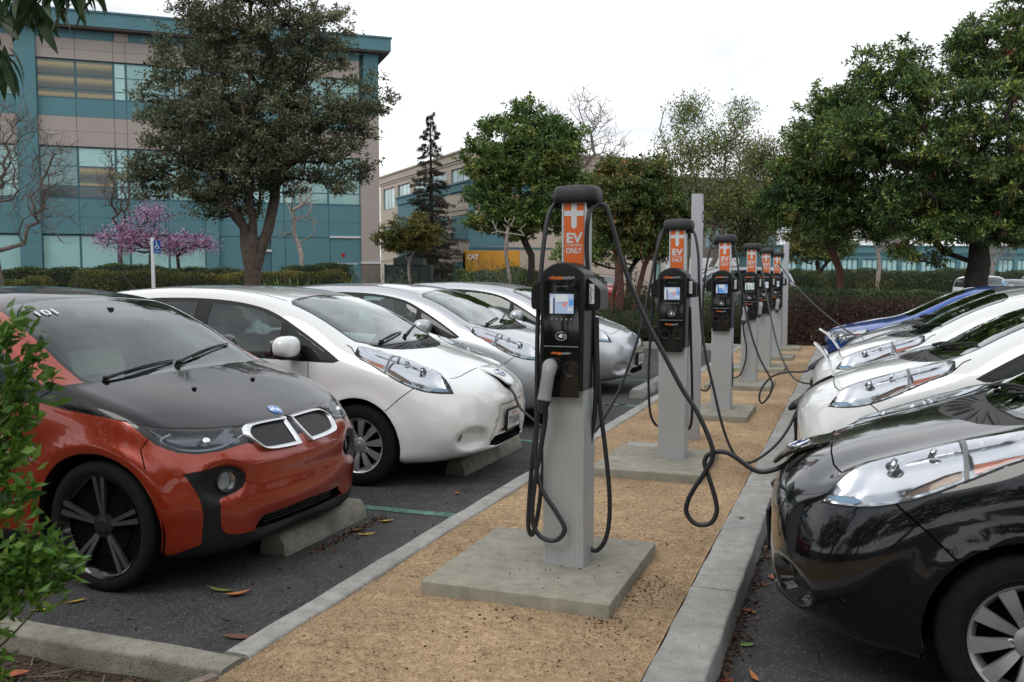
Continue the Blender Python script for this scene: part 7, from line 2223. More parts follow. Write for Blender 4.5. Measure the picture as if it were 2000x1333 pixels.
bare('bare_tree', 'bare brown branching tree at the left edge in front of the teal building', (-9.45, 17.0),
     B_(1, 0, 0, [(.35, 3.6, .9, 1.1), (-.5, 3.5, .8, 1.2), (.9, 3.0, .65, 1.0), (-.9, 2.8, .6, .6), (.5, 4.4, .7, .6), (1.1, 3.8, .45, .6)], depth=.7), [((0, 0, -.1), (.02, 0, 2.05), .070)], 620, 'bark_grey', 51, rmin=.0045, twigs=2, twl=.3, buds=('buds', 'lf_yellow', 3, .03, (.035, .02), .35))
bare('flowering_tree', 'small tree covered in purple pink blossom in front of the teal building', (-12.6, 33.0),
     B_(1, 0, 0, [(-.9, 3.0, 1.25, .55), (.4, 2.75, 1.0, .45), (1.2, 2.75, .9, .42), (-.2, 3.75, .8, .5), (-1.9, 2.95, .45, .35), (1.9, 2.75, .35, .25)], depth=.7), [((0, 0, -.1), (-.35, 0, 1.7), .075), ((.1, 0, -.1), (.75, 0, 1.75), .06)], 620, 'bark_dark', 52, rmin=.007,
     buds=('blossom', 'lf_blossom', 13, .13, (.060, .050), .8), twigs=2, twl=.25)
bare('bare_tree', 'slender bare tree with thin upright twigs left of the big oak', (-15.1, 36.0), B_(1, 0, 0, [(0, 4.9, .9, 1.6), (-.4, 6.0, .5, .8), (.7, 5.2, .5, 1.1)]), [((0, 0, -.1), (-.1, 0, 2.7), .07)], 260, 'bark_brown', 53, rmin=.008, twigs=2)
bare('bare_tree', 'pale slim bare tree between the big oak and the corner of the teal building', (-7.7, 34.0), B_(1, 0, 0, [(0, 4.6, .7, 1.3), (-.55, 3.2, .5, .3), (.5, 3.6, .45, .5)]), [((0, 0, -.1), (-.05, 0, 2.4), .085)], 120, 'bark_pale', 54, rmin=.008, twigs=1)
bare('bare_tree', 'pale forked bare tree in front of the yellow generator', (-.10, 26.0), B_(1, 0, 0, [(0, 3.0, .35, .5), (-.35, 3.1, .25, .4), (.35, 2.9, .25, .3)]), [((0, 0, -.1), (-.02, 0, 1.95), .055)], 26, 'bark_pale', 55, rmin=.010)
bare('bare_tree', 'tall bare tree whose fine twigs rise behind the round green tree', (2.6, 40.0), B_(1, 0, 0, [(0, 6.6, 2.0, 1.6), (-1.0, 8.0, .9, 1.2), (1.0, 8.2, .9, 1.3), (.3, 9.1, .6, .8), (1.9, 6.6, .8, 1.2)]), [((0, 0, -.1), (0, 0, 3.2), .12)], 700, 'bark_grey', 56, rmin=.009, twigs=2, twl=.5, buds=('buds', 'lf_yellow', 3, .06, (.06, .03), .3))
bare('budding_tree', 'wide tree with bare limbs and fresh pale green leaves behind the second charger', (6.8, 33.0),
     B_(1, 0, 0, [(-.5, 5.9, 1.5, 1.4), (.9, 6.1, 1.1, 1.2), (-1.5, 4.8, .9, 1.2), (1.2, 4.4, 1.2, 1.0), (0, 4.2, 1.6, 1.2), (-.6, 7.4, .9, .7), (1.3, 7.2, .7, .6)]), [((-.8, 0, -.1), (-.6, 0, 2.3), .12), ((-.6, .1, -.1), (.6, 0, 2.6), .09)], 1050, 'bark_grey', 57, rmin=.0085, twigs=2, twl=.42,
     buds=('new_leaves', 'lf_pale', 24, .17, (.095, .06), .6))
bare('budding_tree', 'feathery yellow green tree left of the dark glossy trees', (9.0, 35.0), B_(1, 0, 0, [(0, 4.7, 1.3, 1.3), (-.9, 4.2, .9, 1.0), (.3, 6.0, .9, .9), (.6, 3.6, 1.0, .8), (-.3, 3.0, 1.1, .7)]), [((0, 0, -.1), (0, 0, 2.0), .10)], 800, 'bark_brown', 58, rmin=.0085, twigs=2, twl=.4,
     buds=('sprays', 'lf_yellow', 34, .19, (.10, .04), .95))
bare('bare_tree', 'round pinkish bare tree before the low turquoise building', (22.5, 56.0), B_(1, 0, 0, [(0, 4.2, 1.9, 1.1), (.6, 3.6, 1.3, .7)]), [((-.5, 0, -.1), (-.3, 0, 2.2), .12)], 500, 'bark_pale', 59, rmin=.014, twigs=2, twl=.5)
bare('bare_tree', 'bare tree at the right edge behind the trunk of the huge tree', (29.0, 56.0), B_(1, 0, 0, [(0, 3.6, 1.5, 1.5), (.4, 4.6, 1.0, .8)]), [((0, 0, -.1), (0, 0, 1.8), .12)], 400, 'bark_pale', 60, rmin=.014, twigs=2, twl=.5)

# hedges: leafy boxes with soft shoulders
def hedge(name, label, p0, p1, depth, top, lm, n, seed, leaf=(.05, .03), wob=.10, z0=0, twig=None, top_m=None, cat='hedge', group='clipped hedges', round_end=.5, axis='site', core='lf_hedge_g', side_m=None, core_m='matt_foliage'):
    r = np.random.default_rng(seed)
    a = np.array(site(*p0)) if axis == 'site' else np.array(p0, float); b = np.array(site(*p1)) if axis == 'site' else np.array(p1, float)
    L_ = np.linalg.norm(b - a); root = empty(name, (a[0], a[1], z0), math.atan2(b[1] - a[1], b[0] - a[0])); tag(root, label, cat, group)
    ph = r.uniform(0, 6, 4)
    hgt = lambda x: top * (1 + wob * (.5 * np.sin(x * .9 + ph[0]) + .3 * np.sin(x * 2.3 + ph[1]) + .25 * np.sin(x * 5.1 + ph[2]))) * np.clip(np.minimum(x, L_ - x) / round_end + .35, 0, 1) ** .5
    # surface sampling: front, back, top
    k = n
    x = r.uniform(0, L_, k); which = r.random(k); H = hgt(x)
    y = np.where(which < .5, -.03 + .16 * r.random(k) ** 1.5, np.where(which < .6, depth - .1 * r.random(k), r.uniform(0, depth, k)))
    z = np.where(which < .6, r.uniform(.02, 1, k) * H, H - .12 * r.random(k) ** 1.5)
    # shoulder rounding
    sh = np.clip((z / H - .7) / .3, 0, 1) ** 2 * .14 * depth
    y = np.where(which < .5, y + sh, y) + .04 * np.sin(x * 4 + z * 6)
    y = y + r.normal(size=k) * .02
    C = np.column_stack([x, y, z + r.normal(size=k) * .02])
    D = rand_dirs(r, k) + np.column_stack([np.zeros(k), np.where(which < .5, -.5, 0), np.where(which > .6, .8, .2)])
    topsel = z > H - .28 * (1 + .4 * np.sin(x * 2.1)) if top_m else np.zeros(k, bool)
    for sel, mm, nm in ((~topsel, lm, 'foliage'), (topsel, top_m, 'top_foliage')):
        if sel.sum() == 0: continue
        V, F = leaf_cards(r, C[sel], D[sel], leaf[0], leaf[1]); leaf_obj(nm, V, F, M[mm], root)
    # dense inside
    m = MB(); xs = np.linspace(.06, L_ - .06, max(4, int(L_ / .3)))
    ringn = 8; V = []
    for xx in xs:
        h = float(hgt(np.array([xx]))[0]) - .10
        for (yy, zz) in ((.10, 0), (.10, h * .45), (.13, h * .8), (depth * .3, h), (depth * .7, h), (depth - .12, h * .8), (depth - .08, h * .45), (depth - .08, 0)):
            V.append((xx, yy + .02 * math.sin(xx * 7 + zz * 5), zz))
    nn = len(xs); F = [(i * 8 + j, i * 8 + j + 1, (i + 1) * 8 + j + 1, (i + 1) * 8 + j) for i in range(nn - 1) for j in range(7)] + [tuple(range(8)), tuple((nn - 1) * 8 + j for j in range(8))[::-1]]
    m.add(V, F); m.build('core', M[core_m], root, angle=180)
    if twig:
        m = MB()
        for _ in range(twig):
            xx = r.uniform(0, L_); zz = r.uniform(.05, .9) * top; l = r.uniform(.12, .35); d = rand_dirs(r, 1)[0] * [1, .35, 1]
            p = np.array([xx, r.uniform(-.03, .08), zz]); m.tube([p, p + d * l * .5 + [0, -.02, 0], p + d * l], [.004, .003, .002], 3, cap=False)
        m.build('twigs', M['bark_red'], root, smooth=False)
    return root
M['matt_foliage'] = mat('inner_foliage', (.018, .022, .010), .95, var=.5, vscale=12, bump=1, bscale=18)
M['matt_twig'] = mat('inner_twigs', (.030, .019, .014), .95, var=.6, vscale=16, bump=1, bscale=20)

GH = 'clipped hedges beyond the left row'
hedge('hedge', 'long clipped yellow green hedge behind the left row of cars', (-10.6, 22.0), (-4.3, 25.6), 1.3, 1.70, 'lf_hedge_y', 42000, 71, (.045, .026), wob=.05, group=GH)
hedge('hedge', 'short rounded yellow green hedge at the left edge of the view', (-13.5, 21.0), (-10.75, 21.6), 1.2, 1.53, 'lf_hedge_y', 15000, 72, (.045, .026), wob=.10, group=GH)
hedge('hedge', 'darker green hedge along the foot of the teal building', (-17.5, 28.0), (-8.2, 31.0), 1.0, 1.86, 'lf_hedge_g', 24000, 73, (.07, .04), wob=.07, group=GH)
hedge('hedge', 'low dark clipped bush before the blank end of the teal building', (-8.1, 33.0), (-5.7, 35.0), 1.0, 1.98, 'lf_hedge_g', 7000, 74, (.07, .04), wob=.05, group=GH)
hedge('hedge', 'long brown twiggy hedge with a green top beyond the chargers', (-1.75, 21.0), (16.5, 23.3), 1.5, 1.18, 'lf_hedge_b', 52000, 75, (.055, .030), wob=.06, z0=.1, twig=2600, top_m='lf_hedge_g', axis='world', core_m='matt_twig', group='hedges beyond the chargers')
hedge('hedge', 'rounded green hedge above and behind the brown hedge, left of the slim red trunk', (6.7, 27.5), (9.9, 29.0), 1.2, 1.60, 'lf_hedge_g', 12000, 76, (.05, .03), wob=.06, z0=.1, group='hedges beyond the chargers')
hedge('hedge', 'low clipped green hedge under the huge right-hand tree', (9.3, 33.5), (12.2, 35.0), 1.2, 1.50, 'lf_hedge_y', 9000, 77, (.05, .03), wob=.06, z0=.1, group='hedges beyond the chargers')
hedge('hedge', 'dark hedge in front of the low turquoise building', (19.0, 64.0), (40.0, 66.0), 1.5, 2.0, 'lf_hedge_g', 12000, 78, (.13, .07), wob=.10, group='hedges beyond the chargers')
hedge('hedge', 'far hedge between the generator and the round green tree', (-2.6, 40.0), (4.5, 42.0), 1.5, 1.75, 'lf_hedge_g', 11000, 79, (.09, .05), wob=.15, group='hedges beyond the chargers')

def shrub(name, label, uv, ru, h, lm, n, seed, leaf, z0=.07, axis='site', group='low shrubs', up=.4, depth=.9, spiky=False):
    r = np.random.default_rng(seed); x, y = site(*uv) if axis == 'site' else uv
    root = empty(name, (x, y, z0), R(20.26) if axis == 'site' else 0); tag(root, label, 'shrub', group)
    d = rand_dirs(r, n); d[:, 2] = np.abs(d[:, 2]); k = 1 + .22 * np.sin(d[:, 0] * 7 + seed) * np.cos(d[:, 1] * 6) + .15 * np.sin(d[:, 2] * 11 + seed)
    rad = r.uniform(.55, 1, n) ** .5 * k
    C = d * rad[:, None] * np.array([ru, ru * depth, h])
    D = d * (.9 if not spiky else 2.5) + rand_dirs(r, n) * .7 + np.array([0, 0, up])
    V, F = leaf_cards(r, C, D, leaf[0], leaf[1]); leaf_obj('foliage', V, F, M[lm], root)
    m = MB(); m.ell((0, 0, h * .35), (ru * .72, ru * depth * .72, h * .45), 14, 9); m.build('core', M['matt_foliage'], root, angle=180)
    m = MB()
    for _ in range(10):
        e = rand_dirs(r, 1)[0]; e[2] = abs(e[2]) + .4; m.tube([(0, 0, 0), e * [ru * .4, ru * .4, h * .4], e * [ru * .8, ru * .8, h * .75]], [.02, .012, .005], 4, cap=False)
    m.build('stems', M['bark_brown'], root)
    return root
G1 = 'low shrubs beyond the left row'
sh = [('grey green feathery shrub below the corner of the teal building', (-2.75, 19.5), .75, 1.50, 'lf_grey', 4200, (.06, .016)),
      ('round dark bush at the foot of the small thin-trunked tree', (-3.1, 28.0), .75, 1.55, 'lf_hedge_g', 4200, (.05, .03)),
      ('grey green shrub right of the round dark bush', (-1.85, 23.5), 1.0, 1.50, 'lf_grey', 5200, (.07, .018)),
      ('bright green leafy shrub below the conifer', (-1.15, 25.5), .9, 1.55, 'lf_mid', 4600, (.08, .035)),
      ('yellow green low shrub below the pale forked tree', (.9, 24.5), 1.0, 1.38, 'lf_hedge_y', 5200, (.05, .028)),
      ('grey green spiky shrub beneath the yellow generator', (-.45, 23.2), .85, 1.5, 'lf_grey', 4800, (.08, .018)),
      ('brown green shrub left of the bright leafy shrub', (-.1, 30.0), 1.1, 1.75, 'lf_rust', 4200, (.07, .035)),
      ('bright green strap-leaved clump left of the roof of the second silver car', (-4.15, 18.0), .65, 1.30, 'lf_agave', 900, (.26, .035)),
      ('second bright green strap-leaved clump nearer the corner of the teal building', (-3.25, 18.2), .5, 1.25, 'lf_agave', 700, (.24, .035)),
      ('pale grey low shrub between the two strap-leaved clumps and the oak', (-4.9, 18.4), .6, 1.22, 'lf_grey', 2600, (.05, .02)),
      ('yellow green shrub right of the leaning red-barked tree', (3.1, 22.9), .85, 1.38, 'lf_hedge_y', 4600, (.055, .03)),
      ('yellow green mound under the huge tree beyond the brown hedge', (11.3, 29.0), .95, 1.35, 'lf_hedge_y', 4200, (.06, .03))]
for i, (lb, uv, ru, h, lm, n, lf) in enumerate(sh): shrub('shrub', lb, uv, ru, h, lm, n, 200 + i, lf, group=G1, spiky='strap' in lb)
shw = [('dark green shrub at the foot of the leaning red-barked tree', (-4.9, 21.3), 1.0, .95, 'lf_hedge_g', 5200, (.05, .03)),
       ('open twiggy green shrub between the leaning tree and the brown hedge', (-3.3, 21.6), .85, 1.25, 'lf_rust', 4600, (.05, .03)),
       ('dark leafy shrub behind the post of the second charger', (-2.3, 21.7), .75, 1.15, 'lf_hedge_g', 4600, (.05, .03)),
       ('low dark shrub behind the nose of the farthest left silver car', (-6.3, 21.6), .9, .8, 'lf_hedge_g', 3600, (.05, .03))]
for i, (lb, xy, ru, h, lm, n, lf) in enumerate(shw): shrub('shrub', lb, xy, ru, h, lm, n, 240 + i, lf, axis='world', group='shrubs at the far kerb')

# trees round the rest of the car park: out of view, but they stand in the reflections on the paintwork
def screen_tree(uv, h, w, seed, label):
    r = np.random.default_rng(seed); root = empty('surrounding_tree', (*uv, 0)); tag(root, label, 'tree', 'trees round the rest of the car park')
    m = MB(); m.tube([(0, 0, 0), (.1, 0, h * .3), (0, .1, h * .75)], [.25, .18, .06], 8, cap=False); m.build('trunk', M['bark_dark'], root, angle=180)
    n = 5200; d = rand_dirs(r, n); k = 1 + .25 * np.sin(d[:, 0] * 6 + seed) * np.cos(d[:, 1] * 5) + .2 * np.sin(d[:, 2] * 9)
    C = d * ((r.uniform(.4, 1, n) ** .4) * k)[:, None] * np.array([w, w, h * .42]) + np.array([0, 0, h * .60])
    V, F = leaf_cards(r, C, rand_dirs(r, n), .42, .22); leaf_obj('crown', V, F, M['lf_dark'], root)
ST = ['broad dark tree behind the photographer, left of the mulch bed', 'broad dark tree behind the photographer in line with the left row', 'broad dark tree straight behind the photographer', 'broad dark tree behind the photographer to the right', 'dark tree at the near end behind the right row of cars', 'dark tree behind the tail of the black car, beyond the driving lane', 'dark tree beyond the tails of the silver and blue cars', 'dark tree left of the orange car, outside the view']
for i, (p, h, w) in enumerate([((-11, -9), 8, 3.6), ((-4.5, -12), 9, 4.0), ((3, -13), 8, 3.8), ((9.5, -10), 9, 4.2), ((15, -4), 8, 3.8), ((17, 5), 8.5, 3.8), ((17.5, 14), 8, 3.6), ((-17, -2), 8, 3.6)]):
    screen_tree(p, h, w, 300 + i, ST[i])
# ------------------------------------------------------------------ cars beyond the hedge and at the end of the right row
b = make_generic(hatch_spec(), M['paint_blue'], 'parked_hatchback', plate='7EVC551', nu=96)
place(b, -.42, 15.25, 0, 'bright blue hatchback at the far end of the right row', GR)
GF = 'cars in the far car parks'
sed = sedan_spec(); suv = suv_spec()
M['paint_dgrey'] = metallic('dark_grey_paint', (.07, .075, .085)); M['paint_lblue'] = metallic('light_blue_paint', (.13, .25, .42))
x, y = site(4.25, 41.0)
c = make_generic(sed, M['paint_darkred'], 'parked_car', lamps=False, rear_plate=.95, nu=56); place(c, 0, 0, 0, 'red saloon seen from behind through the gap under the leaning tree', GF)
c.location = (x, y, .25); c.rotation_euler = (0, 0, R(20 + 95))
def far_car(spec, paint, u, v, rz, z, label, lamps=False, rp=.95):
    c = make_generic(spec, paint, 'parked_car', lamps=lamps, rear_plate=rp, nu=50, per=(4, 3, 3, 6, 4, 4, 3, 2))
    x, y = site(u, v); c.location = (x, y, z); c.rotation_euler = (0, 0, R(rz)); tag(c, label, 'car', GF)
far_car(suv, M['paint_grey'], 3.9, 27.5, 20, .25, 'silver estate car standing sideways behind the farther chargers', True)
far_car(suv, M['paint_white'], 25.2, 47.0, 110, .0, 'white car just left of the thick trunk of the huge right-hand tree')
far_car(sed, M['paint_lblue'], 26.3, 46.5, 110, .0, 'light blue car just right of the thick trunk of the huge right-hand tree')
far_car(suv, M['paint_grey'], 28.4, 46.5, 108, .1, 'grey car between the light blue and the white cars at the right edge')
far_car(suv, M['paint_white'], 27.0, 41.5, 108, -.15, 'white car with red tail lamps over the silver roof at the right edge')
far_car(suv, M['paint_white'], 29.2, 41.5, 108, -.15, 'white car cut off by the right edge of the view')
# white awning or tent beyond the leaning tree
a = empty('white_trailer', (*site(9.6, 58.0), 0), R(20.26)); tag(a, 'white trailer body glimpsed under the leaning red-barked tree', 'trailer')
fbox('body', M['white_metal'], 0, 4.6, 0, 2, .8, 2.75, a, .05); fbox('chassis', M['black_plastic'], .1, 4.5, .1, 1.9, .55, .797, a)
for wx in (1.0, 3.6):
    m = MB(); m.lathe([(.001, -.1), (.22, -.1), (.38, -.08), (.40, 0), (.38, .1), (.001, .1)], 20, axis='y', at=(wx, .12, .40)); m.build('wheel', M['rubber'], a)

# disabled parking sign beyond the left row
sx, sy = site(-6.66, 17.2)
s_ = empty('parking_sign', (sx, sy, 0), R(20.26)); tag(s_, 'blue disabled parking sign on a thin pale pole beyond the orange car', 'sign')
m = MB(); m.bbox(-.030, .030, -.02, .02, 0, 2.32, .006); m.build('pole', M['pole_pale'] if 'pole_pale' in M else M['white_metal'], s_)
M['sign_blue'] = mat('sign_blue', (.012, .075, .30), .4)
m = MB(); m.prism(rpoly(.135, .235, .01, 3, .075 + .02, 2.15), -.030, -.024, axes=(0, 2, 1)); pl = m.build('sign_plate', M['sign_blue'], s_, smooth=False)
m = MB(); cx, cz, y_ = .095, 2.165, -.0315
m.tube([(cx + .030 * math.cos(t) - .002, y_, cz - .022 + .030 * math.sin(t)) for t in np.linspace(R(110), R(350), 16)], .0050, 5)
m.ell((cx - .010, y_, cz + .062), (.011, .003, .011), 10, 6)
m.tube([(cx - .009, y_, cz + .045), (cx - .008, y_, cz - .008), (cx + .024, y_, cz - .008), (cx + .036, y_, cz - .044)], .0055, 5)
m.tube([(cx - .008, y_, cz + .022), (cx + .020, y_, cz + .022)], .0045, 5)
m.build('wheelchair_symbol', M['white_print'], pl)
v, f = text_verts('RESERVED', .01); v = v.copy() * .016; v[:, 0] *= .085 / (v[:, 0].max() - v[:, 0].min())
m = MB(); m.add(np.column_stack([cx + v[:, 0], np.full(len(v), y_), 2.058 + v[:, 1]]), f); m.build('lettering', M['white_print'], pl, smooth=False)

# ------------------------------------------------------------------ plugs in the car noses
def plug_at(x, y, z, rz, pitch, label):
    g, b, c = gun_mesh()
    r_ = empty('charging_plug', (x, y, z), rz); tag(r_, label, 'charging plug', 'plugs in the car noses')
    o = setm(link('handle', g, r_), M['plug_black']); o.rotation_euler = (R(pitch), 0, 0)
    setm(link('boot', b, o), M['cable']); setm(link('release_button', c, o), M['gun_grey'])
M['plug_black'] = mat('dark_grey_connector', (.05, .052, .056), .5)
plug_at(-.295, 7.265, .700, R(-90), -55, 'grey charging plug in the nose of the white car next to the black one')
plug_at(-.27, 9.95, .745, R(-90), -58, 'grey charging plug in the nose of the second white car of the right row')
plug_at(-.17, 4.43, .690, R(-90), -70, 'dark charging plug under the flap of the black hatchback')
plug_at(-2.76, 7.005, .680, R(90), -70, 'dark charging plug under the flap of the white hatchback on the left')

# ------------------------------------------------------------------ fallen leaves
LV = {'yellow': (.46, .30, .05), 'olive': (.20, .20, .05), 'orange': (.40, .16, .05), 'brown': (.13, .055, .030), 'rust': (.30, .085, .035), 'green': (.12, .22, .05), 'pale': (.38, .30, .20), 'red': (.34, .04, .02)}
for k_, c_ in LV.items(): M['leaf_' + k_] = mat(k_ + '_dry_leaf', c_, .7, var=.35, vscale=40, bump=.3, bscale=90)
def fallen(x, y, z, l, w, rz, col, label, curl=.25, tilt=0, group='fallen leaves on the asphalt', roll=0):
    m = MB(); n = 9; V = []
    for i in range(n):
        t = i / (n - 1); h = w / 2 * math.sin(math.pi * min(1, t * .96 + .03)) ** .8; zz = l * curl * (t - .5) ** 2 * 1.2
        V += [(l * (t - .5), -h, zz + h * curl * 1.2), (l * (t - .5), 0, zz), (l * (t - .5), h, zz + h * curl * 1.2)]
    V = np.array(V); m.add(V, [(i * 3 + j, i * 3 + j + 1, (i + 1) * 3 + j + 1, (i + 1) * 3 + j) for i in range(n - 1) for j in range(2)])
    m.tube([(l * -.68, 0, l * curl * .38), (l * -.49, 0, l * curl * .3)], .0012, 4)
    o = m.build('fallen_leaf', M['leaf_' + col], None, angle=180, loc=(x, y, z + .003), rot=(R(roll), R(tilt), R(rz)))
    return tag(o, label, 'leaf', group)
FL = [(-3.62, 3.28, .085, .040, 20, 'yellow', 'oval yellow leaf left of the tyre of the orange car, the lower of two'), (-3.55, 3.43, .085, .032, 60, 'yellow', 'upper yellow leaf left of the tyre of the orange car, half behind it'),
      (-2.98, 3.80, .13, .035, 8, 'olive', 'long olive leaf under the nose of the orange car, left of an orange one'), (-2.86, 3.78, .12, .042, 40, 'orange', 'orange pointed leaf touching the olive leaf before the orange car'),
      (-2.52, 3.33, .15, .050, 12, 'brown', 'large dark brown curled leaf in the middle of the asphalt corner'), (-2.66, 3.06, .11, .026, 35, 'yellow', 'narrow yellow leaf next to the old front kerb'),
      (-2.39, 4.12, .075, .035, 15, 'orange', 'small orange leaf against the long left kerb before the orange car'), (-2.38, 4.38, .07, .034, 120, 'rust', 'small rusty leaf against the long left kerb, farther than the orange one'),
      (-2.80, 4.98, .13, .030, 60, 'yellow', 'long yellow leaf along the wheel stop of the orange car'), (-2.90, 5.02, .10, .05, 50, 'orange', 'curled orange leaf along the wheel stop, middle of three'), (-2.82, 5.28, .10, .040, 55, 'yellow', 'bright leaf at the far end of the wheel stop of the orange car'),
      (-2.70, 6.15, .055, .04, 100, 'rust', 'small rusty leaf alone on the asphalt between the orange and the white car'), (-2.62, 6.85, .07, .03, 10, 'olive', 'small olive leaf before the nose of the white car on the left'),
      (-2.36, 6.75, .10, .045, 30, 'rust', 'brown leaf on the far side of the stall line, against the left kerb'), (-2.42, 6.30, .05, .03, 70, 'green', 'tiny green leaf at the left kerb'),
      (-2.64, 8.20, .09, .03, 20, 'brown', 'brown curled leaf at the end of the wheel stop under the white car'), (-2.55, 8.42, .09, .03, 0, 'brown', 'dark leaf lying on the second green line'), (-2.66, 11.2, .12, .05, 15, 'orange', 'orange leaf on the green line seen right of the nearest charger'), (-2.85, 11.15, .10, .04, 50, 'rust', 'rusty leaf left of the orange leaf on the farther green line'),
      (-.335, 3.69, .085, .026, -62, 'orange', 'orange brown oval leaf alone on the asphalt near the black car'), (-.40, 4.02, .07, .04, 30, 'green', 'curled green leaf against the foot of the right kerb'), (-.40, 3.48, .11, .055, -70, 'green', 'green leaf in the litter at the foot of the right kerb'), (-.36, 3.36, .10, .07, 20, 'olive', 'broad olive leaf in the litter at the lower end of the right kerb'),
      (-.43, 3.60, .07, .035, 60, 'red', 'bright red leaf in the litter at the foot of the right kerb'), (-.37, 5.0, .09, .04, 95, 'rust', 'upright rusty leaf below the bumper of the black car'), (-.41, 4.85, .09, .03, 10, 'brown', 'dark curled leaf at the right kerb under the bumper of the black car'),
      (-.42, 5.55, .10, .05, 45, 'pale', 'pale leaf at the right kerb left of the black car'), (-.43, 4.42, .07, .04, 10, 'rust', 'rusty leaf at the foot of the right kerb, midway'), (-.05, 3.66, .12, .035, -50, 'brown', 'brown narrow leaf in the shade under the black car'), (-.40, 3.28, .10, .05, 100, 'olive', 'yellowish leaf at the very bottom of the kerb litter'), (-.46 + .02, 3.28, .09, .05, 40, 'green', 'green leaf touching the kerb at the lower edge of the view')]
for i, (x, y, l, w, rz, col, lb) in enumerate(FL): fallen(x, y, 0.0, l, w, rz, col, lb, curl=.2 + .12 * (i % 4), tilt=(i * 37 % 11) - 5, roll=(i * 53 % 17) - 8)
fallen(-2.62, 2.62, .065, .16, .035, 15, 'green', 'long pale green leaf on the mulch below the old front kerb', group='leaves on the mulch bed')
fallen(-2.98, 2.56, .068, .12, .06, 40, 'rust', 'rust coloured leaf scrap on the mulch at the left', .5, group='leaves on the mulch bed')
fallen(-2.36, 2.60, .068, .09, .06, -20, 'rust', 'small rust coloured leaf on the mulch near the gravel', .4, group='leaves on the mulch bed')
fallen(-.60, 5.62, .143, .05, .02, 20, 'brown', 'brown curled leaf lying on top of the right kerb', .5, group='leaves on the kerb')
# loose litter of scraps at the kerb foot and the wheel stop
V_ = []; F_ = []; rr = np.random.default_rng(77)
C = []
for _ in range(520): C.append((-.47 + abs(rr.normal()) * .035 + .004, rr.uniform(3.0, 7.0), .006 + rr.random() * .01))
for _ in range(240): C.append((-.45 + abs(rr.normal()) * .05, rr.uniform(3.05, 3.6), .006 + rr.random() * .02))
for _ in range(160): C.append((-2.96 + rr.random() * .06 + .03, rr.uniform(4.5, 5.4), .005 + rr.random() * .01))
for _ in range(160): C.append((rr.uniform(-3.6, -2.35), rr.uniform(2.98, 6.5), .004))
C = np.array(C); V_, F_ = leaf_cards(rr, C, rand_dirs(rr, len(C)) * [1, 1, .2], .028, .014)
M['scraps'] = leaf_mat('leaf_scraps', [(0, (.03, .016, .010)), (.6, (.09, .04, .022)), (.9, (.18, .08, .03)), (1, (.16, .16, .06))], 0)
leaf_obj('leaf_scraps', V_, F_, M['scraps'], None, 'stuff')
# mulch bed oddments
r0 = empty('timber_edging', (-2.245, 2.47, .09), R(72)); tag(r0, 'grey weathered timber stake edging the mulch beside the gravel', 'timber edging')
m = MB(); m.bbox(-.42, .26, -.022, .022, -.04, .055, .004); m.build('board', M['old_timber'] if 'old_timber' in M else mat('weathered_timber', (.20, .16, .125), .9, var=.4, vscale=30, bump=.5, bscale=60), r0)
r0 = empty('irrigation_cap', (-2.30, 2.60, .070)); tag(r0, 'small round grey irrigation cap lying on the mulch', 'cap')
m = MB(); m.lathe([(.011, .0), (.030, .0), (.034, .006), (.034, .016), (.028, .022), (.016, .022), (.011, .016), (.011, 0)], 24); m.build('ring', M['satin'], r0)
m = MB(); m.lathe([(.001, .006), (.012, .006)], 16); m.build('hole', M['matt_black'], r0)
# bare sticks on the mulch
m = MB()
for _ in range(60):
    x = rr.uniform(-4.0, -2.25); y = rr.uniform(1.8, 2.7); a_ = rr.uniform(0, 3.1); l = rr.uniform(.05, .22)
    m.tube([(x, y, .075), (x + math.cos(a_) * l, y + math.sin(a_) * l, .078)], [.003, .002], 4)
tag(m.build('mulch_sticks', M['bark_grey'], smooth=False), kind='stuff')

# ------------------------------------------------------------------ bush at the left edge, close to the camera
M['lf_near'] = leaf_mat('fresh_bush_leaves', [(.0, (.06, .14, .022)), (.5, (.085, .19, .03)), (.8, (.16, .30, .05)), (1, (.26, .40, .09))], .35, .35)
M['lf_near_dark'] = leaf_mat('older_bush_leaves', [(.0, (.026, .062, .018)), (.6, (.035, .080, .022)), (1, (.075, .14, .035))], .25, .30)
M['green_stem'] = mat('green_stem', (.10, .12, .04), .7)
def one_leaf_mesh(l, w, fold=.25, bend=.2, name='leaf', n=6):
    m = MB(); V = []
    for i in range(n):
        t = i / (n - 1); h = w / 2 * math.sin(math.pi * min(.999, t ** .85)) ** .75 if 0 < i < n - 1 else .0008; zz = -l * bend * t * t
        V += [(l * t, -h, zz + h * fold * 2), (l * t, 0, zz), (l * t, h, zz + h * fold * 2)]
    m.add(V, [(i * 3 + j, i * 3 + j + 1, (i + 1) * 3 + j + 1, (i + 1) * 3 + j) for i in range(n - 1) for j in range(2)])
    return m.mesh(name, angle=180)
def aim(d, roll):
    q = Vector(d).to_track_quat('X', 'Z'); return (q @ Euler((roll, 0, 0)).to_quaternion()).to_euler()
M['lf_over'] = leaf_mat('long_dark_leaves', [(.0, (.018, .038, .014)), (.6, (.035, .07, .022)), (.9, (.09, .12, .03)), (1, (.16, .14, .04))], .25, .4)
bush = empty('leafy_bush', (-2.55, 1.55, .05)); tag(bush, 'bright green leafy bush at the left edge in front of the orange car', 'bush')
BO = np.array([-2.55, 1.55, .05])
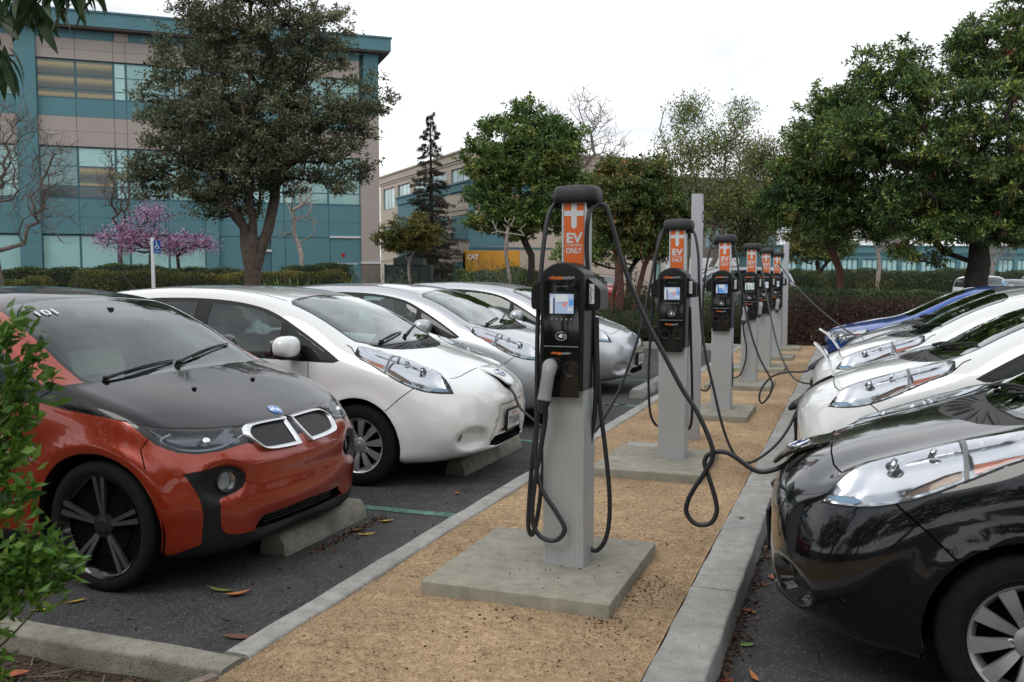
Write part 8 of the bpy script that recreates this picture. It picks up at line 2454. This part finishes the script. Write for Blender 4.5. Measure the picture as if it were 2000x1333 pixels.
# ends of the twigs (world), each with the height where it leaves the bush
TW = [(-1.935, 1.735, 1.500), (-1.960, 1.70, 1.46), (-1.900, 1.75, 1.425), (-1.915, 1.74, 1.380), (-1.868, 1.748, 1.345), (-1.930, 1.72, 1.330), (-1.95, 1.73, 1.29), (-1.915, 1.72, 1.255), (-1.955, 1.70, 1.21), (-1.925, 1.71, 1.175), (-1.975, 1.70, 1.14),
      (-1.905, 1.715, 1.075), (-1.955, 1.70, 1.055), (-1.985, 1.69, 1.02), (-1.895, 1.712, .965), (-1.845, 1.729, .945), (-1.795, 1.742, .893), (-1.825, 1.73, .915), (-1.860, 1.72, .868), (-1.900, 1.70, .890), (-1.935, 1.69, .915), (-1.945, 1.69, .860), (-1.965, 1.68, .815), (-1.975, 1.67, .77), (-1.965, 1.665, .655), (-1.985, 1.66, .60)]
LM = [one_leaf_mesh(.046, .022, .22, .22), one_leaf_mesh(.040, .019, .3, .10), one_leaf_mesh(.052, .024, .15, .3)]
DM = [one_leaf_mesh(.055, .024, .2, .35), one_leaf_mesh(.05, .022, .25, .2)]
r9 = np.random.default_rng(9); stems = MB(); n_leaf = 0
for i, t in enumerate(TW):
    tip = np.array(t); root_ = np.array([-2.30 + r9.normal() * .08, 1.60 + r9.normal() * .06, max(.1, t[2] - r9.uniform(.20, .42))])
    mid = (tip + root_) / 2 + np.array([0, 0, -.05]); pts = crom([root_, mid, tip], 7)
    stems.tube(np.concatenate([[BO + [r9.normal() * .03, r9.normal() * .03, 0]], pts]) - BO, np.linspace(.006, .0012, len(pts) + 1), 5)
    L_ = 0; seg = np.linalg.norm(np.diff(pts, axis=0), axis=1); cum = np.concatenate([[0], np.cumsum(seg)]); tot = cum[-1]
    s = tot; k = 0
    while s > tot * .30 and k < 5 and n_leaf < 296:
        p = np.array([np.interp(s, cum, pts[:, a]) for a in range(3)]); d = pts[-1] - pts[-4]; d /= np.linalg.norm(d)
        side = np.cross(d, [0, 0, 1]); side /= np.linalg.norm(side); up = np.cross(side, d); a0 = k * 1.4 + i
        young = s > tot * .72
        for sg in ((1, -1) if k else (1, -1, 0)):
            q = side * math.cos(a0) + up * math.sin(a0)
            dd = d * (.75 if young else .45) + q * sg * .7 + np.array([0, 0, .25 if young else -.1]) + r9.normal(size=3) * .15
            me = (LM if young else DM)[int(r9.integers(0, 3 if young else 2))]
            o = setm(link('leaf', me, bush), M['lf_near'] if (young and r9.random() < .8) else M['lf_near_dark']); o.location = tuple(p - BO); o.rotation_euler = aim(dd, r9.uniform(-.7, .7))
            sc = (.75 if k == 0 else 1.0) * r9.uniform(.8, 1.15); o.scale = (sc, sc, sc); n_leaf += 1
        s -= .020 + .006 * k; k += 1
Cx = []
for t in TW:
    q = np.array(t) - BO
    for _ in range(46): Cx.append(q + np.array([-.05, -.01, -.05]) * r9.uniform(.3, 2.2) + r9.normal(size=3) * [.022, .02, .030])
Cx = np.array(Cx); V_, F_ = leaf_cards(r9, Cx, rand_dirs(r9, len(Cx)) * .6 + np.array([.6, .1, .35]), .042, .019, fold=.18); leaf_obj('small_leaves', V_, F_, M['lf_near'], bush, 'stuff')
stems.build('stems', M['green_stem'], bush, angle=180)
# the body of the bush, left of the picture's edge
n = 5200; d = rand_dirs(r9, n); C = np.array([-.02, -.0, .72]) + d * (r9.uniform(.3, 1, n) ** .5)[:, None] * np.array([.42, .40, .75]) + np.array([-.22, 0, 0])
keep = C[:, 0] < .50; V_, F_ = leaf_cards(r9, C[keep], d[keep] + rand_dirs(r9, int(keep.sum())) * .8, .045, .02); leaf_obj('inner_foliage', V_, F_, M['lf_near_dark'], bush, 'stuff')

tr = empty('overhanging_tree', (-4.6, 1.2, 0)); tag(tr, 'tree outside the left edge whose long dark leaves hang into the top left corner', 'tree', None)
TO = np.array([-4.6, 1.2, 0])
m = MB(); m.tube(crom([(0, 0, 0), (.05, .05, 1.5), (.2, .2, 2.6), (.6, .5, 3.3)], 5), np.linspace(.11, .05, 16), 9)
ends = [(-2.50, 2.56, 2.66), (-2.62, 2.50, 2.60), (-2.70, 2.48, 2.58), (-2.80, 2.44, 2.53), (-2.56, 2.54, 2.60), (-2.78, 2.45, 2.36), (-2.66, 2.5, 2.66)]
for e in ends: m.tube(crom([(.6, .5, 3.3), (1.2, .85, 3.3), tuple(np.array(e) - TO + [-.15, -.1, .28]), tuple(np.array(e) - TO)], 6), np.linspace(.03, .003, 19), 5)
m.build('trunk', M['bark_brown'], tr, angle=180)
BL_ = [one_leaf_mesh(.15, .036, .15, .25, n=7), one_leaf_mesh(.13, .032, .2, .4, n=7), one_leaf_mesh(.11, .030, .2, .2, n=7)]
for i, e in enumerate(ends):
    for k in range(13 if i != 5 else 11):
        a = r9.uniform(0, 6.28); dd = np.array([math.cos(a) * .75, math.sin(a) * .75, -.55 - .5 * r9.random()])
        o = setm(link('leaf', BL_[k % 3], tr), M['lf_over']) if 'lf_over' in M else None
        o.location = tuple(np.array(e) - TO + r9.normal(size=3) * [.02, .02, .03]); o.rotation_euler = aim(dd, r9.uniform(-1, 1))
